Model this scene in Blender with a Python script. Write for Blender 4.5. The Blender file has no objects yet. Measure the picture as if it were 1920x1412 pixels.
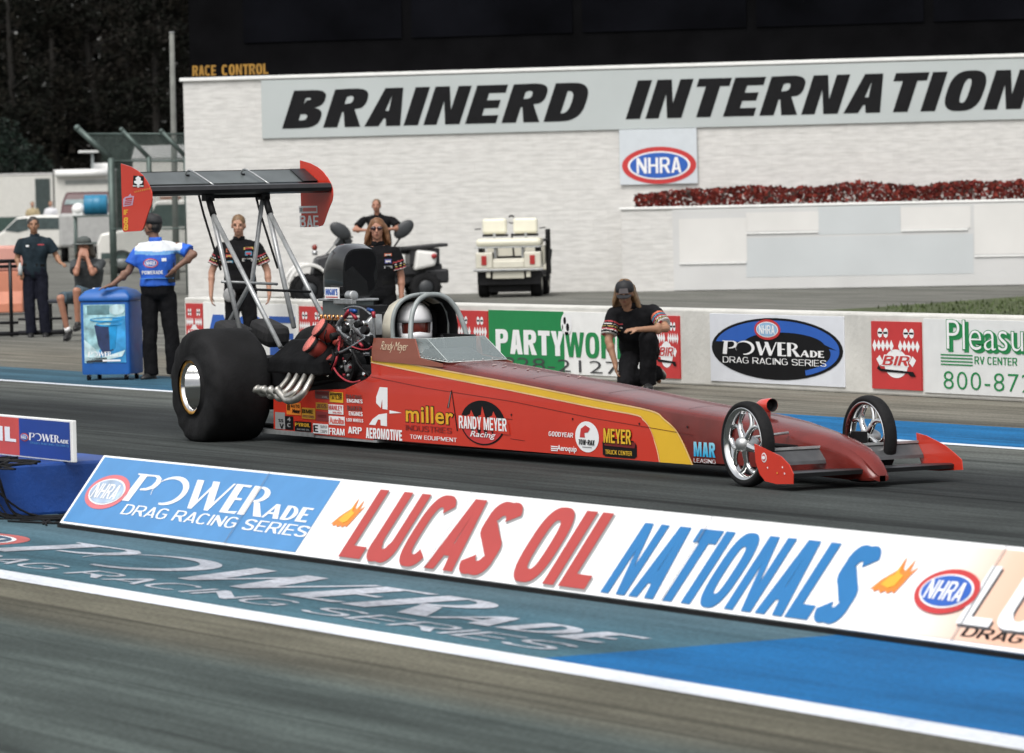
import bpy, bmesh, math, random
import numpy as np
from mathutils import Vector, Matrix, noise
from mathutils.geometry import tessellate_polygon
from mathutils.bvhtree import BVHTree
random.seed(7)
SC = bpy.context.scene
COL = SC.collection
# ---------------------------------------------------------------- camera
FPX, CAMH = 8500.0, 2.0                       # focal length in photo pixels (1920 wide), eye height
HEAD, ROLL = math.radians(28.6), 0.0225
PIT = math.atan(346.0/FPX)
R0 = Vector((math.sin(HEAD), math.cos(HEAD), 0)); D0 = Vector((-math.cos(HEAD), math.sin(HEAD), 0)); UP = Vector((0, 0, 1))
FW = D0*math.cos(PIT) - UP*math.sin(PIT); U_ = UP*math.cos(PIT) + D0*math.sin(PIT)
RT = R0*math.cos(ROLL) - U_*math.sin(ROLL); U2 = U_*math.cos(ROLL) + R0*math.sin(ROLL)
CAM = Vector((0, 0, CAMH))
cd = bpy.data.cameras.new('camera'); cam = bpy.data.objects.new('camera', cd); COL.objects.link(cam)
cam.matrix_world = Matrix(((RT.x, U2.x, -FW.x, CAM.x), (RT.y, U2.y, -FW.y, CAM.y), (RT.z, U2.z, -FW.z, CAM.z), (0, 0, 0, 1)))
cd.sensor_width = 36; cd.lens = 36*FPX/1920; cd.clip_start = 0.5; cd.clip_end = 2000
cd.dof.use_dof = True; cd.dof.focus_distance = 34.5; cd.dof.aperture_fstop = 5.6
SC.camera = cam
# ---------------------------------------------------------------- light
SUN_EL, SUN_AZ = math.radians(58), math.radians(-52)     # overcast: high, soft, from behind the camera's right shoulder
w = bpy.data.worlds.new('World'); SC.world = w; w.use_nodes = True
nt = w.node_tree; bg = nt.nodes['Background']
sky = nt.nodes.new('ShaderNodeTexSky'); sky.sky_type = 'NISHITA'; sky.sun_disc = False
sky.sun_elevation = SUN_EL; sky.air_density = 1.2; sky.dust_density = 4.0; sky.ozone_density = 0.6
hs = nt.nodes.new('ShaderNodeHueSaturation'); hs.inputs['Saturation'].default_value = 0.22
nt.links.new(sky.outputs[0], hs.inputs['Color']); nt.links.new(hs.outputs[0], bg.inputs['Color'])
bg.inputs['Strength'].default_value = 0.115
sl = bpy.data.lights.new('sun', 'SUN'); sl.energy = 1.1; sl.angle = math.radians(34); sl.color = (1, 0.97, 0.93)
so = bpy.data.objects.new('sun', sl); COL.objects.link(so)
sd = Vector((math.cos(SUN_EL)*math.cos(SUN_AZ), math.cos(SUN_EL)*math.sin(SUN_AZ), math.sin(SUN_EL)))   # towards the sun
so.rotation_euler = sd.to_track_quat('Z', 'Y').to_euler(); so.location = sd*60
sky.sun_rotation = math.atan2(sd.x, sd.y)
vs = SC.view_settings; vs.view_transform = 'Standard'; vs.look = 'None'; vs.gamma = 1; vs.exposure = 0.74
# ---------------------------------------------------------------- surveying: a photo pixel seen on a known real plane
def ray(x, y): return FW*FPX + RT*(x-960) + U2*(706-y)
def onplane(x, y, p, n):
    d = ray(x, y); return CAM + d*((Vector(p)-CAM).dot(n)/d.dot(n))
def G(x, y, z=0.0): return onplane(x, y, (0, 0, z), UP)
def YP(x, y, Y): return onplane(x, y, (0, Y, 0), Vector((0, 1, 0)))
def XP(x, y, X): return onplane(x, y, (X, 0, 0), Vector((1, 0, 0)))
def DP(x, y, dep): return CAM + ray(x, y)*(dep/FPX)
# ---------------------------------------------------------------- materials
MATS = {}
def mat(name, col, rough=.55, metal=0., var=.12, vsc=6., bump=0., bsc=40., coat=0., spec=.5, st=(1, 1, 1), dirt=0.):
    if name in MATS: return MATS[name]
    m = bpy.data.materials.new(name); m.use_nodes = True; t = m.node_tree; N = t.nodes; Lk = t.links
    b = N['Principled BSDF']; b.inputs['Roughness'].default_value = rough; b.inputs['Metallic'].default_value = metal
    b.inputs['Coat Weight'].default_value = coat; b.inputs['Specular IOR Level'].default_value = spec
    tc = N.new('ShaderNodeTexCoord'); mp = N.new('ShaderNodeMapping'); mp.inputs['Scale'].default_value = st
    Lk.new(tc.outputs['Object'], mp.inputs['Vector'])
    n1 = N.new('ShaderNodeTexNoise'); n1.inputs['Scale'].default_value = vsc; n1.inputs['Detail'].default_value = 6
    Lk.new(mp.outputs[0], n1.inputs['Vector'])
    r = N.new('ShaderNodeValToRGB'); e = r.color_ramp.elements
    e[0].position = .3; e[1].position = .7
    e[0].color = (*[c*(1-var) for c in col], 1); e[1].color = (*[min(1, c*(1+var)) for c in col], 1)
    Lk.new(n1.outputs['Fac'], r.inputs[0]); out = r.outputs[0]
    if dirt:
        n3 = N.new('ShaderNodeTexNoise'); n3.inputs['Scale'].default_value = vsc*.35; n3.inputs['Detail'].default_value = 9; n3.inputs['Roughness'].default_value = .7
        Lk.new(mp.outputs[0], n3.inputs['Vector'])
        r3 = N.new('ShaderNodeValToRGB'); r3.color_ramp.elements[0].position = .52; r3.color_ramp.elements[1].position = .75
        Lk.new(n3.outputs['Fac'], r3.inputs[0])
        mx = N.new('ShaderNodeMixRGB'); mx.blend_type = 'MIX'; mx.inputs[2].default_value = (*[c*(1-dirt) for c in col], 1)
        Lk.new(r3.outputs[0], mx.inputs[0]); Lk.new(out, mx.inputs[1]); out = mx.outputs[0]
    Lk.new(out, b.inputs['Base Color'])
    if bump:
        n2 = N.new('ShaderNodeTexNoise'); n2.inputs['Scale'].default_value = bsc; n2.inputs['Detail'].default_value = 5
        Lk.new(mp.outputs[0], n2.inputs['Vector'])
        bp = N.new('ShaderNodeBump'); bp.inputs['Strength'].default_value = bump; bp.inputs['Distance'].default_value = .02
        Lk.new(n2.outputs['Fac'], bp.inputs['Height']); Lk.new(bp.outputs[0], b.inputs['Normal'])
    MATS[name] = m; return m
def ramp_mat(name, axis, a, b_, stops, rough=.5):
    """colour printed along one axis of object space between a and b_"""
    m = bpy.data.materials.new(name); m.use_nodes = True; t = m.node_tree; N = t.nodes; Lk = t.links
    b = N['Principled BSDF']; b.inputs['Roughness'].default_value = rough
    tc = N.new('ShaderNodeTexCoord'); sx = N.new('ShaderNodeSeparateXYZ'); Lk.new(tc.outputs['Object'], sx.inputs[0])
    mr = N.new('ShaderNodeMapRange'); mr.inputs['From Min'].default_value = a; mr.inputs['From Max'].default_value = b_
    Lk.new(sx.outputs[axis], mr.inputs['Value'])
    r = N.new('ShaderNodeValToRGB'); Lk.new(mr.outputs[0], r.inputs[0])
    e = r.color_ramp.elements
    while len(e) < len(stops): e.new(.5)
    for k, (p, c) in enumerate(stops): e[k].position = p; e[k].color = (*c, 1)
    Lk.new(r.outputs[0], b.inputs['Base Color']); MATS[name] = m; return m
def glass(name, tint=(.9, .95, .95), alpha=.25, rough=.05):
    m = bpy.data.materials.new(name); m.use_nodes = True; t = m.node_tree; N = t.nodes; Lk = t.links
    N.remove(N['Principled BSDF']); o = N['Material Output']
    tr = N.new('ShaderNodeBsdfTransparent'); tr.inputs[0].default_value = (*tint, 1)
    g = N.new('ShaderNodeBsdfGlossy'); g.inputs['Roughness'].default_value = rough
    d = N.new('ShaderNodeBsdfDiffuse'); d.inputs[0].default_value = (.55, .65, .65, 1)
    fr = N.new('ShaderNodeLayerWeight'); fr.inputs[0].default_value = .35
    m1 = N.new('ShaderNodeMixShader'); m1.inputs[0].default_value = alpha; Lk.new(tr.outputs[0], m1.inputs[1]); Lk.new(d.outputs[0], m1.inputs[2])
    m2 = N.new('ShaderNodeMixShader'); Lk.new(fr.outputs['Fresnel'], m2.inputs[0]); Lk.new(m1.outputs[0], m2.inputs[1]); Lk.new(g.outputs[0], m2.inputs[2])
    Lk.new(m2.outputs[0], o.inputs[0]); MATS[name] = m; return m
# ---------------------------------------------------------------- mesh collector
_txt = {}
def text2d(s, bold=.0, shear=0., sp=1.):
    k = (s, bold, shear, sp)
    if k in _txt: return _txt[k]
    cu = bpy.data.curves.new('t', 'FONT'); cu.body = s; cu.shear = shear; cu.offset = bold; cu.space_character = sp; cu.resolution_u = 4; cu.fill_mode = 'FRONT'
    ob = bpy.data.objects.new('t', cu); COL.objects.link(ob)
    dg = bpy.context.evaluated_depsgraph_get(); me = bpy.data.meshes.new_from_object(ob.evaluated_get(dg))
    v = [(p.co.x, p.co.y) for p in me.vertices]; f = [tuple(p.vertices) for p in me.polygons]
    bpy.data.objects.remove(ob); bpy.data.curves.remove(cu); bpy.data.meshes.remove(me)
    xs = [a for a, _ in v]; ys = [b for _, b in v]; x0, x1, y0, y1 = min(xs), max(xs), min(ys), max(ys)
    v = [((a-x0)/(x1-x0), (b-y0)/(y1-y0)) for a, b in v]
    _txt[k] = (v, f); return _txt[k]
def ellp(cx, cy, rx, ry, n=40, a0=0, a1=360):
    return [(cx+rx*math.cos(math.radians(a0+(a1-a0)*i/n)), cy+ry*math.sin(math.radians(a0+(a1-a0)*i/n))) for i in range(n if abs(a1-a0) == 360 else n+1)]
def rect(x0, y0, x1, y1): return [(x0, y0), (x1, y0), (x1, y1), (x0, y1)]
def planemap(o, u, v, n, step=.003):
    o, u, v, n = Vector(o), Vector(u).normalized(), Vector(v).normalized(), Vector(n).normalized()
    return lambda a, b, k=1: o+u*a+v*b+n*(k*step)

# ---------------------------------------------------------------- sign painter's block capitals
def _se(cx, cy, rx, ry, a0, a1, n=18, p=.72):
    o = []
    for i in range(n+1):
        a = math.radians(a0+(a1-a0)*i/n); c, s = math.cos(a), math.sin(a); o.append((cx+rx*math.copysign(abs(c)**p, c), cy+ry*math.copysign(abs(s)**p, s)))
    return o
def _st(path, t, h):
    L, R = [], []
    for i, (x, y) in enumerate(path):
        a, b = path[max(i-1, 0)], path[min(i+1, len(path)-1)]; dx, dy = b[0]-a[0], b[1]-a[1]; l = math.hypot(dx, dy) or 1; nx, ny = -dy/l, dx/l; o = .5*(t*abs(nx)+h*abs(ny)); L.append((x+nx*o, y+ny*o)); R.append((x-nx*o, y-ny*o))
    return ('strip', L, R)
def cap_glyph(c, t, h):
    w = {'I': t, 'M': .86, 'W': .94, 'E': .56, 'F': .54, 'L': .54, 'T': .60, '-': .4, "'": t*.8, 'J': .5}.get(c, .66); m = (1-h)/2; r = [(0, 0), (0, 1)]
    if c == 'I': P = [[rect(0, 0, t, 1)]]
    elif c == '-': P = [[rect(.05, .42, .35, .42+h)]]
    elif c == "'": P = [[[(0, 1), (w, 1), (w*.7, .68), (w*.2, .68)]]]
    elif c == 'L': P = [[[(0, 0), (w, 0), (w, h), (t, h), (t, 1), (0, 1)]]]
    elif c == 'T': P = [[[(w/2-t/2, 0), (w/2+t/2, 0), (w/2+t/2, 1-h), (w, 1-h), (w, 1), (0, 1), (0, 1-h), (w/2-t/2, 1-h)]]]
    elif c == 'E': P = [[[(0, 0), (w, 0), (w, h), (t, h), (t, m), (w*.92, m), (w*.92, m+h), (t, m+h), (t, 1-h), (w, 1-h), (w, 1), (0, 1)]]]
    elif c == 'F': P = [[[(0, 0), (t, 0), (t, m), (w*.9, m), (w*.9, m+h), (t, m+h), (t, 1-h), (w, 1-h), (w, 1), (0, 1)]]]
    elif c == 'H': P = [[[(0, 0), (t, 0), (t, m), (w-t, m), (w-t, 0), (w, 0), (w, 1), (w-t, 1), (w-t, m+h), (t, m+h), (t, 1), (0, 1)]]]
    elif c == 'N': P = [[[(0, 0), (t*.92, 0), (t*.92, .62), (w-t, 0), (w, 0), (w, 1), (w-t*.92, 1), (w-t*.92, .38), (t, 1), (0, 1)]]]
    elif c == 'M': P = [[[(0, 0), (t*.85, 0), (t*.85, .66), (w/2-t*.38, 0), (w/2+t*.38, 0), (w-t*.85, .66), (w-t*.85, 0), (w, 0), (w, 1), (w-t*1.15, 1), (w/2, .36), (t*1.15, 1), (0, 1)]]]
    elif c == 'V': P = [[[(w/2-t*.55, 0), (w/2+t*.55, 0), (w, 1), (w-t, 1), (w/2, .34), (t, 1), (0, 1)]]]
    elif c == 'W': P = [[[(.19, 0), (.19+t, 0), (w/2, .6), (w-.19-t, 0), (w-.19, 0), (w, 1), (w-t*.95, 1), (w-.19-t*.35, .38), (w/2+t*.45, 1), (w/2-t*.45, 1), (.19+t*.35, .38), (t*.95, 1), (0, 1)]]]
    elif c == 'Y': P = [[[(w/2-t/2, 0), (w/2+t/2, 0), (w/2+t/2, .40), (w, 1), (w-t*1.05, 1), (w/2, .62), (t*1.05, 1), (0, 1), (w/2-t/2, .40)]]]
    elif c == 'X': P = [[[(0, 0), (t*1.1, 0), (w/2, .33), (w-t*1.1, 0), (w, 0), (w/2+t*.6, .5), (w, 1), (w-t*1.1, 1), (w/2, .67), (t*1.1, 1), (0, 1), (w/2-t*.6, .5)]]]
    elif c == 'K': P = [[[(0, 0), (t, 0), (t, .3), (t*1.4, .4), (w-t*1.15, 0), (w, 0), (w*.62, .56), (w, 1), (w-t*1.2, 1), (t, .58), (t, 1), (0, 1)]]]
    elif c == 'A': b_ = .20; q = (b_+h*.95); P = [[[(0, 0), (t*1.0, 0), (t*1.0+.10*b_/.2*.5, b_), (w-t-.05, b_), (w-t, 0), (w, 0), (w/2+t*.62, 1), (w/2-t*.62, 1)], [(t+.10, q), (w-t-.10, q), (w/2, .80)]]]
    elif c in 'OQ': P = [[_se(w/2, .5, w/2, .515, 0, 360, 36)[:-1], _se(w/2, .5, w/2-t, .515-h, 0, 360, 36)[:-1]]]
    elif c == 'D': P = [[[(0, 0)]+_se(w*.42, .5, w*.58, .5, -90, 90)+[(0, 1)], [(t, h)]+_se(w*.40, .5, w*.60-t, .5-h, -90, 90)+[(t, 1-h)]]]
    elif c in 'PRB':
        k = .44 if c != 'B' else .48; cy = (1+k)/2; ry = (1-k)/2
        if c == 'B': P = [[[(0, 0)]+_se(w*.5, .27, w*.5, .27, -90, 75, 14)+_se(w*.5, .76, w*.46, .24, -70, 90, 14)+[(0, 1)], [(t, h)]+_se(w*.46, .29, w*.54-t, .29-h, -90, 90, 12)+[(t, .58-h)], [(t, .54+h*.45)]+_se(w*.45, .77, w*.50-t, .23-h*.95, -90, 90, 12)+[(t, 1-h)]]]
        else:
            tail = [(t, 0), (t, k-.02)] if c == 'P' else [(t, 0), (t, k-.04), (w*.44, k-.04), (w-t*1.0, 0), (w*1.04, 0), (w*.72, k+.03)]
            st_ = -90 if c == 'P' else -48
            P = [[[(0, 0)]+tail+_se(w*.5, cy, w*.5, ry+.01, st_, 90, 14)+[(0, 1)], [(t, k+h*.8)]+_se(w*.47, cy, w*.53-t, ry-h*.85, -90, 90, 12)+[(t, 1-h)]]]
    elif c in 'CG':
        P = [[_se(w/2, .5, w/2, .515, 38, 322, 28)+_se(w/2, .5, w/2-t, .515-h, 318, 42, 24)]]
        if c == 'G': P.append([[(w*.52, .52-h), (w, .52-h), (w, .06), (w-t*.8, .06), (w-t*.8, .51-h), (w*.52, .51-h)][:2]+[(w, .52), (w*.52, .52)]]); P.append([[(w-t, .18), (w, .10), (w, .515-h), (w-t, .515-h)]])
    elif c == 'S':
        q1 = _se(w/2, .74, w/2-t/2, .26-h/2, 14, 238, 18, .9); q2 = _se(w/2, .26, w/2-t/2, .26-h/2, 58, -166, 18, .9); P = [_st(q1+q2, t, h)]
    elif c in 'UJ':
        P = [_st(([(t/2, 1), (t/2, .4)] if c == 'U' else [])+_se(w/2, .33, w/2-t/2, .33-h/2, 180, 360, 18, .8)+[(w-t/2, .4), (w-t/2, 1)], t, h)]
    else: return None
    return P, w
_cg = {}
def caps2d(s, bold, shear):
    k = (s, round(bold, 3), shear)
    if k in _cg: return _cg[k]
    t = min(.27, max(.075, .125+bold*2.5)); h = t*.80; x = 0; vs = []; fs = []
    for ch in s:
        if ch == ' ': x += .34; continue
        P, w = cap_glyph(ch, t, h)
        for loops in P:
            if loops[0] == 'strip':
                _, L, R = loops; base = len(vs); n = len(L); vs += [(x+a+b*shear, b) for a, b in L+R]; fs += [(base+i, base+i+1, base+n+i+1, base+n+i) for i in range(n-1)]; continue
            tri = tessellate_polygon([[Vector((a, b, 0)) for a, b in l] for l in loops]); base = len(vs); vs += [(x+a+b*shear, b) for l in loops for a, b in l]; fs += [tuple(i+base for i in q) for q in tri]
        x += w+.10-(.04 if ch in 'ATVLWY' else 0)
    xs = [a for a, _ in vs]; x0, x1 = min(xs), max(xs); vs = [((a-x0)/(x1-x0), b) for a, b in vs]; _cg[k] = (vs, fs); return _cg[k]
def caps_width(s, bold):
    t = min(.27, max(.075, .125+bold*2.5)); return sum(.34 if ch == ' ' else cap_glyph(ch, t, t*.8)[1]+.10-(.04 if ch in 'ATVLWY' else 0) for ch in s)
CAPSET = set("ABCDEFGHIJKLMNOPQRSTUVWXY -'")
class MB:
    def __init__(s, o=(0, 0, 0), ang=None, ax=None):
        s.v = []; s.f = []; s.m = []; s.s = []; s.mats = []; s.o = Vector(o)
        if ax: s.ex, s.ey, s.ez = [Vector(a).normalized() for a in ax]
        elif ang is None: s.ex, s.ey, s.ez = Vector((1, 0, 0)), Vector((0, 1, 0)), UP
        else:                                     # local x = image right, y = away, turned by ang degrees
            c, q = math.cos(math.radians(ang)), math.sin(math.radians(ang)); s.ex = R0*c+D0*q; s.ey = D0*c-R0*q; s.ez = UP
    def W(s, p): return s.o+s.ex*p[0]+s.ey*p[1]+s.ez*p[2]
    def mi(s, m):
        if m not in s.mats: s.mats.append(m)
        return s.mats.index(m)
    def add(s, vs, fs, m, smooth=False, world=False):
        b = len(s.v); k = s.mi(m)
        s.v += [Vector(p) if world else s.W(p) for p in vs]
        for f in fs: s.f.append(tuple(i+b for i in f)); s.m.append(k); s.s.append(smooth)
    def box(s, a, b, m, rot=None, piv=None):
        x0, y0, z0 = a; x1, y1, z1 = b
        vs = [Vector(p) for p in ((x0, y0, z0), (x1, y0, z0), (x1, y1, z0), (x0, y1, z0), (x0, y0, z1), (x1, y0, z1), (x1, y1, z1), (x0, y1, z1))]
        if rot is not None:
            c = Vector(piv) if piv else (Vector(a)+Vector(b))/2; vs = [c+rot@(v-c) for v in vs]
        s.add(vs, [(3, 2, 1, 0), (4, 5, 6, 7), (0, 1, 5, 4), (1, 2, 6, 5), (2, 3, 7, 6), (3, 0, 4, 7)], m)
    def loft(s, rings, m, smooth=True, caps=True, closed=True):
        n = len(rings[0]); vs = [p for r in rings for p in r]; fs = []
        for i in range(len(rings)-1):
            for j in range(n if closed else n-1):
                a = i*n+j; b = i*n+(j+1) % n; fs.append((a, b, b+n, a+n))
        if caps: fs += [tuple(reversed(range(n))), tuple(range((len(rings)-1)*n, len(rings)*n))]
        s.add(vs, fs, m, smooth)
    def tube(s, pts, r, m, n=8, smooth=True, caps=True):
        P = [Vector(p) for p in pts]; rr = r if isinstance(r, (list, tuple)) else [r]*len(P)
        t = (P[1]-P[0]).normalized(); a = t.cross(Vector((0, 0, 1)) if abs(t.z) < .9 else Vector((1, 0, 0))).normalized(); rings = []
        for i, p in enumerate(P):
            t = ((P[min(i+1, len(P)-1)]-P[max(i-1, 0)])).normalized(); a = (a-t*a.dot(t)).normalized(); b = t.cross(a)
            rings.append([p+(a*math.cos(2*math.pi*j/n)+b*math.sin(2*math.pi*j/n))*rr[i] for j in range(n)])
        s.loft(rings, m, smooth, caps)
    def curve(s, pts, r, m, n=8, sub=6):
        P = [Vector(p) for p in pts]; Q = []
        rr = list(r) if isinstance(r, (list, tuple)) else [r]*len(P); Rr = []
        for i in range(len(P)-1):
            p0, p1, p2, p3 = P[max(i-1, 0)], P[i], P[i+1], P[min(i+2, len(P)-1)]
            for k in range(sub):
                t = k/sub
                Q.append(.5*((2*p1)+(p2-p0)*t+(2*p0-5*p1+4*p2-p3)*t*t+(3*p1-p0-3*p2+p3)*t**3)); Rr.append(rr[i]*(1-t)+rr[i+1]*t)
        Q.append(P[-1]); Rr.append(rr[-1]); s.tube(Q, Rr, m, n)
    def cap(s, p, q, r0, r1, m, n=10):
        """tapered limb with round ends"""
        p, q = Vector(p), Vector(q); t = (q-p).normalized(); pts = []; rr = []
        for a in (-80, -55, -28): pts.append(p+t*r0*math.sin(math.radians(a))); rr.append(r0*math.cos(math.radians(a)))
        for k in range(4): pts.append(p.lerp(q, k/3)); rr.append(r0+(r1-r0)*k/3)
        for a in (28, 55, 80): pts.append(q+t*r1*math.sin(math.radians(a))); rr.append(r1*math.cos(math.radians(a)))
        s.tube(pts, rr, m, n)
    def ell(s, c, r, m, ax=None, n=14, k=9):
        c = Vector(c); A = [Vector(a) for a in ax] if ax else [Vector((1, 0, 0)), Vector((0, 1, 0)), Vector((0, 0, 1))]; rings = []
        for i in range(k+1):
            th = math.pi*(.03+.94*i/k)
            rings.append([c+A[0]*(r[0]*math.sin(th)*math.cos(2*math.pi*j/n))+A[1]*(r[1]*math.sin(th)*math.sin(2*math.pi*j/n))-A[2]*(r[2]*math.cos(th)) for j in range(n)])
        s.loft(rings, m)
    def lathe(s, prof, c, axis, m, n=40, smooth=True, a0=0):
        """prof: (offset along axis, radius)"""
        c = Vector(c); t = Vector(axis).normalized(); a = t.cross(Vector((0, 0, 1)) if abs(t.z) < .9 else Vector((1, 0, 0))).normalized(); b = t.cross(a)
        rings = [[c+t*h+(a*math.cos(2*math.pi*j/n+a0)+b*math.sin(2*math.pi*j/n+a0))*r for j in range(n)] for h, r in prof]
        s.loft(rings, m, smooth, caps=False)
    def prism(s, poly, fn, th, m):
        """outline given in fn's plane, thickness th along the plane's normal (fn third argument, metres)"""
        n = len(poly); vs = [fn(a, b, 0) for a, b in poly]+[fn(a, b, th) for a, b in poly]
        fs = [tuple(range(n)), tuple(reversed(range(n, 2*n)))]+[(i, i+n, (i+1) % n+n, (i+1) % n) for i in range(n)]
        s.add(vs, fs, m)
    def poly(s, loops, fn, m, k=1):
        tri = tessellate_polygon([[Vector((a, b, 0)) for a, b in l] for l in loops]); pts = [p for l in loops for p in l]
        s.add([fn(a, b, k) for a, b in pts], [tuple(t) for t in tri], m, world=True)
    def text(s, t, fn, x, y, w, h, m, bold=.0, shear=0., sp=1., k=2):
        v, f = caps2d(t, bold, shear) if set(t) <= CAPSET else text2d(t, bold, shear, sp)
        s.add([fn(x+a*w, y+b*h, k) for a, b in v], f, m, world=True)
    def build(s, name, parent=None, bevel=0, label=None, sub=0):
        me = bpy.data.meshes.new(name); o = bpy.data.objects.new(name, me)
        off = WL[parent.name] if parent else Vector((0, 0, 0))
        me.from_pydata([tuple(p-off) for p in s.v], [], s.f)
        for m in s.mats: me.materials.append(m)
        me.polygons.foreach_set('material_index', s.m); me.polygons.foreach_set('use_smooth', s.s)
        bm = bmesh.new(); bm.from_mesh(me); bmesh.ops.recalc_face_normals(bm, faces=bm.faces) if not getattr(s, 'flat', False) else None; bm.to_mesh(me); bm.free()
        COL.objects.link(o); WL[o.name] = off
        if parent: o.parent = parent
        if bevel:
            b = o.modifiers.new('bevel', 'BEVEL'); b.width = bevel; b.segments = 2; b.limit_method = 'ANGLE'; b.angle_limit = math.radians(40)
        if sub:
            b = o.modifiers.new('sub', 'SUBSURF'); b.levels = sub; b.render_levels = sub
        if label: o['label'] = label
        return o
WL = {}
def thing(name, label, cat, loc=(0, 0, 0), group=None):
    o = bpy.data.objects.new(name, None); o.empty_display_size = .2; COL.objects.link(o); o.location = loc
    WL[o.name] = Vector(loc); return tag(o, label, cat, group)
def tag(o, label, cat, group=None):
    o['label'] = label; o['category'] = cat
    if group: o['group'] = group
    return o
def struct(mb, name, **k):
    o = mb.build(name, **k); o['kind'] = 'structure'; return o
def copy_thing(root, loc, label, group):
    r = root.copy(); COL.objects.link(r); r.location = loc; r['label'] = label; r['group'] = group
    for ch in list(root.children):
        c = ch.copy(); COL.objects.link(c); c.parent = r
        for g in list(ch.children):
            d = g.copy(); COL.objects.link(d); d.parent = c
    return r
# ---------------------------------------------------------------- palette
white = mat('white_paint', (.78, .78, .76), .5, var=.04, dirt=.12)
letter_white = mat('white_vinyl', (.8, .8, .8), .4, var=.03)
black = mat('black_vinyl', (.005, .005, .006), .6, var=.2, spec=.2)
black_pl = mat('black_plastic', (.009, .009, .010), .5, var=.25, vsc=12, spec=.25)
steel = mat('brushed_steel', (.42, .43, .43), .38, .85, var=.15, vsc=20)
steel_paint = mat('grey_tube_paint', (.33, .34, .34), .35, .35, var=.2, vsc=14)
chrome = mat('polished_metal', (.75, .75, .74), .12, 1., var=.06)
alu = mat('cast_aluminium', (.45, .46, .46), .42, .8, var=.2, vsc=25)
dark_metal = mat('dark_metal', (.007, .007, .0075), .6, .1, spec=.25, var=.35, vsc=18)
red_v = mat('red_vinyl', (.50, .035, .035), .4, var=.05)
blue_v = mat('blue_vinyl', (.02, .10, .42), .45, var=.05)
skyblue_v = mat('light_blue_vinyl', (.07, .235, .49), .45, var=.05)
green_v = mat('green_vinyl', (.01, .21, .06), .45, var=.05)
yellow_v = mat('yellow_vinyl', (.72, .40, .03), .4, var=.06)
orange_v = mat('orange_vinyl', (.75, .22, .03), .4, var=.06)
grey_v = mat('grey_vinyl', (.28, .28, .28), .45, var=.05)
cream = mat('cream_paint', (.62, .58, .47), .45, var=.08)
rubber = mat('black_rubber', (.0075, .0075, .008), .8, var=.5, vsc=4, bump=.2, bsc=50, spec=.22, dirt=-1.3)
# ---------------------------------------------------------------- lettering and emblems
def powerade(mb, fn, x0, y0, w, h, m, k=2):
    F = lambda a, b, kk=1: fn(x0+a*w, y0+b*h, kk)
    P = [(.0, 0), (.042, 0), (.055, .93), (.098, .95), (.115, .9), (.12, .78), (.112, .62), (.09, .52), (.062, .48), (.062, .42), (.1, .44), (.138, .55), (.15, .74), (.142, .9), (.118, 1), (-.002, 1), (-.002, .96), (.016, .94)]
    mb.poly([P], F, m, k)
    out = ellp(.228, .52, .095, .52, 26, 205, -100); inn = ellp(.212, .50, .082, .43, 26, -92, 205)
    mb.poly([out+inn], F, m, k)
    mb.poly([[(.335, 1), (.372, 1), (.402, .3), (.43, .82), (.422, 1), (.458, 1), (.492, .3), (.533, 1), (.545, 1), (.488, 0), (.466, 0), (.434, .66), (.398, 0), (.376, 0)]], F, m, k)
    mb.poly([[(.55, 0), (.632, 0), (.638, .1), (.59, .06), (.59, .47), (.622, .47), (.622, .54), (.59, .54), (.59, .94), (.628, .92), (.632, 1), (.55, 1)]], F, m, k)
    mb.poly([[(.645, 0), (.682, 0), (.682, 1), (.645, 1)]], F, m, k)
    mb.poly([ellp(.685, .73, .062, .27, 16, 90, -90)+ellp(.685, .73, .032, .2, 16, -90, 90)], F, m, k)
    mb.poly([[(.69, .48), (.722, .46), (.772, 0), (.73, 0)]], F, m, k)
    mb.poly([[(.772, 0), (.785, 0), (.797, .14), (.822, .14), (.83, 0), (.858, 0), (.828, .48), (.808, .48)], [(.8, .2), (.819, .2), (.812, .36)]], F, m, k)
    mb.poly([[(.866, 0), (.89, 0), (.89, .48), (.866, .48)]], F, m, k)
    mb.poly([ellp(.89, .24, .045, .24, 14, 90, -90)+ellp(.89, .24, .024, .19, 14, -90, 90)], F, m, k)
    mb.poly([[(.942, 0), (.998, 0), (1, .07), (.966, .05), (.966, .22), (.988, .22), (.988, .27), (.966, .27), (.966, .43), (.996, .42), (.998, .48), (.942, .48)]], F, m, k)
def nhra(mb, fn, cx, cy, rx, ry, k=2, ring=None, mid=None, letters=True):
    mb.poly([ellp(cx, cy, rx, ry)], fn, ring or red_v, k); mb.poly([ellp(cx, cy, rx*.84, ry*.76)], fn, letter_white, k+1)
    mb.poly([ellp(cx, cy, rx*.78, ry*.68)], fn, mid or blue_v, k+2)
    if letters: mb.text('NHRA', fn, cx-rx*.6, cy-ry*.42, rx*1.2, ry*.84, letter_white, .015, 0, 1, k+3)
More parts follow.
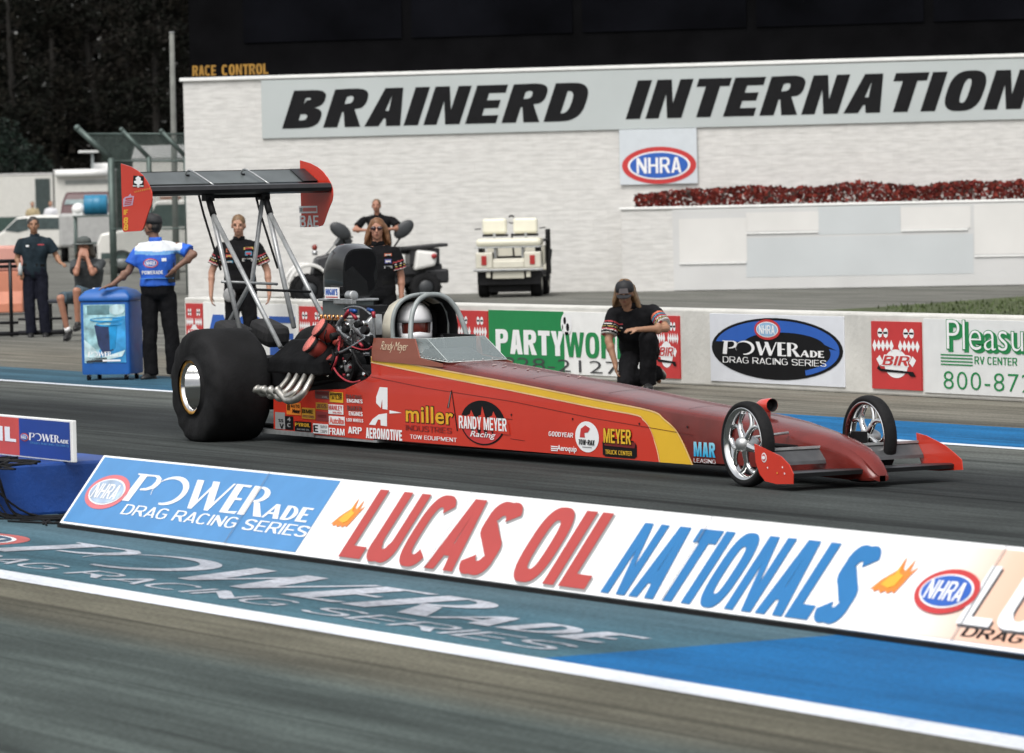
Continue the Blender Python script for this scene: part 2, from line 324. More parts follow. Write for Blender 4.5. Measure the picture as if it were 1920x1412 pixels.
def bir(mb, fn, x, y, w, h, k=1):
    F = lambda a, b, kk=1: fn(x+a*w, y+b*h, kk)
    mb.poly([rect(0, 0, 1, 1)], F, red_v, k)
    for cx in (.24, .76):
        for dx in (-.06, .06): mb.poly([ellp(cx+dx, .83, .05, .075, 8)], F, letter_white, k+1)
        mb.poly([rect(cx-.1, .815, cx+.1, .845)], F, letter_white, k+1)
        for j in range(5):
            q = cx+(-.17+.085*j); mb.poly([[(q-.045, .64), (q, .55+.02*(j % 2)), (q+.045, .64), (q, .73)]], F, letter_white, k+1)
    mb.poly([ellp(.5, .38, .24, .21)], F, letter_white, k+1)
    for s_ in (-1, 1):
        mb.poly([[(.5+s_*.26, .4), (.5+s_*.33, .5), (.5+s_*.4, .44), (.5+s_*.33, .34)]], F, letter_white, k+1)
    mb.text('BIR', F, .2, .34, .6, .17, letter_white, .06, .2, 1, k+2); mb.text('BIR', F, .22, .355, .56, .14, red_v, .02, .2, 1, k+3)
    mb.poly([[(.12, .3), (.16, .36), (.2, .3), (.85, .27), (.9, .2), (.8, .2), (.74, .245), (.2, .26)]], F, black, k+4)
def flame(mb, fn, x, y, w, h, k=2):
    F = lambda a, b, kk=1: fn(x+a*w, y+b*h, kk)
    b_ = [(0, .06), (.08, .1), (.16, .02), (.26, .09), (.36, .0), (.46, .08), (.56, .01), (.66, .09), (.74, .03)]
    mb.poly([b_+[(.84, .3), (.9, .52), (1.02, .78), (.84, .6), (.80, .95), (.70, .62), (.60, .70), (.52, 1.0), (.47, .62), (.34, .5), (.18, .34)]], F, orange_v, k)
    mb.poly([[(.25, .22), (.5, .14), (.66, .22), (.74, .5), (.66, .52), (.58, .56), (.53, .8), (.48, .5), (.36, .42)]], F, yellow_v, k+1)
# ---------------------------------------------------------------- ground
def ground_mat(name, stops, y0, y1, streak=.35, rough=.9, spec=.08, fine=.25, ax=1):
    m = ramp_mat(name, ax, y0, y1, stops, rough); t = m.node_tree; N = t.nodes; Lk = t.links; b = N['Principled BSDF']; b.inputs['Specular IOR Level'].default_value = spec
    src = b.inputs['Base Color'].links[0].from_socket; tc = [n for n in N if n.type == 'TEX_COORD'][0]
    def nz(scale, st, lo, hi, p0=.3, p1=.7, det=7):
        mp = N.new('ShaderNodeMapping'); mp.inputs['Scale'].default_value = st; Lk.new(tc.outputs['Object'], mp.inputs[0])
        n = N.new('ShaderNodeTexNoise'); n.inputs['Scale'].default_value = scale; n.inputs['Detail'].default_value = det; n.inputs['Roughness'].default_value = .62; Lk.new(mp.outputs[0], n.inputs['Vector'])
        r = N.new('ShaderNodeMapRange'); r.inputs['From Min'].default_value = p0; r.inputs['From Max'].default_value = p1; r.inputs['To Min'].default_value = lo; r.inputs['To Max'].default_value = hi; Lk.new(n.outputs['Fac'], r.inputs[0]); return r.outputs[0]
    a = nz(1., (.12, 2.6, 1), 1-streak, 1+streak); c = nz(1., (.35, 9, 1), 1-streak*.6, 1+streak*.6); d = nz(38, (1, 1, 1), 1-fine*1.5, 1+fine*1.5, det=5); e = nz(1.3, (.5, 1, 1), .80, 1.2)
    if streak > .3:
        q1 = nz(1., (.06, 5.0, 1), 1.0, .38, .57, .70, 3); q2 = nz(1., (.12, 15, 1), 1.0, .5, .57, .72, 4)
    for s_ in ((a, c, d, e, q1, q2) if streak > .3 else (a, c, d, e)):
        v = N.new('ShaderNodeVectorMath'); v.operation = 'SCALE'; Lk.new(src, v.inputs[0]); Lk.new(s_, v.inputs['Scale']); src = v.outputs[0]
    Lk.new(src, b.inputs['Base Color'])
    bp = N.new('ShaderNodeBump'); bp.inputs['Strength'].default_value = .35; bp.inputs['Distance'].default_value = .01
    n2 = N.new('ShaderNodeTexNoise'); n2.inputs['Scale'].default_value = 90; Lk.new(tc.outputs['Object'], n2.inputs['Vector']); Lk.new(n2.outputs['Fac'], bp.inputs['Height']); Lk.new(bp.outputs[0], b.inputs['Normal'])
    return m
gA, gB, gC = (.060, .074, .069), (.072, .086, .080), (.110, .105, .080)
Y0, Y1 = 4.0, 26.0
def yp(y): return (y-Y0)/(Y1-Y0)
asphalt = ground_mat('track_asphalt', [(0, gB), (yp(7.6), gA), (yp(8.15), gA), (yp(8.45), (.088, .086, .068)), (yp(8.75), gC), (yp(10.9), gC), (yp(11.2), gA), (yp(13.6), gA), (yp(14.4), (.036, .041, .040)),
                     (yp(15.4), (.046, .052, .050)), (yp(16.4), (.024, .027, .027)), (yp(17.5), (.027, .030, .030)), (yp(18.3), (.080, .088, .083)), (yp(19.4), (.10, .105, .095)), (yp(21.1), (.13, .125, .105)), (yp(23), (.15, .14, .115)), (1, (.14, .14, .125))], Y0, Y1, .38)  # dark stops: rubbered groove, deepened further to paint shade around the car
g = MB(); g.add([(-900, -400, 0), (500, -400, 0), (500, 900, 0), (-900, 900, 0)], [(0, 1, 2, 3)], asphalt); struct(g, 'ground')
def strip(name, x0, x1, y0, y1, m, z=.004, n=1):
    b = MB(); b.add([(x0, y0, z), (x1, y0, z), (x1, y1, z), (x0, y1, z)], [(0, 1, 2, 3)], m); return struct(b, name)
line_m = ground_mat('line_paint', [(0, (.62, .65, .69)), (1, (.62, .65, .69))], 0, 30, .13, .8, .15, .12)
blue_g = ground_mat('blue_track_paint', [(0, (.010, .105, .27)), (1, (.010, .105, .27))], 0, 30, .16, .85, .1, .15)
fade_g = ground_mat('faded_blue_track_paint', [(0, (.050, .112, .140)), (.5, (.048, .105, .135)), (1, (.075, .12, .14))], 9.3, 11, .30, .85, .1, .2)
fade_f = ground_mat('worn_far_blue_paint', [(0, (.05, .085, .10)), (.55, (.035, .09, .13)), (1, (.010, .105, .25))], -58, -35, .3, .85, .1, .2, ax=0)
strip('near_lane_line', -120, 40, 9.13, 9.345, line_m)
strip('faded_blue_strip', -120, -16.93, 9.345, 11.3, fade_g); strip('bright_blue_strip', -16.93, 40, 9.345, 11.3, blue_g)
strip('far_lane_line', -140, 40, 19.40, 19.54, line_m); strip('far_blue_strip', -140, 40, 19.54, 21.08, fade_f)
gl = MB(); F = lambda a, b, k=1: Vector((a, b, .004+.002*k)); worn = ground_mat('worn_white_lettering', [(0, (.36, .38, .42)), (1, (.36, .38, .42))], 0, 30, .30, .85, .1, .22)
powerade(gl, F, -24.45, 9.83, 7.15, .60, worn, 2)
gl.text('DRAG RACING SERIES', F, -24.75, 9.50, 7.55, .21, worn, -.012, 0, 1.05, 2)
nhra(gl, F, -25.3, 10.05, .62, .33, 1, mat('worn_red_paint', (.42, .09, .08), .6, var=.2), mat('worn_dark_blue', (.03, .07, .12), .6, var=.3))
struct(gl, 'painted_lettering')
gr = MB(); pts = [G(1480, 586), G(1640, 577.5), G(1912, 557), G(2600, 520), G(4200, 600), G(1900, 680)]
gpl = pts[:5]+[Vector((-5, 40, 0)), Vector((-5, 24.2, 0)), Vector((-28, 24.2, 0)), pts[5]]
gr.add([Vector((p.x, p.y, .01)) for p in gpl], [tuple(range(9))], mat('grass_ground', (.05, .065, .02), .9, var=.45, vsc=3, bump=.6, bsc=30)); o = struct(gr, 'grass_verge')
# grass blades standing on the verge
gb = MB(); blade = mat('grass_blade', (.055, .08, .022), .7, var=.4, vsc=2)
A_, B_, C_, D_ = pts[1], pts[3], pts[4], pts[5]
for i in range(5200):
    s_, t_ = random.random(), random.random(); p = (A_.lerp(B_, s_)).lerp(D_.lerp(C_, s_), t_*.75+.02); h = random.uniform(.03, .09); a = random.random()*6.28
    d = Vector((math.cos(a), math.sin(a), 0))*.02; q = Vector((p.x, p.y, .01)); gb.add([q-d, q+d, q+Vector((random.uniform(-.04, .04), random.uniform(-.04, .04), h))], [(0, 1, 2)], blade)
o = gb.build('grass'); tag(o, 'mown green grass verge behind the white guard wall on the right', 'grass'); o['kind'] = 'stuff'
# ---------------------------------------------------------------- near A-frame sign
nrm = Vector((0, -.793, .609)); upv = Vector((0, .609, .793)); SO = Vector((-25.775, 10.86, .03))
SM = planemap(SO, (1, 0, 0), upv, nrm, .0025)
sx = lambda X: X+25.775
sg = thing('sign_board', 'long low white and blue sponsor board leaning back on the blue centre strip', 'sign', (SO.x, SO.y, 0))
b = MB(); pm = planemap(SO, (1, 0, 0), upv, nrm, 1); pw = mat('sign_face_white', (.83, .83, .83), .35, var=.02, vsc=3, dirt=.05)
b.prism(rect(0, 0, 16, .507), pm, -.015, pw); b.build('face_panel', sg, bevel=.002)
b = MB(); b.prism([(0, 0), (0, .38), (.62, 0)], planemap((0, 0, 0), (0, 1, 0), (0, 0, 1), (1, 0, 0), 1), .02, black)
fr = MB(); wood = mat('timber', (.22, .17, .11), .8, var=.25, vsc=5, st=(1, 1, 6))
for k in range(9): fr.tube([SO+Vector((.05+k*1.95, .34, .36)), SO+Vector((.05+k*1.95, .62, -.03))], .018, wood, 6)
fr.box((-25.775, 10.90, .006), (-9.8, 10.93, .045), wood); fr.build('rear_prop', sg)
b = MB(); prev = None
for k in range(60):
    x = -25.775+16*k/59; zz = .012+.01*noise.noise(Vector((k*.8, 0, 0))); b.v.append(Vector((x, 10.842, .0))); b.v.append(Vector((x, 10.846, .012+zz)))
for k in range(59): b.f.append((2*k, 2*k+2, 2*k+3, 2*k+1)); b.m.append(b.mi(rubber)); b.s.append(False)
b.build('bottom_skirt', sg)
b = MB(); seam_m = mat('panel_joint', (.16, .16, .17), .7)
b.flat = True
for k in range(1, 7): b.poly([rect(k*2.44-.04, .002, k*2.44-.034, .505)], SM, seam_m, 5); b.build('panel_joint', sg); b = MB()
for k in range(0): x_ = random.uniform(.2, 15.5); b.poly([[(x_, .0), (x_+random.uniform(.05, .4), .0), (x_+.2, random.uniform(.004, .016))]], SM, mat('edge_grime', (.42, .41, .38), .8), 5)
b = MB(); b.poly([rect(.04, .015, 3.30, .492)], SM, skyblue_v, 1)
nhra(b, SM, .405, .25, .30, .125, 2, mat('pink_red_vinyl', (.62, .16, .18), .45, var=.05), mat('pale_emblem_blue', (.36, .46, .6), .45, var=.3))
powerade(b, SM, .68, .205, 2.53, .197, letter_white, 2); b.text('DRAG RACING SERIES', SM, .78, .112, 2.53, .072, letter_white, .0, .05, 1.1, 2)
b.build('blue_panel_graphic', sg)
b = MB(); red_l = mat('lucas_red_vinyl', (.40, .045, .038), .4, var=.04)
b.text('LUCAS', SM, sx(-21.93), .010, 1.66, .445, grey_v, .040, 0, .93, 1); b.text('LUCAS', SM, sx(-21.95), .024, 1.66, .44, red_l, .038, 0, .93, 2)
b.build('red_lettering', sg); b = MB(); b.text('OIL', SM, sx(-20.03), .010, .80, .445, grey_v, .042, 0, .95, 1); b.text('OIL', SM, sx(-20.05), .024, .80, .44, red_l, .040, 0, .95, 2)
b.build('red_lettering', sg)
b = MB(); blue_l = mat('nationals_blue_vinyl', (.012, .155, .39), .4, var=.04)
b.text('NATIONALS', SM, sx(-19.09), .02, 2.15, .41, blue_l, .045, .06, .86, 2); b.build('blue_lettering', sg)
for x in (sx(-22.27), sx(-16.88)):
    b = MB(); flame(b, SM, x, .2, .27, .2); b.build('flame_emblem', sg)
b = MB(); pg = ramp_mat('peach_fade_print', 0, -16.5+25.775, -15.75+25.775, [(0, (.83, .83, .83)), (.3, (.80, .68, .60)), (.7, (.78, .50, .37)), (1, (.76, .44, .31))], .4)
b.poly([rect(sx(-16.45), .02, 16, .485)], SM, pg, 1); b.build('peach_panel', sg)
b = MB(); nhra(b, SM, sx(-16.29), .245, .235, .115, 4)
b.text('LUCAS OIL', SM, sx(-16.085), .085, 2.5, .3, mat('dark_grey_vinyl', (.10, .09, .09), .45), .02, .05, 1, 2); b.build('series_lettering', sg); b = MB(); b.text('LUCAS OIL', SM, sx(-16.10), .098, 2.5, .3, letter_white, .02, .05, 1, 3); b.build('series_lettering', sg); b = MB()
b.text('DRAG RACING SERIES', SM, sx(-16.02), .042, 1.75, .05, black, .01, .1, 1.1, 2); b.build('series_lettering', sg)
# ---------------------------------------------------------------- blue start-line block, its board and cables
bx = MB(); blue_box = mat('blue_block_paint', (.008, .055, .26), .5, var=.2, vsc=3, dirt=.4, bump=.15)
bx.box((-33.5, 10.72, .0), (-26.86, 11.86, .335), blue_box); o = bx.build('barrier_block', bevel=.02); tag(o, 'dark blue concrete block behind the left end of the leaning board', 'barrier')
pB = G(137, 868, .335); pT = YP(137, 789, pB.y); zt = pT.z
bd = thing('start_board', 'small red and blue sponsor board standing on the dark blue block', 'sign', (pB.x, pB.y, .335))
b = MB(); b.box((pB.x-4.2, pB.y, .337), (pB.x-.0, pB.y+.03, zt), white); b.build('board', bd, bevel=.004)
BM = planemap((pB.x, pB.y, .337), (1, 0, 0), (0, 0, 1), (0, -1, 0), .002); hB = zt-.337
b = MB(); bl = YP(36, 800, pB.y).x-pB.x
b.poly([rect(bl, .01, -.035, hB-.012)], BM, mat('deep_blue_vinyl', (.008, .045, .26), .45, var=.06), 1)
wB = -.035-bl; nhra(b, BM, bl+.11*wB, hB*.5, .085*wB, .1*hB, 2); powerade(b, BM, bl+.2*wB, hB*.44, .78*wB, hB*.18, letter_white, 2); b.text('DRAG RACING SERIES', BM, bl+.22*wB, hB*.355, .76*wB, hB*.055, skyblue_v, 0, 0, 1.1, 2)
b.build('blue_graphic', bd)
b = MB(); b.poly([rect(-4.18, .01, bl, hB-.012)], BM, mat('soft_red_vinyl', (.55, .07, .055), .45, var=.05), 1); b.text('LUCAS OIL', BM, bl-2.05, hB*.36, 2.0, hB*.36, letter_white, .05, 0, 1, 2); b.build('red_graphic', bd)
cb = MB(); rc_ = random.Random(4)
for i in range(9):
    J = lambda a: rc_.uniform(-a, a)
    a = G(-60+J(40), 876+J(14), .345); m1 = G(40+J(35), 868+J(12), .35+rc_.random()*.05); e = G(92+J(22), 884, .342); e2 = Vector((-26.83, e.y+J(.03), .24+J(.04))); e3 = Vector((-26.72+J(.06), e.y+.08+J(.12), .03)); e4 = Vector((-26.35+J(.2), 11.1+J(.2), .012)); e5 = Vector((-25.95+J(.1), 11.05+J(.25), .012))
    cb.curve([a, m1, (-27.0+J(.1), e.y+J(.06), .35), e2, e3, e4, e5], rc_.uniform(.005, .010), rubber, 6)
for i in range(5): cb.curve([(-26.5+rc_.uniform(-.1, .2), 10.78+.07*i, .012), (-26.1+rc_.uniform(-.2, .2), 10.95+.1*i, .012+.008*i), (-25.85, 11.25+rc_.uniform(-.2, .1), .02), (-26.3+rc_.uniform(-.2, .2), 11.4+.05*i, .015)], .007, rubber, 6)
o = cb.build('cable_bundle'); tag(o, 'tangled black cables draped over the dark blue block', 'cables')
# ---------------------------------------------------------------- guard wall and the panels screwed to it
WX0 = YP(345, 554, 23.6).x; WH = .772
conc = mat('white_wall_paint', (.58, .57, .53), .7, var=.10, vsc=2.5, bump=.25, bsc=18, dirt=.25)
b = MB(); b.box((WX0, 23.6, 0), (20, 23.92, WH), conc); o = b.build('guard_wall', bevel=.02); tag(o, 'long low white concrete guard wall beside the far lane', 'wall')
def WM(x0): return planemap((x0, 23.585, 0), (1, 0, 0), (0, 0, 1), (0, -1, 0), .002)
def panel(px0, px1, ztop, zbot, label, mface, py=640):
    x0 = YP(px0, py, 23.585).x; x1 = YP(px1, py, 23.585).x
    t = thing('wall_sign', label, 'sign', (x0, 23.585, zbot)); b = MB(); b.box((x0, 23.587, zbot), (x1, 23.599, ztop), mface); b.build('panel', t, bevel=.002)
    return t, x1-x0, WM(x0)
def birpanel(px0, px1, label, zt=.70, zb=.06):
    t, w_, fn = panel(px0, px1, zt, zb, label, red_v); b = MB(); bir(b, fn, 0, zb, w_, zt-zb); b.build('emblem', t)
birpanel(350, 381, 'red track emblem panel at the far left end of the white guard wall')
birpanel(562, 608, 'red track emblem panel on the wall behind the engine injector hat')
birpanel(858, 915, 'red track emblem panel on the wall left of the green panel')
birpanel(1226, 1274, 'red track emblem panel half hidden behind the crouching man')
birpanel(1634, 1727, 'red track emblem panel between the oval emblem and the green telephone number')
t, w_, fn = panel(382, 558, .72, .04, 'white panel with huge blue letters behind the rear wing struts', white); b = MB()
b.text('ACE', fn, w_*.01, .1, w_*.97, .47, blue_v, .03, 0, 1.0, 1); b.build('lettering', t)
t, w_, fn = panel(917, 1224, .715, .05, 'green and white party shop panel behind the dragster windscreen', white); b = MB()
gx = w_*.475
b.poly([rect(0, .05, gx, .715)], fn, green_v, 1); b.poly([ellp(gx+.06, .585, .12, .12)], fn, letter_white, 2)
b.poly([ellp(gx+.03, .62, .03, .04, 10)], fn, black, 3); b.poly([ellp(gx+.09, .55, .035, .045, 10)], fn, black, 3); b.poly([ellp(gx-.02, .55, .012, .03, 8)], fn, black, 3)
b.build('emblem', t); b = MB(); b.text('PARTY', fn, .16, .24, gx-.16, .265, letter_white, .05, 0, .95, 2); b.build('white_lettering', t); b = MB(); b.text('WORLD', fn, gx+.02, .235, w_*.47, .265, green_v, .03, 0, .95, 2)
b.build('green_lettering', t); b = MB(); b.text('828-2127', fn, .3, .075, w_*.72, .13, mat('grey_black_vinyl', (.05, .05, .055), .4, var=.1), -.012, 0, 1, 3); b.build('telephone_number', t)
t, w_, fn = panel(1331, 1582, .735, .055, 'pale panel with a black and blue oval race series emblem', mat('pale_panel', (.66, .68, .72), .5, var=.04)); b = MB()
c_ = (w_*.505, .40); b.poly([ellp(*c_, w_*.49, .305)], fn, black, 1)
F = lambda a, bb, k=1: fn(c_[0]+a*w_*.49, c_[1]+bb*.305, k)
b.poly([ellp(0, 0, .95, .92, 40, 168, 0)+[(1*.95, -.02)]+ellp(.12, .12, .62, .42, 30, 10, 170)], F, blue_v, 2)
b.poly([ellp(0, 0, .95, .92, 20, 0, -62)+ellp(.1, -.1, .72, .62, 20, -62, 15)], F, blue_v, 2)
nhra(b, F, -.12, .62, .2, .33, 3, None, mat('pale_blue_emblem', (.25, .42, .6), .4, var=.1)); powerade(b, F, -.82, -.22, 1.55, .44, letter_white, 4); b.text('DRAG RACING SERIES', F, -.82, -.50, 1.58, .2, letter_white, -.01, 0, 1.05, 4); b.build('oval_emblem', t)
t, w_, fn = panel(1731, 2060, .735, .045, 'white panel with green camper centre lettering and telephone number', mat('sign_white', (.68, .69, .68), .5, var=.04)); b = MB()
pl_x = YP(1775, 650, 23.585).x-YP(1731, 640, 23.585).x
b.text('Pleasureland', fn, pl_x+.03, .43, 2.55, .285, green_v, .03, 0, 1, 1); b.text('Pleasureland', fn, pl_x, .45, 2.55, .285, green_v, .012, 0, 1, 2); b.text('Pleasureland', fn, pl_x+.012, .46, 2.53, .27, letter_white, -.012, 0, 1, 3)
for k in range(4): b.poly([rect(pl_x-.1, .31+k*.03, pl_x+.42, .322+k*.03)], fn, green_v, 1)
b.text('RV CENTER', fn, pl_x+.45, .33, .68, .07, green_v, .01, 0, 1.05, 1); b.text('800-872-7269', fn, pl_x-.06, .09, 2.45, .165, green_v, -.01, 0, 1.1, 1); b.build('lettering', t)
# ---------------------------------------------------------------- control tower
Pa = DP(352, 500, 91.5); Pb = DP(1910, 500, 87.5); Pa.z = Pb.z = 0
fx = (Pb-Pa).normalized(); fn_ = Vector((fx.y, -fx.x, 0)); fang = math.degrees(math.atan2(fx.y, fx.x))
if fn_.dot(-Pa) < 0: fn_ = -fn_
def fpx(x, y, off=0.):
    p = onplane(x, y, Pa+fn_*off, fn_)-Pa; return p.dot(fx), p.z
block = mat('painted_block', (.60, .595, .575), .75, var=.05, vsc=2, bump=0)
t_ = block.node_tree; N = t_.nodes; bk = N.new('ShaderNodeTexBrick'); mp = N.new('ShaderNodeMapping'); tc = [n for n in N if n.type == 'TEX_COORD'][0]
mp.inputs['Rotation'].default_value = (math.radians(90), 0, 0); mp2 = N.new('ShaderNodeMapping'); mp2.inputs['Rotation'].default_value = (0, 0, math.radians(-fang))
t_.links.new(tc.outputs['Object'], mp2.inputs[0]); t_.links.new(mp2.outputs[0], mp.inputs[0]); t_.links.new(mp.outputs[0], bk.inputs['Vector'])
bk.inputs['Scale'].default_value = 1; bk.inputs['Brick Width'].default_value = .6; bk.inputs['Row Height'].default_value = .2; bk.inputs['Mortar Size'].default_value = .006; bk.inputs['Mortar Smooth'].default_value = .6
bk.inputs['Color1'].default_value = (.61, .60, .575, 1); bk.inputs['Color2'].default_value = (.59, .58, .555, 1); bk.inputs['Mortar'].default_value = (.55, .54, .515, 1)
pr = N['Principled BSDF']; src = pr.inputs['Base Color'].links[0].from_socket; mx = N.new('ShaderNodeMixRGB'); mx.blend_type = 'MULTIPLY'; mx.inputs[0].default_value = .65
ns = N.new('ShaderNodeTexNoise'); ns.inputs['Scale'].default_value = 1; ns.inputs['Detail'].default_value = 8; mp3 = N.new('ShaderNodeMapping'); mp3.inputs['Scale'].default_value = (3.2, 9, 15); t_.links.new(mp2.outputs[0], mp3.inputs[0]); t_.links.new(mp3.outputs[0], ns.inputs['Vector'])
rr_ = N.new('ShaderNodeMapRange'); rr_.inputs['From Min'].default_value = .3; rr_.inputs['From Max'].default_value = .62; rr_.inputs['To Min'].default_value = .86; rr_.inputs['To Max'].default_value = 1.05; t_.links.new(ns.outputs['Fac'], rr_.inputs[0])
vm = N.new('ShaderNodeVectorMath'); vm.operation = 'SCALE'; t_.links.new(bk.outputs['Color'], vm.inputs[0]); t_.links.new(rr_.outputs[0], vm.inputs['Scale']); t_.links.new(vm.outputs[0], pr.inputs['Base Color'])
bp = N.new('ShaderNodeBump'); bp.inputs['Strength'].default_value = .35; bp.inputs['Distance'].default_value = .02; ad = N.new('ShaderNodeMath'); ad.operation = 'ADD'; t_.links.new(ns.outputs['Fac'], ad.inputs[0]); t_.links.new(bk.outputs['Fac'], ad.inputs[1]); iv = N.new('ShaderNodeMath'); iv.operation = 'SUBTRACT'; iv.inputs[0].default_value = 0; t_.links.new(bk.outputs['Fac'], iv.inputs[1]); ad2 = N.new('ShaderNodeMath'); t_.links.new(ns.outputs['Fac'], ad2.inputs[0]); t_.links.new(iv.outputs[0], ad2.inputs[1]); t_.links.new(ad2.outputs[0], bp.inputs['Height']); t_.links.new(bp.outputs[0], pr.inputs['Normal'])
AX = (fx, -fn_, UP)
HT = 2.0+.385+1.98
zt = (fpx(352, 155)[1]+fpx(1910, 105)[1])/2
twr = thing('control_tower', 'white painted block building with a dark upper storey behind the guard wall', 'building', Pa)
b = MB(Pa, ax=AX); b.box((0, 0, 0), (26, 9, zt), block); b.build('block_wall', twr)
b = MB(Pa, ax=AX); b.box((-.06, -.06, zt), (26.06, 9.06, zt+.07), white); b.build('coping', twr, bevel=.01)
darkw = mat('dark_upper_cladding', (.0035, .0035, .004), .9, var=.3, vsc=1.5, spec=.03); dglass = mat('dark_tower_glass', (.003, .0032, .0045), .9, var=.6, vsc=.6, spec=.03)
b = MB(Pa, ax=AX); b.box((.04, .35, zt+.07), (25.9, 8.9, zt+4.4), darkw); b.build('upper_storey', twr)
for k in range(7):
    b = MB(Pa, ax=AX); x0 = 1.2+k*3.5; b.box((x0, .32, zt+.75), (x0+3.3, .345, zt+2.7), dglass); b.build('window', twr)
b = MB(Pa, ax=AX); b.box((-.3, -.25, zt+4.4), (26.3, 9.2, zt+4.6), darkw); b.build('roof', twr)
def FM(off): return lambda a, bb, k=1: Pa+fx*a+UP*bb+fn_*(off+.004*k)
s0, z0 = fpx(362, 147); s1, z1 = fpx(504, 122)
F = FM(.03); ls = thing('letter_sign', 'small amber capital letters along the roof edge of the white building', 'sign', Pa+fx*s0+UP*zt); rc = mat('amber_letter', (.33, .17, .02), .6, var=.25, vsc=8)
for tx, a0, a1 in (('RACE', 362, 406), ('CONTROL', 417, 504)):
    q0 = fpx(a0, 146-(a0-362)*.03)[0]; q1 = fpx(a1, 140)[0]; b = MB(); b.text(tx, F, q0, zt+.10, q1-q0, .21, rc, .04, 0, 1.05, 1); b.build('word', ls)

sA = fpx(493, 264); sB = fpx(1910, 220); sz = (sA[1]+sB[1])/2
big = thing('building_sign', 'long grey sign band with huge slanted black capitals on the white building', 'sign', Pa+fx*sA[0]+UP*sz)
b = MB(Pa, ax=AX); b.box((sA[0], -.04, sz), (25.5, -.002, zt-.02), mat('grey_white_signboard', (.44, .475, .47), .55, var=.05, vsc=.7)); b.build('board', big, bevel=.006)
b = MB(); F = FM(.042)
l0 = fpx(530, 243); l1 = fpx(548, 171); e1 = fpx(1105, 224)[0]; f0 = fpx(1174, 223)[0]; f1 = fpx(1905, 190)[0]
lz = (fpx(530, 243)[1]+fpx(1060, 226)[1])/2; lh = (fpx(548, 171)[1]+fpx(1090, 154)[1])/2-lz
b.text('BRAINERD', F, l0[0], lz, e1-l0[0], lh, black, .055, .24, 1.0, 1); b.build('lettering', big); b = MB()
w_a, w_b = caps_width('INTERNATIO', .055), caps_width('INTERNATIONAL RACEWAY', .055); wI = (fpx(1853, 200)[0]-f0)*w_b/w_a
b.text('INTERNATIONAL RACEWAY', F, f0, lz+.01, wI, lh, black, .055, .24, 1.0, 1); b.build('lettering', big)
n0 = fpx(1164, 347); n1 = fpx(1307, 240)
np_ = thing('emblem_panel', 'pale square panel with a red ringed oval emblem on the white building', 'sign', Pa+fx*n0[0]+UP*n0[1])
b = MB(Pa, ax=AX); b.box((n0[0], -.06, n0[1]), (n1[0], -.042, n1[1]), mat('pale_blue_white_panel', (.56, .60, .63), .5, var=.03)); b.build('panel', np_, bevel=.004)
b = MB(); q = fpx(1237, 310); nhra(b, FM(.06), q[0], q[1], (n1[0]-n0[0])*.48, .365, 1); b.build('oval_emblem', np_)
# planter wall with patched white paint, red bedding plants along its top
PO = 1.1; p0 = fpx(1164, 399, PO); pz = (p0[1]+fpx(1910, 373, PO)[1])/2
pl_ = thing('planter_wall', 'low white planter wall with pale repainted patches in front of the building', 'wall', Pa+fx*p0[0])
b = MB(Pa, ax=AX); b.box((p0[0], -PO, 0), (25.8, -.05, pz), block); b.build('planter_block', pl_, bevel=.01)
b = MB(Pa, ax=AX); b.box((p0[0]-.03, -PO-.03, pz), (25.83, -.06, pz+.05), white); b.build('cap', pl_, bevel=.01)
smooth_w = mat('smooth_white_paint', (.56, .56, .55), .6, var=.05, vsc=1, bump=.1, bsc=8, dirt=.06); patch_g = mat('grey_repaint', (.505, .53, .535), .6, var=.04, vsc=1); bright_w = mat('fresh_white_paint', (.64, .63, .605), .6, var=.05, vsc=1)
q0 = fpx(1264, 540, PO)
b = MB(Pa, ax=AX); b.box((q0[0], -PO-.02, .02), (25.6, -PO-.002, pz-.01), smooth_w); b.build('render_coat', pl_)
F = FM(PO+.02)
def patches(name, lst, m, k):
    b = MB()
    for x0, y0, x1, y1 in lst:
        a_, c_ = fpx(x0, y1, PO), fpx(x1, y0, PO); b.poly([rect(a_[0], a_[1], c_[0], c_[1])], F, m, k)
    b.build(name, pl_)
patches('grey_patch', [(1400, 438, 1825, 520), (1535, 384, 1688, 440)], patch_g, 1)
patches('white_patch', [(1275, 408, 1400, 492), (1400, 396, 1535, 434), (1690, 386, 1820, 430), (1828, 380, 1990, 477)], bright_w, 2)
b = MB(Pa, ax=AX)
for x0, x1, y in ((1275, 1400, 494), (1400, 1535, 437), (1690, 1815, 432), (1828, 1990, 480)):
    a_ = fpx(x0, y, PO); c_ = fpx(x1, y-(x1-x0)*.03, PO); b.box((a_[0], -PO-.045, a_[1]-.02), (c_[0], -PO-.0305, a_[1]+.015), white)
b.build('ledge', pl_)
fb = MB(Pa, ax=AX); reds = [mat('red_petal', (.17, .032, .024), .95, spec=.1, var=.3, vsc=3), mat('dark_red_petal', (.11, .018, .016), .95, spec=.1, var=.3, vsc=3), mat('wilted_leaf', (.05, .025, .018), .7, var=.3)]
fz0 = pz+.03
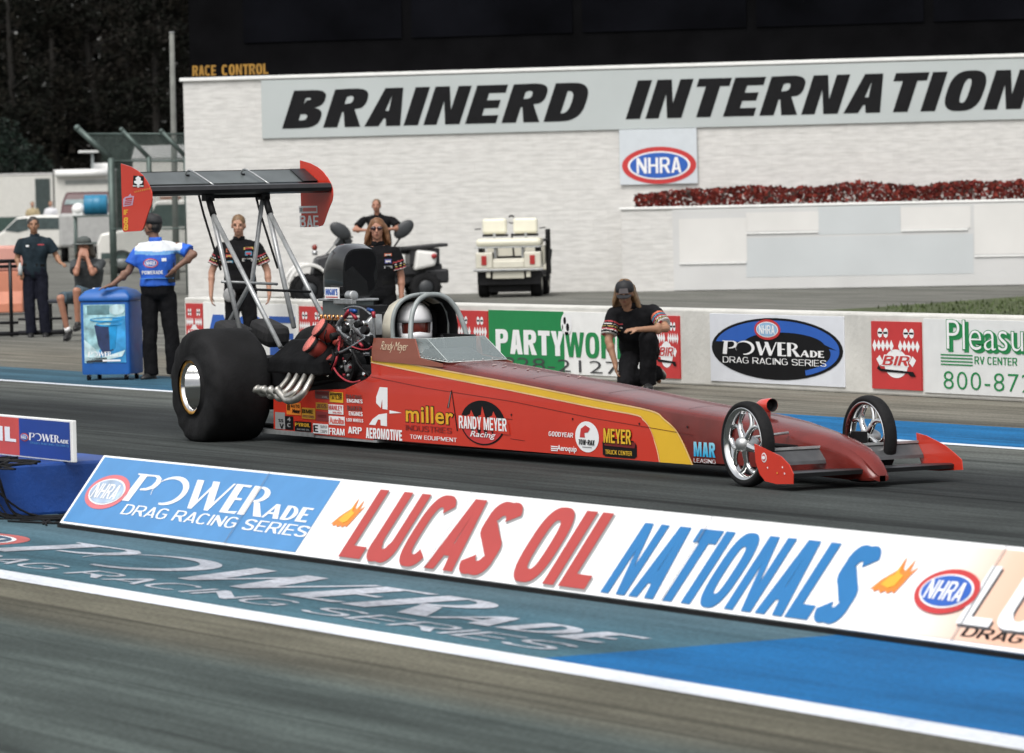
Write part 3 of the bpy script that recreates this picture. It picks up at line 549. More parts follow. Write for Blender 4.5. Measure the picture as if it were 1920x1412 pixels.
for i in range(9000):
    a = random.random(); x = p0[0]+.22+a*(25.3-p0[0]); yy = random.uniform(-PO+.12, -.2); hmax = .36+.12*noise.noise(Vector((x*.9, 2, 0)))+.06*noise.noise(Vector((x*3.1, 5, 0)))
    if x-p0[0] < 1.5: hmax *= .75+.25*(x-p0[0])/1.5
    z = fz0+random.random()**.7*max(.1, hmax); r_ = random.uniform(.03, .06); q = Vector((x, yy, z)); d1 = Vector((random.gauss(0, 1), random.gauss(0, 1), random.gauss(0, 1))).normalized(); d2 = d1.cross(Vector((random.gauss(0, 1), random.gauss(0, 1), random.gauss(0, 1)))).normalized()
    fb.add([q-d1*r_, q+d2*r_*.8, q+d1*r_, q-d2*r_*.8], [(0, 1, 2, 3)], reds[(0 if random.random() < .6 else 1) if random.random() < .85 else 2])
o = fb.build('flower_bed'); tag(o, 'dense band of dark red bedding flowers along the planter wall', 'flowers'); o['kind'] = 'stuff'
# ---------------------------------------------------------------- the dragster (x forward from the rear axle, y across, z up)
CO = Vector((-34.05, 16.4, 0))
car = thing('dragster', 'long red and maroon dragster with a yellow side stripe and tall black rear wing', 'race car', CO)
car_red = mat('race_red_paint', (.57, .040, .021), .26, var=.05, coat=.5, vsc=2); maroon = mat('maroon_metallic_paint', (.135, .017, .013), .26, .0, var=.25, coat=.2, vsc=3, bump=.35, bsc=3.2, spec=.35)
tan_red = mat('cowl_rose_paint', (.27, .085, .055), .3, var=.05, coat=.5); stripe_y = mat('stripe_yellow_paint', (.76, .46, .028), .28, var=.03, coat=.5)
pin = mat('pinstripe_cream', (.75, .5, .25), .4)
def CB(): return MB(CO)
sec = [(2.24, .310, .070, .735, .742), (2.6, .306, .064, .724, .732), (3.05, .301, .060, .706, .722), (3.5, .2955, .062, .684, .712), (4.5, .284, .065, .620, .648), (5.5, .273, .070, .552, .578), (6.5, .261, .078, .474, .498), (7.5, .250, .083, .413, .434),
       (7.9, .226, .075, .368, .404), (8.3, .182, .062, .312, .354), (8.6, .138, .050, .264, .306), (8.78, .110, .045, .222, .262), (8.90, .092, .043, .170, .208), (8.97, .080, .044, .122, .158), (9.01, .068, .047, .090, .118), (9.03, .050, .052, .076, .092), (9.038, .022, .060, .068, .074)]
def half(hw, zb, zs, zc): return [(0, zb), (hw*.88, zb), (hw, zb+.018), (hw, zs-.028), (hw-.006, zs-.010), (hw-.022, zs+.001), (hw*.72, zs+(zc-zs)*.55), (hw*.36, zc-.002), (0, zc)]
rings = []
for x, hw, zb, zs, zc in sec:
    h_ = half(hw, zb, zs, zc); rings.append([(x, y, z) for y, z in h_]+[(x, -y, z) for y, z in reversed(h_[1:-1])])
b = CB(); b.loft(rings, maroon); body = b.build('body', car); body.data.set_sharp_from_angle(angle=math.radians(38))
SN = Vector((-.0114, 1, 0)); SP = CO+Vector((.48, -.33, 0))
def CS(x, y): p = onplane(x, y, SP, SN)-CO; return (p.x, p.z)
def side(a, z, k=1): return CO+Vector((a, -.33+.0114*(a-.48)-.0022*k, z))
def far_side(a, z, k=1): return CO+Vector((a, .33-.0114*(a-.48)+.0022*k, z))
def CSL(l): return [CS(x, y) for x, y in l]
# rear side panels
rp = CSL([(513, 742), (513, 806), (560, 813), (640, 822), (700, 828)]); rp = [(.48, .36), (.47, .10), (1.0, .085), (2.236, .072), (2.236, .60), (2.15, .555), (1.76, .462), (1.23, .440)]
for fn, nm in ((lambda a, z, k: (a, -.33+.0114*(a-.48)+.012-.012*k, z), 'side_panel'), (lambda a, z, k: (a, .33-.0114*(a-.48)-.012+.012*k, z), 'side_panel')):
    b = CB(); b.prism(rp, fn, 1.0, car_red); b.build(nm, car)
b = CB(); b.box((.34, -.31, .055), (2.3, .31, .075), steel_paint); b.box((.25, -.335, .06), (1.2, -.318, .095), steel_paint); b.build('belly_pan', car)
# printed colour fields on the long flat sides
up = [(696, 668), (840, 694.6), (960, 716.5), (1110.8, 746.9), (1219, 768.5), (1246, 785), (1273, 813), (1300.4, 873)]
lo = [(696, 678), (840, 707.6), (960, 731), (1111, 761.7), (1192, 776.6), (1206, 785), (1219, 801), (1232.7, 839), (1238.5, 867)]
U_p, L_p = CSL(up), CSL(lo); U_p[0] = (2.235, U_p[0][1]); L_p[0] = (2.235, L_p[0][1]); U_p[-1] = (U_p[-1][0], .078); L_p[-1] = (L_p[-1][0], .078)
def smooth_pl(P, n=6):
    Q = []; V = [Vector((a, c, 0)) for a, c in P]
    for i in range(len(V)-1):
        p0, p1, p2, p3 = V[max(i-1, 0)], V[i], V[i+1], V[min(i+2, len(V)-1)]
        for k in range(n):
            t = k/n; q = .5*((2*p1)+(p2-p0)*t+(2*p0-5*p1+4*p2-p3)*t*t+(3*p1-p0-3*p2+p3)*t**3); Q.append((q.x, q.y))
    return Q+[P[-1]]
U_s, L_s = smooth_pl(U_p), smooth_pl(L_p)
for fn in (side, far_side):
    b = CB(); b.poly([L_s+[(2.235, .085)]], fn, car_red, 1); b.build('red_paint_field', body)
    b = CB(); b.poly([U_s+L_s[::-1]], fn, stripe_y, 1); b.build('yellow_stripe', body)
    b = CB()
    for P in (U_s, L_s): b.poly([P+[(a+.0, c-.010 if i < len(P)-9 else c) if i < len(P)-9 else (a-.014, c) for i, (a, c) in list(enumerate(P))[::-1]]], fn, pin, 2)
    b.build('pinstripe', body)
b = CB()
for l in ([(697, 706), (800, 727), (960, 752), (1110, 783), (1300, 815)], [(935, 783), (962, 786)], [(958, 822), (985, 826)]):
    P = CSL(l); b.poly([P+[(a, c-.004) for a, c in P[::-1]]], side, maroon, 2)
for x in (880, 960, 1075, 1200, 1290):
    for y in (792+(x-880)*.07,): q = CS(x, y-20); b.poly([ellp(q[0], q[1], .010, .010, 8)], side, dark_metal, 3)
b.build('panel_seam', body)
b = CB(); fnS = lambda a, c, k=1: CO+Vector((a, c, np.interp(a, [q[0] for q in sec], [q[3]+(q[4]-q[3])*max(0., 1-(abs(c)/q[1])**2*1.05) for q in sec])+.003))
for a in (3.62, 4.7, 5.8, 6.9):
    w_ = np.interp(a, [q[0] for q in sec], [q[1] for q in sec])*.78; ys_ = [-w_+2*w_*i/10 for i in range(11)]; b.poly([[(a, y) for y in ys_]+[(a+.007, y) for y in ys_[::-1]]], fnS, dark_metal, 1)
b.build('deck_seam', body)
# cockpit cowl sides and front deck lettering
for s_ in (-1, 1):
    b = CB(); fn = lambda a, z, k, s_=s_: (a, s_*(.312-.0114*(a-2.2)+.010*k-.05*max(0, z-.80)), z)
    b.prism([(2.26, .70), (2.27, .80), (2.30, .880), (2.98, .885), (3.06, .74), (3.42, .70), (3.42, .675)], fn, 1.0, tan_red); o_ = b.build('cockpit_cowl', car)
    if s_ < 0:
        b = CB(); fn2 = lambda a, z, k=1: CO+Vector((a, -(.312-.0114*(a-2.2)+.013-.05*max(0, z-.80)), z)); cr = mat('cream_script', (.80, .68, .48), .4)
        b.text('Randy Meyer', fn2, 2.42, .768, .46, .088, cr, -.014, .55, .86, 1); b.build('script_name', o_)
b = CB(); deckz = lambda x: np.interp(x, [s_[0] for s_ in sec], [s_[4] for s_ in sec])
fnD = lambda a, c, k=1: CO+Vector((a, c, deckz(a)+.004))
scr = mat('pale_pink_script', (.36, .22, .20), .4, var=.2)
for j, (x0_, n_) in enumerate(((3.75, 9), (4.2, 7), (4.75, 6))):
    pl = [(x0_+.045*i, -.08+.06*j+.035*math.sin(i*2.1+j*1.3)+.004*i) for i in range(n_)]; pl2 = smooth_pl(pl, 3); b.poly([pl2+[(a+.012, c+.012) for a, c in pl2[::-1]]], fnD, scr, 1)
b.build('deck_script', body)
# ---- sponsor marks on the near side
def smark(name, fnc):
    b = CB(); fnc(b); return b.build(name, body)
def stx(b, t, x0, y0, x1, y1, m, bold=.02, shear=0, k=3, sp=1.):
    """lettering whose lower-left and upper-right corners are surveyed on the body side"""
    a, c = CS(x0, y0), CS(x1, y1); b.text(t, side, a[0], a[1], c[0]-a[0], c[1]-a[1], m, bold, shear, sp, k)
def srect(b, x0, y0, x1, y1, m, k=2):
    a, c = CS(x0, y0), CS(x1, y1); b.poly([rect(a[0], a[1], c[0], c[1])], side, m, k)
ZX = lambda x: 500+x*.1875
ZY = lambda y: 720+y*.1875
def zt_(b, t, x0, y0, x1, y1, m, bold=.02, shear=0, k=3, sp=1.): stx(b, t, ZX(x0), ZY(y0), ZX(x1), ZY(y1), m, bold, shear, k, sp)
def zr_(b, x0, y0, x1, y1, m, k=2): srect(b, ZX(x0), ZY(y0), ZX(x1), ZY(y1), m, k)
def zp_(b, l, m, k=2): b.poly([CSL([(ZX(x), ZY(y)) for x, y in l])], side, m, k)
def f(b):
    zt_(b, 'AEROMOTIVE', 1000, 540, 1360, 462, letter_white, .045, 0, 3, .9)
    zp_(b, [(1135, 30), (1213, 36), (1213, 256), (1163, 250), (1160, 150), (1146, 240), (1100, 190), (1100, 130)], letter_white); zp_(b, [(1208, 292), (1208, 422), (1146, 415), (1143, 358), (1118, 354), (1092, 412), (1028, 406), (1065, 350), (1125, 305)], letter_white); zp_(b, [(1233, 262), (1356, 288), (1233, 296)], letter_white)
smark('arrow_emblem', f)
gold = ramp_mat('gold_fade_print', 2, .33, .45, [(0, (.72, .38, .02)), (.5, (.75, .47, .05)), (.8, (.78, .66, .35)), (1, (.8, .75, .6))], .35)
def f(b):
    zt_(b, 'miller', 1394, 384, 1880, 232, black, .045, 0, 2, 1.06); zt_(b, 'miller', 1400, 377, 1870, 241, gold, .018, 0, 3, 1.06)
    zt_(b, 'INDUSTRIES', 1398, 462, 1858, 440, mat('dark_red_vinyl', (.16, .012, .012), .4), -.005, 0, 3, 1.1); zt_(b, 'TOW EQUIPMENT', 1440, 545, 1908, 540, letter_white, .0, 0, 3, 1.08)
    zp_(b, [(1848, 65), (1856, 65), (1828, 240), (1808, 240)], black); zp_(b, [(1850, 60), (1858, 62), (1918, 470), (1906, 470)], black); zp_(b, [(1846, 80), (1850, 80), (1826, 235), (1820, 235)], grey_v, 3)
smark('tow_equipment_lettering', f)
def f(b):
    c = CS(906, 793); r = CS(948, 793)[0]-c[0]; rz = c[1]-CS(906, 835)[1]; F = lambda a, z, k=1: side(c[0]+a*r, c[1]+z*rz, k)
    b.poly([ellp(0, 0, 1, 1)], F, black, 2); b.poly([ellp(0, 0, .93, .93, 24, 180, 360)], F, red_v, 3)
    for q in (-.5, 0, .5): b.poly([[(q-.2, .0), (q+.2, .0), (q+.12, .3), (q, .75 if q == 0 else .55), (q-.06, .35), (q-.18, .3)]], F, car_red, 3)
    for q in (-.45, -.15, .15, .45): b.poly([[(q-.12, -.2), (q+.12, -.2), (q, -.75+.6*abs(q))]], F, black, 4)
    b.poly([[(-1.15, .30), (1.15, .12), (1.22, -.45), (-.98, -.2)]], F, car_red, 4)
    b.text('RANDY MEYER', F, -1.05, -.30, 2.15, .56, letter_white, .03, 0, .92, 5); b.text('Racing', F, -.55, -.72, 1.15, .34, letter_white, .01, .3, 1, 5)
smark('flame_roundel', f)
Z5X = lambda x: 840+x*.2708
Z5Y = lambda y: 560+y*.2708
def f5(b, t, x0, y0, x1, y1, m, bold=.02, shear=0, k=3, sp=1.): stx(b, t, Z5X(x0), Z5Y(y0), Z5X(x1), Z5Y(y1), m, bold, shear, k, sp)
def f(b): f5(b, 'GOODYEAR', 702, 950, 872, 930, letter_white, .02, .1); f5(b, 'Aeroquip', 760, 1062, 895, 1022, letter_white, .02, .15); [b.poly([CSL([(Z5X(715), Z5Y(y)), (Z5X(765), Z5Y(y+4)), (Z5X(765), Z5Y(y+11)), (Z5X(722), Z5Y(y+9))])], side, letter_white, 3) for y in (1018, 1032, 1045)]
smark('tyre_and_hose_lettering', f)
def f(b):
    c = CS(Z5X(966), Z5Y(957)); r = CS(Z5X(1048), Z5Y(957))[0]-c[0]; rz = .112; b.poly([ellp(c[0], c[1], r, rz)], side, letter_white, 2)
    F = lambda a, z, k=1: side(c[0]+a*r, c[1]+z*rz, k); b.poly([[(-.6, -.05), (-.5, .5), (-.1, .75), (.3, .55), (.1, .3), (-.2, .25), (-.15, -.05)]], F, red_v, 3); b.text('TOW-RAX', F, -.68, -.52, 1.36, .34, black, .04, .15, .9, 4); b.poly([rect(-.4, -.7, .4, -.64)], F, grey_v, 3)
smark('white_roundel', f)
def f(b):
    a, c = CS(Z5X(1075), Z5Y(1092)), CS(Z5X(1310), Z5Y(985)); w_, h_ = c[0]-a[0], c[1]-a[1]; F = lambda u, v, k=1: side(a[0]+u*w_, a[1]+v*h_, k)
    b.poly([[(.08, 0), (.92, 0), (1, .12), (1, .75), (.9, .98), (.1, 1.05), (0, .8), (0, .12)]], F, black, 2); b.poly([[(.06, .62), (.94, .58), (.98, .9), (.06, .95)]], F, mat('dark_red_vinyl', (.16, .012, .012)), 3)
    b.text('MEYER', F, .05, .73, .82, .86, black, .07, 0, .9, 4); b.text('MEYER', F, .06, .78, .80, .80, stripe_y, .03, 0, .9, 5); b.text('TRUCK CENTER', F, .1, .16, .78, .24, stripe_y, .01, 0, .95, 5)
smark('truck_center_badge', f)
cy = ramp_mat('cyan_fade_print', 2, .15, .29, [(0, (.02, .35, .62)), (.6, (.25, .6, .75)), (1, (.8, .82, .82))], .35)
def f(b): f5(b, 'MAR', 1708, 1090, 1855, 1000, cy, .05, 0, 3, .95); f5(b, 'LEASING', 1708, 1132, 1858, 1116, letter_white, -.02, 0, 3, 1.05)
smark('leasing_lettering', f)
dk_red = mat('dark_red_vinyl', (.16, .012, .012)); brown_v = mat('faded_brown_vinyl', (.14, .05, .045), .45)
stk = [('yellow_spark_sticker', (635, 188, 768, 82), yellow_v, [('TAYLOR', .06, .28, .88, .46, black), ('=', .05, .75, .9, .2, black)]),
       ('valve_sticker', (622, 305, 770, 208), letter_white, [('MANLEY', .04, .42, .9, .5, red_v), ('VALVES', .3, .08, .6, .2, red_v)]),
       ('spark_plug_sticker', (628, 412, 785, 325), letter_white, [('Autolite', .04, .12, .92, .75, mat('pale_red_vinyl', (.6, .12, .1), .45))]),
       ('filter_sticker', (630, 512, 785, 445), None, [('FRAM', 0, 0, 1, 1, letter_white)]),
       ('yellow_parts_sticker', (497, 258, 615, 186), mat('mustard_vinyl', (.5, .25, .02), .45), [('JEGS', .08, .2, .84, .6, brown_v)]),
       ('piston_sticker', (357, 352, 490, 240), mat('mustard_vinyl', (.5, .25, .02), .45), [('BME', .05, .5, .8, .35, black), ('PISTONS', .08, .12, .84, .2, brown_v)]),
       ('orange_gear_sticker', (205, 312, 345, 186), orange_v, [('III', .06, .35, .2, .5, black), ('AUTO', .32, .6, .6, .24, black), ('Meter', .42, .15, .55, .35, black)]),
       ('oil_sticker', (285, 478, 448, 378), black, [('PYROIL', .05, .5, .9, .34, yellow_v), ('RACING OIL', .15, .15, .75, .14, grey_v)]),
       ('clutch_sticker', (470, 500, 620, 400), letter_white, [('E', .04, .15, .3, .7, black), ('SUPER', .5, .58, .44, .28, grey_v), ('COUPE', .5, .12, .44, .28, grey_v)]),
       ('small_black_sticker', (190, 462, 270, 320), black, [('4', .3, .62, .4, .28, grey_v), ('C', .3, .2, .4, .28, grey_v)]),
       ('grey_chevron_sticker', (92, 455, 186, 282), grey_v, [('SS', .35, .42, .5, .18, black), ('V', .45, .05, .45, .28, black)]),
       ('dull_sticker', (490, 152, 630, 66), brown_v, [('HAMBURGER', .05, .5, .9, .35, dk_red), ('OIL', .5, .1, .45, .25, grey_v)]),
       ('small_red_sticker', (500, 372, 618, 275), mat('dull_red_vinyl', (.24, .03, .03), .45), [('WISECO', .15, .35, .7, .3, dk_red)]),
       ('bolt_sticker', (805, 522, 975, 432), None, [('ARP', .1, .25, .8, .75, letter_white)]),
       ('wheel_sticker', (805, 380, 972, 348), None, [('LODI WHEELS', 0, 0, 1, 1, letter_white)]),
       ('top_script_sticker', (792, 190, 965, 108), None, [('RACING', .05, .5, .9, .5, brown_v), ('ENGINES', .1, 0, .9, .45, letter_white)]),
       ('lower_script_sticker', (795, 318, 965, 215), None, [('BAKER', .1, .5, .85, .45, brown_v), ('ENGINES', .2, 0, .8, .4, letter_white)])]
for nm, (x0, y0, x1, y1), bgm, txs in stk:
    def f(b, x0=x0, y0=y0, x1=x1, y1=y1, bgm=bgm, txs=txs):
        xm = (x0+x1)/2; a = CS(ZX(x0), ZY(y0-8)); c = CS(ZX(x1), ZY(y1+4)); w_, h_ = c[0]-a[0], c[1]-a[1]
        if bgm: b.poly([rect(a[0], a[1], c[0], c[1])], side, bgm, 2)
        for t, u, v, ww, hh, m in txs: b.text(t, side, a[0]+u*w_, a[1]+v*h_, ww*w_, hh*h_, m, .03, 0, .92, 3)
    smark(nm, f)
# ---- wheels
def tyre_lathe(b, prof, yc, sgn, zc, x, m, n=64): b.lathe([(sgn*h, r) for h, r in prof], (x, yc, zc), (0, 1, 0), m, n)
gold_ring = mat('gold_wheel_lip', (.33, .17, .03), .45, .3, var=.6, vsc=14)
for s_ in (-1, 1):
    wt = bpy.data.objects.new('rear_wheel', None); COL.objects.link(wt); wt.parent = car; wt.location = (0, 0, 0); WL[wt.name] = CO
    yo = -.85 if s_ < 0 else .75
    b = CB(); prof = [(-.02, .225), (.012, .238), (.004, .27), (0, .33), (.008, .395), (.022, .437), (.045, .460), (.08, .471), (.16, .476), (.27, .477), (.40, .475), (.465, .469), (.505, .455), (.528, .43), (.542, .39), (.55, .33), (.545, .27), (.53, .238)]
    tyre_lathe(b, [(-h, r) for h, r in prof], yo, s_, .452, 0, rubber, 96)
    for v in b.v:
        if v.z < .004: v.z = .004
        v.y += s_*.014*max(0, 1-(v.z)/.16)*(1 if abs(v.y-16.4-yo) < .25 else -1)
        a = math.atan2(v.z-.452, v.x-CO.x); rr_t = math.hypot(v.z-.452, v.x-CO.x); wv = (.0045 if abs(v.y-16.4-yo) < .03 else .0025)*math.sin(a*13+rr_t*38+1.2*math.sin(a*3)); v.y += wv*1.5*(1 if rr_t < .455 else .2)*max(0, min(1, (rr_t-.27)/.06)); v.z += .0025*math.sin(a*9+v.y*20)
    b.build('tyre', wt)
    b = CB(); b.lathe([(-s_*h, r) for h, r in [(.012, .230), (.0, .230), (-.004, .222), (-.004, .205), (.004, .196)]], (0, yo, .452), (0, 1, 0), gold_ring, 56); b.build('bead_ring', wt)
    b = CB(); b.lathe([(-s_*h, r) for h, r in [(.0, .200), (.006, .19), (.03, .182), (.2, .175), (.24, .15), (.25, .06), (.2, .05), (.19, .0)]], (0, yo, .452), (0, 1, 0), chrome, 56)
    for k in range(5):
        a = k*2*math.pi/5+.3; b.tube([(.09*math.cos(a), yo-s_*.23, .452+.09*math.sin(a)), (.09*math.cos(a), yo-s_*.19, .452+.09*math.sin(a))], .012, steel, 8)
    b.build('rim', wt)
FX = 8.30
for s_ in (-1, 1):
    wt = bpy.data.objects.new('front_wheel', None); COL.objects.link(wt); wt.parent = car; WL[wt.name] = CO
    yc = -.582 if s_ < 0 else .385; zc = .287
    b = CB(); b.lathe([(-.034, .236), (-.044, .248), (-.048, .262), (-.040, .277), (-.02, .284), (0, .286), (.02, .284), (.040, .277), (.048, .262), (.044, .248), (.034, .236)], (FX, yc, zc), (0, 1, 0), rubber, 72); b.build('tyre', wt)
    b = CB(); b.lathe([(-.036, .247), (-.044, .243), (-.044, .236), (-.03, .222), (-.012, .212), (.012, .212), (.03, .222), (.044, .236), (.044, .243), (.036, .247)], (FX, yc, zc), (0, 1, 0), chrome, 64)
    for k in range(5):
        a = k*2*math.pi/5+.95
        P = lambda r, da, dy: (FX+r*math.cos(a+da), yc+dy, zc+r*math.sin(a+da))
        b.curve([P(.03, 0, -.02), P(.09, .0, -.016), P(.135, .05, -.01), P(.175, .22, -.006), P(.214, .42, 0)], [.030, .023, .018, .016, .020], chrome, 8, 4); b.curve([P(.09, 0, -.016), P(.135, -.05, -.01), P(.175, -.22, -.006), P(.214, -.42, 0)], [.020, .018, .016, .020], chrome, 8, 4)
    b.build('rim', wt)
    b = CB(); b.lathe([(-.085, .0), (-.085, .022), (-.075, .038), (-.05, .05), (-.02, .056), (.03, .056), (.05, .046), (.07, .036), (.07, 0)], (FX, yc, zc), (0, 1, 0), alu, 24); b.build('hub', wt)
b = CB(); b.tube([(FX, -.54, .287), (FX-.02, -.17, .24)], .018, dark_metal); b.tube([(FX, .34, .287), (FX-.02, .17, .24)], .018, dark_metal); b.tube([(FX-.25, -.5, .25), (FX-.3, .34, .25)], .011, dark_metal); b.tube([(FX, .31, .287), (FX+.05, .29, .12)], .012, alu); b.box((FX-.06, .27, .24), (FX+.06, .33, .33), dark_metal); b.tube([(FX-.12, -.47, .32), (FX-.10, -.2, .34)], .01, alu); b.build('front_axle', car)
# ---- front wing
for s_, out in ((-1, [(8.485, .298), (8.811, .228), (8.912, .177), (8.962, .117), (8.955, .052), (8.751, .042), (8.612, .055), (8.547, .098), (8.497, .178)]), (1, [(8.485, .312), (8.60, .298), (8.811, .245), (8.93, .195), (9.02, .15), (9.03, .085), (8.751, .065), (8.612, .065), (8.547, .098), (8.497, .178)])):
    b = CB(); b.prism(out, lambda a, z, k, s_=s_: (a, s_*.64+s_*k, z), .006, car_red); pl_o = b.build('front_wing_end_plate', car)
    if s_ < 0:
        b = CB(); fnE = lambda a, z, k=1: CO+Vector((a, -.646-.002*k, z)); q = YP(1433, 858, 15.754)-CO
        b.poly([ellp(q.x, q.z, .032, .032, 20)], fnE, letter_white, 1); b.poly([ellp(q.x, q.z, .024, .024, 20)], fnE, red_v, 2); b.poly([ellp(q.x, q.z, .020, .012, 20)], fnE, letter_white, 3)
        for x, y in ((1458, 887), (1468, 876), (1472, 888), (1440, 877)): q = YP(x, y, 15.754)-CO; b.poly([ellp(q.x, q.z, .007, .007, 8)], fnE, letter_white if x != 1458 else yellow_v, 2)
        b.build('sticker', pl_o)
    y0, y1 = (-.638, -.06) if s_ < 0 else (.06, .638)
    carbon = mat('wing_carbon', (.014, .014, .015), .35, var=.3, vsc=10); wing_grey = mat('wing_grey', (.09, .092, .095), .35, .4, var=.15, vsc=10)
    b = CB(); b.prism([(8.93, .090), (8.935, .118), (8.90, .126), (8.60, .112), (8.60, .100)], lambda a, z, k: (a, y0+k, z), y1-y0, carbon); b.build('front_wing_blade', car)
    b = CB(); b.prism([(8.575, .148), (8.57, .170), (8.50, .250), (8.49, .246), (8.55, .148)], lambda a, z, k: (a, y0+k, z), y1-y0, wing_grey); b.box((8.49, y0, .246), (8.515, y1, .262), steel_paint); b.build('front_wing_flap', car)
b = CB(); b.ell((8.82, 0, .050), (.15, .10, .025), carbon); b.build('nose_skid', car)
b = CB(); b.lathe([(-.16, .0), (-.15, .02), (-.1, .038), (0, .048), (.03, .046)], (7.62, .02, .50), (1, 0, .0), car_red, 20); b.lathe([(.028, .046), (.028, .040), (-.02, .03), (-.02, 0)], (7.62, .02, .50), (1, 0, 0), black, 20); b.box((7.52, -.0, .42), (7.6, .04, .48), car_red); b.build('nose_pod', car, bevel=.004)
# ---- rear wing
plate = [(-1.32, 2.315), (-1.13, 2.288), (-.98, 2.25), (-.88, 2.21), (-.79, 2.155), (-.735, 2.11), (-.70, 2.06), (-.695, 2.01), (-.715, 1.96), (-.79, 1.885), (-.885, 1.77), (-.91, 1.75), (-.95, 1.742), (-1.27, 1.735), (-1.305, 1.74), (-1.32, 1.757)]
for s_ in (-1, 1):
    b = CB(); b.prism(plate, lambda a, z, k, s_=s_: (a, s_*.84+s_*k, z), .008, car_red); o_ = b.build('rear_wing_end_plate', car)
    b = CB(); Yq = 16.4-.849 if s_ < 0 else 16.4+.839; fnE = lambda a, z, k=1, s_=s_: CO+Vector((a, (-.848-.002*k) if s_ < 0 else (.84-.002*k), z))
    def Q(x, y): p = YP(x, y, Yq)-CO; return (p.x, p.z)
    if s_ < 0:
        zq = lambda l: [Q(220+x*.0991, 300+y*.0991) for x, y in l]
        b.poly([zq([(305, 295), (500, 305), (500, 520), (295, 515)])], fnE, black, 1); b.poly([zq([(345, 345), (400, 300), (455, 345), (445, 385), (490, 400), (470, 450), (430, 455), (420, 520), (385, 520), (375, 455), (330, 440), (320, 400), (365, 385)])], fnE, letter_white, 2); b.poly([zq([(300, 478), (380, 490), (500, 480), (500, 500), (300, 498)])], fnE, letter_white, 2)
        b.poly([zq([(110, 885), (110, 740), (150, 700), (205, 690), (250, 635), (270, 680), (320, 680), (290, 855)]), zq([(135, 855), (265, 840), (290, 705), (160, 725)])], fnE, mat('lilac_vinyl', (.45, .3, .42), .45), 1)
        for j in range(3): b.poly([zq([(150, 760+j*32), (280, 745+j*32), (278, 757+j*32), (150, 772+j*32)])], fnE, mat('lilac_vinyl', (.45, .3, .42)), 2)
        q0, q1 = zq([(120, 1335), (205, 1080)]); b.text('8', fnE, q0[0], q0[1], q1[0]-q0[0], (q1[1]-q0[1])*.5, yellow_v, .03, .1, 1, 1); b.text('8', fnE, q0[0], q0[1]+(q1[1]-q0[1])*.5, q1[0]-q0[0], (q1[1]-q0[1])*.5, yellow_v, .03, .1, 1, 1); q0, q1 = zq([(120, 1040), (205, 940)]); b.text('IF', fnE, q0[0], q0[1], q1[0]-q0[0], q1[1]-q0[1], yellow_v, .03, .1, 1, 1)
        for j in range(9): q = zq([(330+j*35, 620-j*8)])[0]; b.poly([rect(q[0], q[1], q[0]+.016, q[1]+.014)], fnE, mat('mustard_vinyl', (.5, .25, .02)), 1)
    else:
        a, c = Q(562.5, 426), Q(597, 403); b.text('BAE', fnE, a[0], a[1], c[0]-a[0], (c[1]-a[1])*.95, letter_white, .022, 0, .85, 1)
        a, c = Q(561, 400), Q(595, 386); b.poly([rect(a[0], a[1], c[0], c[1])], fnE, letter_white, 1); b.poly([rect(a[0]+.015, a[1]+.015, a[0]+.07, c[1]-.015)], fnE, grey_v, 2); b.poly([rect(a[0]+.08, a[1]+.015, c[0]-.015, c[1]-.015)], fnE, mat('pale_red_vinyl', (.6, .12, .1)), 2)
    b.build('sticker', o_)
ex = lambda a, z, k: (a, -.838+k, z)
b = CB(); b.prism([(-.72, 2.045), (-.70, 2.075), (-.72, 2.108), (-.78, 2.116), (-1.02, 2.118), (-1.02, 2.10), (-.80, 2.03)], ex, 1.676, carbon); b.build('rear_wing_main_plane', car)
flap_g = mat('rear_flap_grey', (.12, .135, .135), .3, .3, var=.2, vsc=4)
b = CB(); b.prism([(-1.00, 2.13), (-1.06, 2.115), (-1.26, 2.225), (-1.25, 2.235)], ex, 1.676, flap_g); b.box((-1.262, -.838, 2.225), (-1.25, .838, 2.240), carbon); b.prism([(-.97, 2.135), (-1.0, 2.12), (-1.24, 2.238), (-1.23, 2.243)], lambda a, z, k: (a, .70+k, z), .137, carbon); b.build('rear_wing_flap', car)  # dark strip at the far end paints the shade beside the end plate
for y in (-.30, .22):
    b = CB(); b.curve([(-1.22, y, 2.19), (-1.18, y, 2.235), (-1.1, y+.02, 2.235), (-.86, y+.10, 2.115)], .008, steel, 6, 4); b.box((-1.2, y-.012, 2.12), (-1.15, y+.012, 2.21), black); b.build('flap_bracket', car)
def strut(name, a, c, r, m=steel_paint, r2=None): b = CB(); b.tube([a, c], [r, r2 or r], m, 12); return b.build(name, car)
for s_ in (-1, 1):
    y = s_*.265
    strut('wing_strut', (-.85, y, 2.05), (-.30, s_*.25, .90), .021); strut('wing_strut', (-.76, y, 1.88), (.50 if s_ < 0 else .30, y, .77 if s_ < 0 else .93), .020)
    b = CB(); b.tube([(-1.04, y-.0, 2.06), (-.93, y, 1.86), (-.62, y, 1.40)], .010, dark_metal, 8); b.tube([(-.86, y, 2.06), (-.78, y, 1.92), (-.74, y, 1.86)], .030, dark_metal, 8); b.build('wing_brace', car)
b = CB(); b.tube([(-.87, .26, 2.0), (-1.03, .22, 1.30), (-1.16, .0, .86)], .019, steel_paint, 12); b.build('wing_strut', car)
b = CB(); b.tube([(-.62, -.26, 1.30), (-.62, .26, 1.265)], .012, steel_paint); b.build('cross_brace', car); b = CB(); b.tube([(-.05, -.26, 1.24), (.02, .26, 1.205)], .011, dark_metal); b.build('cross_brace', car)
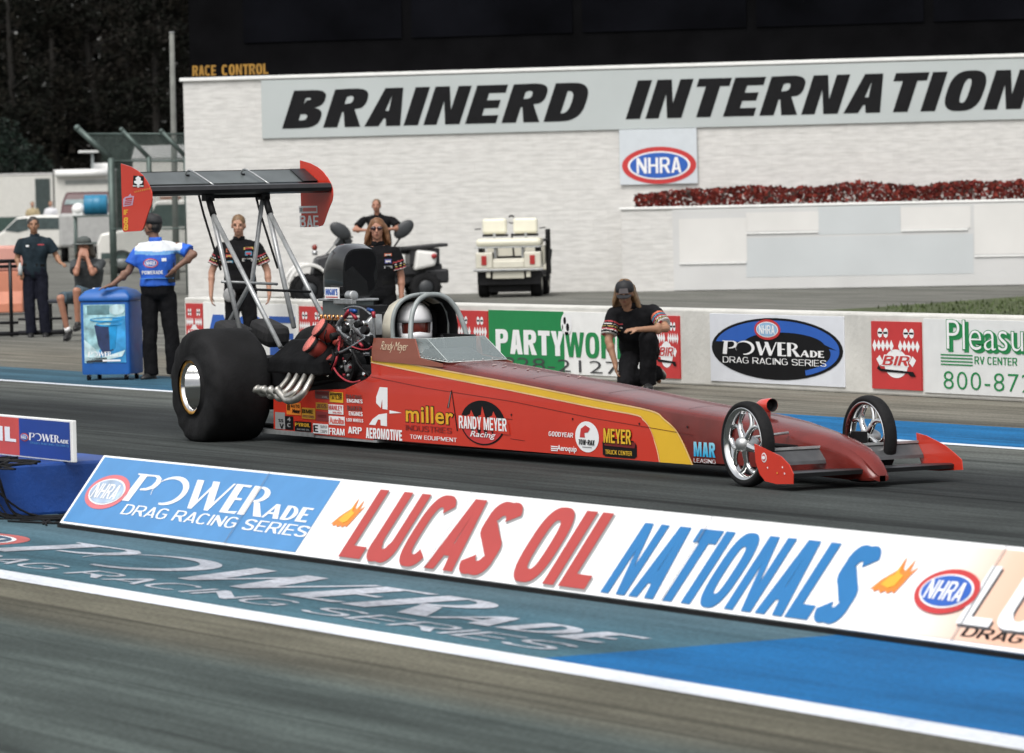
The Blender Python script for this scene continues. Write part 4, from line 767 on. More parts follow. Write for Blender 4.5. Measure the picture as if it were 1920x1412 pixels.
b = CB(); b.tube([(-.86, -.28, 2.02), (-.86, .28, 2.02)], .02, dark_metal); b.box((-.9, -.30, 1.98), (-.8, -.22, 2.04), dark_metal); b.box((-.9, .22, 1.98), (-.8, .30, 2.04), dark_metal); b.build('wing_mount', car, bevel=.005)
b = CB(); b.box((-.28, -.33, .25), (.30, .33, .68), dark_metal); b.tube([(0, -.62, .452), (0, .62, .452)], .06, dark_metal, 14); b.box((.3, -.24, .16), (.85, .24, .60), dark_metal)
for y in (-.30, .30): b.tube([(-.4, y*.9, .5), (.5, y*.9, .42), (2.3, y*.85, .62)], .022, dark_metal); b.tube([(-.4, y*.85, .12), (2.3, y*.85, .1)], .022, dark_metal)
b.build('rear_axle_housing', car, bevel=.03)
pk = mat('parachute_nylon', (.016, .016, .017), .85, var=.3, vsc=14, bump=.4, bsc=14)
for s_ in (-1, 1):
    b = CB(); b.box((-.80, s_*.17-.12, .76), (-.42, s_*.17+.12, .95), pk, Matrix.Rotation(math.radians(12), 3, 'Y')); b.build('parachute_pack', car, bevel=.06)
# ---- engine
eng = bpy.data.objects.new('engine', None); COL.objects.link(eng); eng.parent = car; WL[eng.name] = CO
b = CB(); b.box((.85, -.2, .2), (1.80, .2, .60), dark_metal); b.box((1.80, -.16, .25), (1.95, .16, .58), dark_metal)
b.build('engine_block', eng, bevel=.02)
for s_ in (-1, 1):
    R_ = Matrix.Rotation(s_*math.radians(-42), 3, 'X'); b = CB(); b.box((.88, s_*.24-.10, .56), (1.75, s_*.24+.10, .70), dark_metal, R_); b.box((.92, s_*.29-.085, .66), (1.70, s_*.29+.085, .76), black_pl, R_)
    for k in range(7): b.tube([(.95+k*.12, s_*.36, .645), (.95+k*.12, s_*.375, .66)], .008, steel, 6)
    b.build('cylinder_head', eng, bevel=.012)
b = CB(); b.box((.88, -.17, .66), (1.58, .17, .86), alu); b.build('intake_manifold', eng, bevel=.02)
b = CB(); prof = [( .82, -.15, .86), (1.58, .15, 1.0)]
for k in range(8): b.box((.99+k*.065, -.155, .84), (.99+k*.065+.04, .155, 1.0), dark_metal)
b.box((.97, -.14, .84), (1.52, .14, 1.01), alu); b.build('supercharger', eng, bevel=.01)
b = CB(); b.box((1.03, -.135, 1.035), (1.42, .135, 1.15), mat('satin_grey_casting', (.13, .15, .15), .4, .5, var=.15, vsc=10)); b.box((.99, -.155, 1.15), (1.48, .155, 1.17), alu); b.box((1.30, -.17, 1.13), (1.62, -.12, 1.175), alu); b.tube([(1.52, -.14, 1.20), (1.62, -.14, 1.20)], .04, alu, 14); b.build('injector_base', eng, bevel=.006)
gold_m = mat('gold_anodised', (.55, .26, .10), .3, .8, var=.15)
b = CB()
for k in range(6): b.tube([(1.05+k*.075, -.155, 1.012), (1.05+k*.075, -.155, 1.04)], .015, gold_m, 8)
b.box((1.02, -.165, 1.0), (1.46, -.14, 1.014), gold_m); b.build('injector_nozzle_row', eng)
hat = mat('gloss_black_hat', (.010, .010, .011), .22, var=.2, coat=.6)
b = CB(); rings = []
for x, zt0, hw in ((1.02, 1.30, .10), (1.035, 1.38, .125), (1.07, 1.46, .14), (1.12, 1.53, .15), (1.19, 1.585, .155), (1.28, 1.615, .16), (1.38, 1.61, .16), (1.46, 1.575, .155)):
    zb = 1.172; hh = zt0-zb; rings.append([(x+(.04 if x > 1.4 else 0)*(math.sin(a)), hw*math.copysign(abs(math.cos(a))**.55, math.cos(a)), zb+hh*.5+hh*.5*math.copysign(abs(math.sin(a))**.6, math.sin(a))) for a in [2*math.pi*j/28 for j in range(28)]])
b.loft(rings, hat); b.loft([[(x_+.003, y_*.92, 1.40+(z_-1.40)*.9) for x_, y_, z_ in rings[-1]], [(x_-.2, y_*.7, 1.40+(z_-1.40)*.7) for x_, y_, z_ in rings[-1]]], black); ho = b.build('injector_hat', eng); ho.data.set_sharp_from_angle(angle=math.radians(42))
b = CB(); a = YP(609, 560, 16.225)-CO; c = YP(635, 539, 16.225)-CO; b.box((a.x, -.175, a.z), (c.x, -.168, c.z), letter_white); fnH = lambda u, v, k=1: CO+Vector((u, -.175-.002*k, v)); w_ = c.x-a.x
b.text("HOGAN'S", fnH, a.x+.02, a.z+.03, w_-.04, .05, blue_v, .05, 0, .92, 1); b.poly([rect(a.x+.02, a.z+.010, c.x-.02, a.z+.018)], fnH, red_v, 1); b.build('maker_plate', eng)
can_red = mat('anodised_red', (.27, .035, .025), .5, .15, var=.15, vsc=8); disc_p = mat('pink_red_mesh', (.62, .16, .13), .6, var=.25, vsc=60, bump=.5, bsc=120)
def redcan(cx, cy, Y, r, L, d, disc=True):
    c = YP(cx, cy, Y)-CO; d = Vector(d).normalized(); b = CB()
    b.lathe([(0, 0), (0, r*.9), (.0, r), (.03, r)], c, d, can_red if not disc else black, 24); b.lathe([(.03, r*.8), (.035, r*.85), (L*.5, r*.9), (L, r*.82), (L+.02, r*.6), (L+.02, 0)], c, d, can_red, 24)
    if disc: b.lathe([(-.004, 0), (-.004, r*.98), (.004, r)], c, d, disc_p, 28)
    else: b.lathe([(L+.012, 0), (L+.012, r*.62), (L+.05, r*.6), (L+.055, 0)], c, d, letter_white, 18)
    b.build('breather_can', eng)
dv = (.10, .80, -.60); dw = (.58, .44, -.66)
redcan(597, 613, 16.00, .082, .13, dv); redcan(580, 643, 15.94, .082, .13, dv)
redcan(631, 637, 16.12, .045, .12, dw, False); redcan(617, 671, 16.05, .045, .12, dw, False)
hdr = mat('header_steel', (.40, .385, .35), .36, .85, var=.45, vsc=12)
for s_ in (-1, 1):
    for k in range(4):
        xp = 1.44-.14*k; xe = 1.18-.105*k; zb = .372+.016*k; yk = .555+.010*k; b = CB()
        b.curve([(xp-.0, s_*.36, .60), (xp+.01, s_*.43, .575), (xp+.055, s_*.49, .52), (xp+.075, s_*yk, .44), (xp+.0, s_*(yk+.035), zb+.012), (xp-.12, s_*(yk+.05), zb-.002), (xe+.07, s_*(yk+.06), zb+.03), (xe, s_*(yk+.07), .445)], [.020, .022, .025, .028, .030, .030, .030, .031], hdr, 14, 5)
        b.lathe([(-.004, .031), (.014, .041), (.014, .026), (-.05, .024), (-.05, 0)], (xe, s_*(yk+.07), .445), (-.75, s_*.25, .5), hdr, 16); b.build('exhaust_header', eng)
hose = mat('braided_hose', (.20, .21, .22), .45, .6, var=.35, vsc=90); rfit = mat('red_fitting', (.28, .02, .035), .45, .4); bfit = mat('blue_fitting', (.01, .06, .24), .4, .5)
def Q16(x, y, Y=16.1): return tuple(YP(x, y, Y)-CO)
b = CB()
for pts, r in (([(653, 588), (640, 600), (634, 612), (641, 626), (655, 635)], .017), ([(662, 590), (668, 600), (676, 618), (690, 640), (695, 645)], .014), ([(700, 584), (701, 600), (702, 640)], .012), ([(632, 618), (640, 628), (660, 640), (678, 648)], .010), ([(645, 580), (660, 575), (680, 578), (695, 590)], .008)):
    b.curve([Q16(*p) for p in pts], r, hose, 8, 4)
b.build('fuel_hose', eng)
b = CB()
for (x0, y0), (x1, y1), m, r in (((655, 582), (646, 595), rfit, .017), ((659, 585), (668, 598), rfit, .016), ((672, 640), (680, 650), rfit, .013), ((700, 584), (701, 596), rfit, .015), ((657, 582), (667, 584), bfit, .017), ((690, 580), (699, 583), bfit, .015), ((650, 606), (654, 610), chrome, .014)):
    b.tube([Q16(x0, y0, 16.05), Q16(x1, y1, 16.05)], r, m, 10)
b.build('hose_fitting', eng)
b = CB(); b.curve([Q16(*p, 16.0) for p in [(626, 690), (635, 703), (648, 713), (662, 717), (675, 714)]], .008, mat('red_wire', (.30, .02, .03), .5), 6, 4); b.curve([Q16(*p, 16.0) for p in [(660, 650), (675, 655), (690, 655), (697, 650)]], .006, mat('red_wire', (.30, .02, .03)), 6, 4); b.build('ignition_lead', eng)
b = CB(); c = Vector(Q16(655, 688, 16.1)); b.lathe([(0, 0), (0, .10), (-.02, .11), (.10, .11), (.10, 0)], c, (0, 1, 0), dark_metal, 24); b.lathe([(-.03, 0), (-.03, .04), (0, .045)], c, (0, 1, 0), alu, 16)
for k in range(6): a = k*1.05; b.tube([c+Vector((.075*math.cos(a), -.02, .075*math.sin(a))), c+Vector((.075*math.cos(a), -.04, .075*math.sin(a)))], .013, alu if k % 2 else rfit, 8)
b.build('fuel_pump', eng, bevel=.004)
b = CB(); b.box(Vector(Q16(628, 618, 16.3)), Vector(Q16(690, 604, 16.3))+Vector((0, .25, 0)), alu); b.box(Vector(Q16(640, 640, 16.25)), Vector(Q16(672, 618, 16.25))+Vector((0, .2, 0)), alu); b.tube([Q16(668, 612, 16.2), Q16(699, 640, 16.2)], .04, alu, 14); b.box((1.62, -.1, .75), (1.74, .1, 1.12), black_pl); b.lathe([(-.06, 0), (-.06, .12), (.06, .12), (.06, 0)], (1.72, 0, .93), (1, 0, 0), alu, 24); b.lathe([(-.06, 0), (-.06, .10), (.06, .10), (.06, 0)], (1.82, 0, .5), (1, 0, 0), alu, 24); b.build('blower_drive', eng, bevel=.008)
rnd = random.Random(3)
for i in range(52):
    b = CB(); c = Vector(Q16(rnd.uniform(622, 694), rnd.uniform(605, 706), rnd.uniform(16.06, 16.3))); r = rnd.uniform(.012, .035)
    if i % 3 == 0: b.tube([c, c+Vector((rnd.uniform(-.15, .15), rnd.uniform(0, .1), rnd.uniform(-.15, .15)))], r*.5, rnd.choice([hose, dark_metal, alu]), 8)
    elif i % 3 == 1: b.box(c-Vector((r*1.5, r, r)), c+Vector((r*1.5, r, r)), rnd.choice([dark_metal, dark_metal, alu]))
    else: b.lathe([(0, 0), (0, r), (.05, r), (.05, 0)], c, (rnd.uniform(-.5, .5), -1, rnd.uniform(-.3, .3)), rnd.choice([dark_metal, alu, chrome, dark_metal]), 14)
    b.build('engine_fitting', eng, bevel=.004)
for i in range(9):
    b = CB(); x0, y0 = rnd.uniform(615, 690), rnd.uniform(590, 640); x1, y1 = rnd.uniform(600, 694), rnd.uniform(650, 712); b.curve([Q16(x0, y0, rnd.uniform(16.0, 16.3)), Q16((x0+x1)/2+rnd.uniform(-18, 18), (y0+y1)/2+rnd.uniform(0, 16), 16.0), Q16(x1, y1, rnd.uniform(16.0, 16.2))], rnd.uniform(.005, .011), rnd.choice([rubber, rubber, hose, dark_metal, mat('red_wire', (.30, .02, .03))]), 6, 5); b.build('wire', eng)
b = CB(); b.box((1.55, -.27, .30), (2.2, -.22, .66), dark_metal); b.box((.9, -.26, .36), (1.6, -.2, .56), dark_metal); b.box((.35, -.3, .44), (.95, .3, .66), black_pl); b.loft([[(.62, -.46, .57), (1.62, -.46, .57), (1.62, .3, .57), (.62, .3, .57)], [(.64, -.45, .68), (1.60, -.45, .68), (1.60, .3, .68), (.64, .3, .68)], [(.72, -.28, .84), (1.5, -.28, .84), (1.5, .2, .84), (.72, .2, .84)]], mat('oily_black_cover', (.0045, .0045, .005), .75, var=.5, vsc=7, spec=.1, bump=.3, bsc=18), False); b.build('engine_plate', eng, bevel=.02)
# firewall behind the driver
b = CB(); b.box((2.17, -.29, .1), (2.215, .29, .90), black_pl); b.build('firewall', car)
# ---- roll cage, canopy shell, windscreen
arch = [(-.25, .86), (-.252, .98), (-.235, 1.07), (-.19, 1.145), (-.11, 1.195), (0, 1.212), (.11, 1.195), (.19, 1.145), (.235, 1.07), (.252, .98), (.25, .86)]
shell_m = mat('cream_shell', (.50, .47, .38), .35, var=.10, vsc=4, coat=.3); cage_m = mat('cage_tube', (.24, .265, .262), .45, .1, var=.12, vsc=10)
cg = bpy.data.objects.new('roll_cage', None); COL.objects.link(cg); cg.parent = car; WL[cg.name] = CO
b = CB(); rings = []
for x, sc in ((2.235, .55), (2.24, .72), (2.27, .86), (2.33, .95), (2.42, .99), (2.50, 1.01)): rings.append([(x, y*min(1, sc+.05), .86+(z-.86)*sc) for y, z in arch])
b.loft(rings, shell_m, True, False, False); o_ = b.build('canopy_shell', cg); md = o_.modifiers.new('solid', 'SOLIDIFY'); md.thickness = .012; md.offset = -1
for f_ in ():
    pass
b = CB(); b.curve([(2.50, y, z) for y, z in arch], .017, cage_m, 12, 5); b.build('rear_hoop', cg)
b = CB(); hp_ = [(-.25, .86), (-.232, .97), (-.198, 1.08), (-.14, 1.165), (-.07, 1.205), (0, 1.214), (.07, 1.205), (.14, 1.165), (.198, 1.08), (.232, .97), (.25, .86)]; b.curve([(2.80-.26*(z-.86), y, z) for y, z in hp_], .020, cage_m, 14, 5); b.build('front_hoop', cg)
b = CB(); b.tube([(2.50, 0, 1.212), (2.705, 0, 1.213)], .02, cage_m); b.tube([(2.50, -.25, .872), (2.78, -.25, .872)], .013, cage_m); b.tube([(2.50, .25, .872), (2.78, .25, .872)], .013, cage_m); b.build('cage_tube', cg)
lin = CB(); lin.loft([[(x, y*.955*q_, .86+(z-.86)*.98*q_) for y, z in arch] for x, q_ in ((2.30, .93), (2.40, .985), (2.505, 1.0))], black_pl, True, False, False); lin.add([(2.31, y*.9, .86+(z-.86)*.93) for y, z in arch], [tuple(range(len(arch)))], black_pl); lin.loft([[(x, y*.96, .86+(z-.86)*.985) for y, z in arch[5:]] for x in (2.49, 2.66)], black_pl, True, False, False); lin.build('cage_lining', cg)
b = CB(); b.box((2.25, -.22, .74), (2.36, .22, 1.08), black_pl); b.box((2.30, .20, .74), (2.98, .235, .90), black_pl); b.box((2.25, -.26, .735), (3.0, .26, .752), black_pl); b.build('seat_padding', cg, bevel=.02)
ws = glass('plexiglass', (.90, .95, .94), .26, .08)
b = CB(); A1, A2, A3 = (2.99, -.300, .745), (3.46, -.270, .712), (3.40, .270, .714); T1, T2, T3, T4 = (2.93, -.288, .884), (3.10, -.262, .886), (3.06, .262, .890), (2.93, .288, .888)
A4 = (2.95, .300, .747); b.add([A1, A2, A3, A4, T1, T2, T3, T4], [(0, 1, 5, 4), (1, 2, 6, 5), (2, 3, 7, 6)], ws); wo = b.build('windscreen', car)
b = CB(); clear_e = mat('acrylic_edge', (.62, .68, .66), .3)
for p, q in ((A2, T2), (T1, T2), (T2, T3), (A3, T3), (A1, T1)): b.tube([p, q], .0018, clear_e, 6)
b.tube([A1, A2], .003, clear_e, 6); b.tube([A2, A3], .003, clear_e, 6)
for k in range(9): t = k/8; p = Vector(A1).lerp(Vector(A2), t); b.ell(p+Vector((0, -.004, .012)), (.006, .004, .006), steel, n=8, k=5)
for k in range(6): t = (k+.5)/6; p = Vector(A2).lerp(Vector(A3), t); b.ell(p+Vector((.004, 0, .012)), (.005, .006, .006), steel, n=8, k=5)
b.build('screen_edge', wo)
b = CB(); b.loft([[(2.95, -.27, .742), (2.95, .27, .742), (2.95, .2, .80), (2.95, -.2, .80)], [(3.3, -.25, .715), (3.3, .25, .715), (3.3, .12, .74), (3.3, -.12, .74)]], black_pl); b.tube([(2.95, -.02, .78), (2.88, -.02, .9)], .012, dark_metal); b.build('dashboard', car)
# ---------------------------------------------------------------- people (local x = image right, y = away, z up, metres)
def volume(mb, name, parent, voxel, smooth=2, label=None, wrinkle=0., seed=0.):
    """fuse overlapping closed shapes into one continuous surface"""
    tmp = mb.build('tmp'); r = tmp.modifiers.new('r', 'REMESH'); r.mode = 'VOXEL'; r.voxel_size = voxel; r.use_smooth_shade = True
    if smooth: q = tmp.modifiers.new('s', 'SMOOTH'); q.factor = .5; q.iterations = smooth
    dg = bpy.context.evaluated_depsgraph_get(); me = bpy.data.meshes.new_from_object(tmp.evaluated_get(dg)); me.name = name
    old = tmp.data; bpy.data.objects.remove(tmp); bpy.data.meshes.remove(old)
    n = len(me.vertices); co = np.empty(n*3); me.vertices.foreach_get('co', co); co = co.reshape(-1, 3)
    if wrinkle:
        no = np.empty(n*3); me.vertex_normals.foreach_get('vector', no); no = no.reshape(-1, 3)
        for i in range(n): p = co[i]; co[i] += no[i]*wrinkle*(noise.noise(Vector((p[0]*9, p[1]*9+seed, p[2]*5)))+.5*noise.noise(Vector((p[0]*22+seed, p[1]*22, p[2]*14))))
    wc = co.copy(); off = WL[parent.name] if parent else Vector((0, 0, 0)); co -= np.array(off); me.vertices.foreach_set('co', co.ravel())
    for p in me.polygons: p.use_smooth = True
    me.update(); o = bpy.data.objects.new(name, me); COL.objects.link(o); WL[o.name] = off
    if parent: o.parent = parent
    if label: o['label'] = label
    while me.materials: me.materials.pop()
    for m in mb.mats: me.materials.append(m)
    for p in me.polygons: p.material_index = 0
    return o
V = Vector
def ringel(c, lat, w_, d_, up=V((0, 0, 1)), n=18, pw=.8):
    c, lat = V(c), V(lat); lat = (lat-up*lat.dot(up)).normalized(); dp = up.cross(lat)
    return [c+lat*(w_*math.copysign(abs(math.cos(a))**pw, math.cos(a)))+dp*(d_*math.copysign(abs(math.sin(a))**pw, math.sin(a))) for a in [2*math.pi*j/n for j in range(n)]]
def torso(b, P, m, e=0., lo=None, neck=True):
    hip, ch, nk = V(P['hip']), V(P['chest']), V(P['neck']); sh = V(P['shR'])-V(P['shL']); hl = V(P['hpR'])-V(P['hpL']); fat = P.get('fat', 1.)
    up1 = (ch-hip).normalized(); up2 = (nk-ch).normalized(); sw = sh.length/2
    r = [ringel(hip-up1*.10, hl, .10+e, .085+e, up1), ringel(hip-up1*.05, hl, .155*fat+e, .105*fat+e, up1), ringel(hip+up1*.04, hl, .165*fat+e, .115*fat+e, up1), ringel(hip.lerp(ch, .45), hl.normalized()+sh.normalized(), .150*fat+e, .110*fat+e, up1),
         ringel(hip.lerp(ch, .75), sh, .168*fat+e, .120*fat+e, up1), ringel(ch, sh, .178*fat+e, .122*fat+e, up2), ringel(ch.lerp(nk, .5), sh, sw*.86+e, .106+e, up2), ringel(ch.lerp(nk, .76), sh, sw*.60+e, .084+e, up2), ringel(ch.lerp(nk, .97), sh, .085+e, .068+e, up2)]
    b.loft(r if lo is None else r[lo:], m)
def hand(b, wr, d, nrm, m, curl=.6, sc=1., thumb=1):
    wr, d = V(wr), V(d).normalized(); n_ = V(nrm); n_ = (n_-d*n_.dot(d)).normalized(); s_ = d.cross(n_)
    b.ell(wr+d*.045*sc, (.042*sc, .017*sc, .052*sc), m, (s_, n_, d), 12, 8); b.cap(wr-d*.02, wr+d*.03*sc, .026*sc, .026*sc, m, 8)
    for k, (off, L) in enumerate(((-.030, .066), (-.010, .076), (.010, .072), (.029, .056))):
        p0 = wr+(d*.085+s_*off)*sc; d1 = (d*math.cos(curl*.5)+n_*math.sin(curl*.5)); p1 = p0+d1*L*.5*sc; d2 = (d*math.cos(curl*1.5)+n_*math.sin(curl*1.5)); p2 = p1+d2*L*.5*sc
        b.cap(p0-d*.015, p1, .0098*sc, .009*sc, m, 6); b.cap(p1, p2, .009*sc, .0075*sc, m, 6)
    t0 = wr+(d*.03+s_*(-.034*thumb))*sc; t1 = t0+(d*.035-s_*.022*thumb+n_*.015)*sc; b.cap(t0, t1, .0125*sc, .0105*sc, m, 6); b.cap(t1, t1+(d*.03-s_*.004*thumb+n_*.012)*sc, .0105*sc, .008*sc, m, 6)
def head(b, c, f, up, m, s_=1.):
    c, f, up = V(c), V(f).normalized(), V(up).normalized(); f = (f-up*f.dot(up)).normalized(); r = f.cross(up); A = (r, f, up)
    L = lambda x, y, z: c+(r*x+f*y+up*z)*s_
    b.ell(L(0, -.012, .030), (.077*s_, .096*s_, .092*s_), m, A, 18, 12); b.ell(L(0, .022, -.045), (.060*s_, .066*s_, .070*s_), m, A, 16, 10); b.ell(L(0, .055, -.088), (.030*s_, .026*s_, .024*s_), m, A, 10, 7)
    b.cap(L(0, .086, .012), L(0, .112, -.022), .010*s_, .016*s_, m, 8)
    for q in (-1, 1): b.ell(L(q*.078, -.008, -.005), (.012*s_, .024*s_, .034*s_), m, A, 10, 7); b.ell(L(q*.032, .074, .032), (.024*s_, .012*s_, .010*s_), m, A, 8, 6); b.ell(L(q*.036, .062, -.022), (.024*s_, .022*s_, .022*s_), m, A, 8, 6)
    b.ell(L(0, .082, -.052), (.024*s_, .012*s_, .007*s_), m, A, 8, 6); b.ell(L(0, .080, -.062), (.020*s_, .011*s_, .007*s_), m, A, 8, 6)
    return L, A
def person(label, org, P, skin, shirt=None, pants=None, shoes=None, hair=None, cap=None, vox=.009, eyes=True, shorts=False, sleeve=.72, glasses=False, facing=None, skirt=.0, group=None):
    T = thing('person', label, 'person', org, group); M_ = lambda: MB(org, 0); f = V(P['face']); up = V(P.get('hup', (0, 0, 1)))
    b = M_(); torso(b, P, skin)
    hd = V(P['head']); L, A = head(b, hd, f, up, skin, P.get('hs', 1.)); b.cap(V(P['neck'])-V((0, 0, .05)), hd-up*.06-f.normalized()*.01, .060, .054, skin)
    for s_ in 'LR':
        sh, el, wr = V(P['sh'+s_]), V(P['el'+s_]), V(P['wr'+s_]); b.cap(sh, el, .052, .042, skin); b.cap(el, wr, .043, .027, skin); m1 = el.lerp(wr, .3); b.ell(m1, (.044, .044, .06), skin, None, 10, 7)
        hd_ = V(P.get('hd'+s_, wr-el)); hand(b, wr, hd_, V(P.get('hn'+s_, (0, 0, -1))), skin, P.get('curl'+s_, .6), 1.0, 1 if s_ == 'L' else -1)
        hp, kn, an = V(P['hp'+s_]), V(P['kn'+s_]), V(P['an'+s_]); b.cap(hp, kn, .082, .056, skin); b.cap(kn, an, .055, .036, skin); b.ell(kn.lerp(an, .3)+V((0, .015, 0)), (.052, .054, .09), skin, None, 10, 8)
        td = V(P.get('td'+s_, (0, -1, -.15))).normalized(); b.cap(an+V((0, 0, -.03)), an+td*(.07 if shoes else .15)+V((0, 0, -.045)), .034, .026 if shoes else .03, skin, 8)
    body = volume(b, 'body', T, vox, 2)
    if eyes:
        b = M_(); hs_ = P.get('hs', 1.)
        em = mat('eye_dark', (.02, .015, .012), .2)
        for q in (-1, 1): b.ell(L(q*.031, .078, .014), (.012*hs_, .006, .006*hs_), em, A, 8, 6)
        b.build('eyes', T)
        b = M_(); b.ell(L(0, .0935, -.057), (.021*hs_, .005, .004*hs_), mat('lip_dark', (.22, .06, .05), .5), A, 10, 6); b.build('mouth', T)
        bm_ = M_()
        for q in (-1, 1): bm_.ell(L(q*.033, .083, .034), (.018*hs_, .006, .004*hs_), hair or mat('brow', (.06, .04, .03)), A, 8, 5)
        bm_.build('eyebrows', T)
    so = None
    if shirt:
        b = M_(); e = .024 if P.get('tuck') else .016; torso(b, P, shirt, e, P.get('tuck')); 
        if skirt: h_ = V(P['hip']); b.loft([ringel(h_-V((0, 0, skirt)), V(P['hpR'])-V(P['hpL']), .185, .135), ringel(h_+V((0, 0, .10)), V(P['hpR'])-V(P['hpL']), .172, .128)], shirt)
        for s_ in 'LR':
            sh, el = V(P['sh'+s_]), V(P['el'+s_]); q = sh.lerp(el, sleeve); b.cap(sh-V((0, 0, .012)), sh.lerp(el, .3), .066, .072, shirt); b.tube([sh.lerp(el, .1), sh.lerp(el, .4), q], [.068, .075, .084], shirt, 14)
            nk = V(P['neck']); b.cap(nk.lerp(sh, .3)-V((0, 0, .03)), sh-V((0, 0, .015)), .060, .058, shirt)
        so = volume(b, 'shirt', T, .012, 2, wrinkle=.010, seed=org[0])
        b = M_(); nk = V(P['neck']); lat = V(P['shR'])-V(P['shL']); ctr = nk+V((0, 0, .0)); rg = ringel(ctr, lat, .078, .072, n=20); rg2 = ringel(ctr+V((0, 0, .04)), lat, .068, .064, n=20); b.loft([[p-V((0, 0, .025)) for p in rg], rg2], shirt if not P.get('collar') else P['collar'], caps=False)
        co_ = b.build('collar', T); md = co_.modifiers.new('s', 'SOLIDIFY'); md.thickness = .010
    if pants:
        b = M_(); hl = V(P['hpR'])-V(P['hpL']); hip = V(P['hip']); fat = P.get('fat', 1.); u1 = (V(P['chest'])-hip).normalized()
        b.loft([ringel(hip-u1*.11, hl, .12, .10, u1), ringel(hip-u1*.05, hl, .172*fat, .125*fat, u1), ringel(hip+u1*.04, hl, .175*fat, .125*fat, u1), ringel(hip+u1*.10, hl, .160*fat, .118*fat, u1)], pants)
        for s_ in 'LR':
            hp, kn, an = V(P['hp'+s_]), V(P['kn'+s_]), V(P['an'+s_])
            if shorts: b.tube([hp, hp.lerp(kn, .5), hp.lerp(kn, .92)], [.098, .094, .092], pants, 14); b.cap(hp, hp.lerp(kn, .3), .098, .096, pants)
            else: b.cap(hp, kn, .106, .088, pants); b.cap(kn, kn.lerp(an, .5), .088, .084, pants); b.tube([kn.lerp(an, .3), kn.lerp(an, .7), an+(kn-an).normalized()*-.03], [.085, .082, .084], pants, 14)
        volume(b, 'shorts' if shorts else 'trousers', T, .012, 2, wrinkle=.013, seed=org[1])
        b = M_(); b.loft([ringel(hip+u1*.075, hl, .170*fat, .128*fat, u1), ringel(hip+u1*.115, hl, .166*fat, .126*fat, u1)], mat('belt_leather', (.006, .006, .006), .8, spec=.15), caps=False); b.build('belt', T)
    if shoes:
        for s_ in 'LR':
            an = V(P['an'+s_]); td = V(P.get('td'+s_, (0, -1, -.15))).normalized(); b = M_(); su = V(P.get('su'+s_, (0, 0, 1))); su = (su-td*su.dot(td)).normalized(); lt = td.cross(su)
            c = an-su*.05; b.ell(c+td*.05, (.048, .145, .045), shoes, (lt, td, su), 14, 9); b.ell(c+td*.005+su*.03, (.046, .06, .055), shoes, (lt, td, su), 12, 8); b.ell(c+td*.055-su*.03, (.052, .155, .018), P.get('sole', shoes), (lt, td, su), 14, 6); b.build('shoe', T)
    if hair is not None and not P.get('long') and not P.get('nohair'):
        b = M_(); hs_ = P.get('hs', 1.); b.ell(L(0, -.022, .042), (.085*hs_, .098*hs_, .092*hs_), hair, A, 16, 10); b.ell(L(0, -.05, .0), (.078*hs_, .066*hs_, .09*hs_), hair, A, 14, 9); volume(b, 'hair', T, .012, 1, wrinkle=.008)
    if P.get('long'):
        b = M_(); hs_ = P.get('hs', 1.); b.ell(L(0, -.024, .046), (.092*hs_, .10*hs_, .096*hs_), hair, A, 16, 10)
        for q in (-1, 1):
            for k in range(4): b.cap(L(q*.070, -.02-.025*k, .03), L(q*(.108+.012*math.sin(k*2)), -.03-.025*k, -.085-.02*(k % 2)), .036, .030, hair, 8); b.cap(L(q*(.108+.012*math.sin(k*2)), -.03-.025*k, -.085-.02*(k % 2)), L(q*(.112+.02*math.cos(k*2)), -.03-.025*k, P['long']-.02*(k % 2)), .030, .016, hair, 8)
        for k in range(5): b.cap(L(-.06+.03*k, -.07, .02), L(-.08+.04*k, -.085, P['long']), .038, .025, hair, 8)
        volume(b, 'hair', T, .011, 1, wrinkle=.022, seed=3)
    if cap:
        b = M_(); hs_ = P.get('hs', 1.); rings = []
        for zz, rr_ in ((.025, 1.0), (.06, 1.0), (.09, .93), (.115, .76), (.132, .45), (.138, .1)): rings.append([L(.093*rr_*math.cos(a), -.012+.108*rr_*math.sin(a), zz+.01*math.sin(a)) for a in [2*math.pi*j/22 for j in range(22)]])
        b.loft(rings, cap)
        br = P.get('brim', 1); top = [L(.075*math.cos(a), br*(.085+.085*math.sin(a)), .030-.018*math.sin(a)-.012*abs(math.cos(a))) for a in [math.pi*j/12 for j in range(13)]]; bot = [p-up*.008 for p in top]
        n = len(top); b.add(top+bot, [tuple(range(n)), tuple(reversed(range(n, 2*n)))]+[(i, i+n, (i+1) % n+n, (i+1) % n) for i in range(n)], cap); b.build('cap', T)
    if glasses:
        b = M_(); gm = mat('dark_lens', (.03, .008, .012), .12, coat=.5)
        for q in (-1, 1): b.ell(L(q*.034, .090, .012), (.029, .008, .020), gm, A, 14, 8); b.tube([L(q*.062, .078, .018), L(q*.078, -.005, .016)], .004, gm, 6)
        b.tube([L(-.012, .096, .018), L(.012, .096, .018)], .004, gm, 6); b.build('sunglasses', T)
    return T, so, M_, L
def onto(T, so, org, items):
    """badges printed on a shirt: each laid on the cloth as seen from the side given"""
    dg = bpy.context.evaluated_depsgraph_get(); dg.update(); me = so.data; off = WL[so.name]
    bv = BVHTree.FromPolygons([v.co+off for v in me.vertices], [tuple(p.vertices) for p in me.polygons])
    for name, draw, face in items:
        fy = D0*(1 if face < 0 else -1)
        def fn(x, z, k=1, fy=fy):
            o = V(org)+R0*x+UP*z-fy*2; h = bv.ray_cast(o, fy, 4); return (h[0]-fy*(.003+.0012*k)) if h[0] is not None else V(org)+R0*x+UP*z-fy*.16
        b = MB(); draw(b, fn); b.build(name, T)
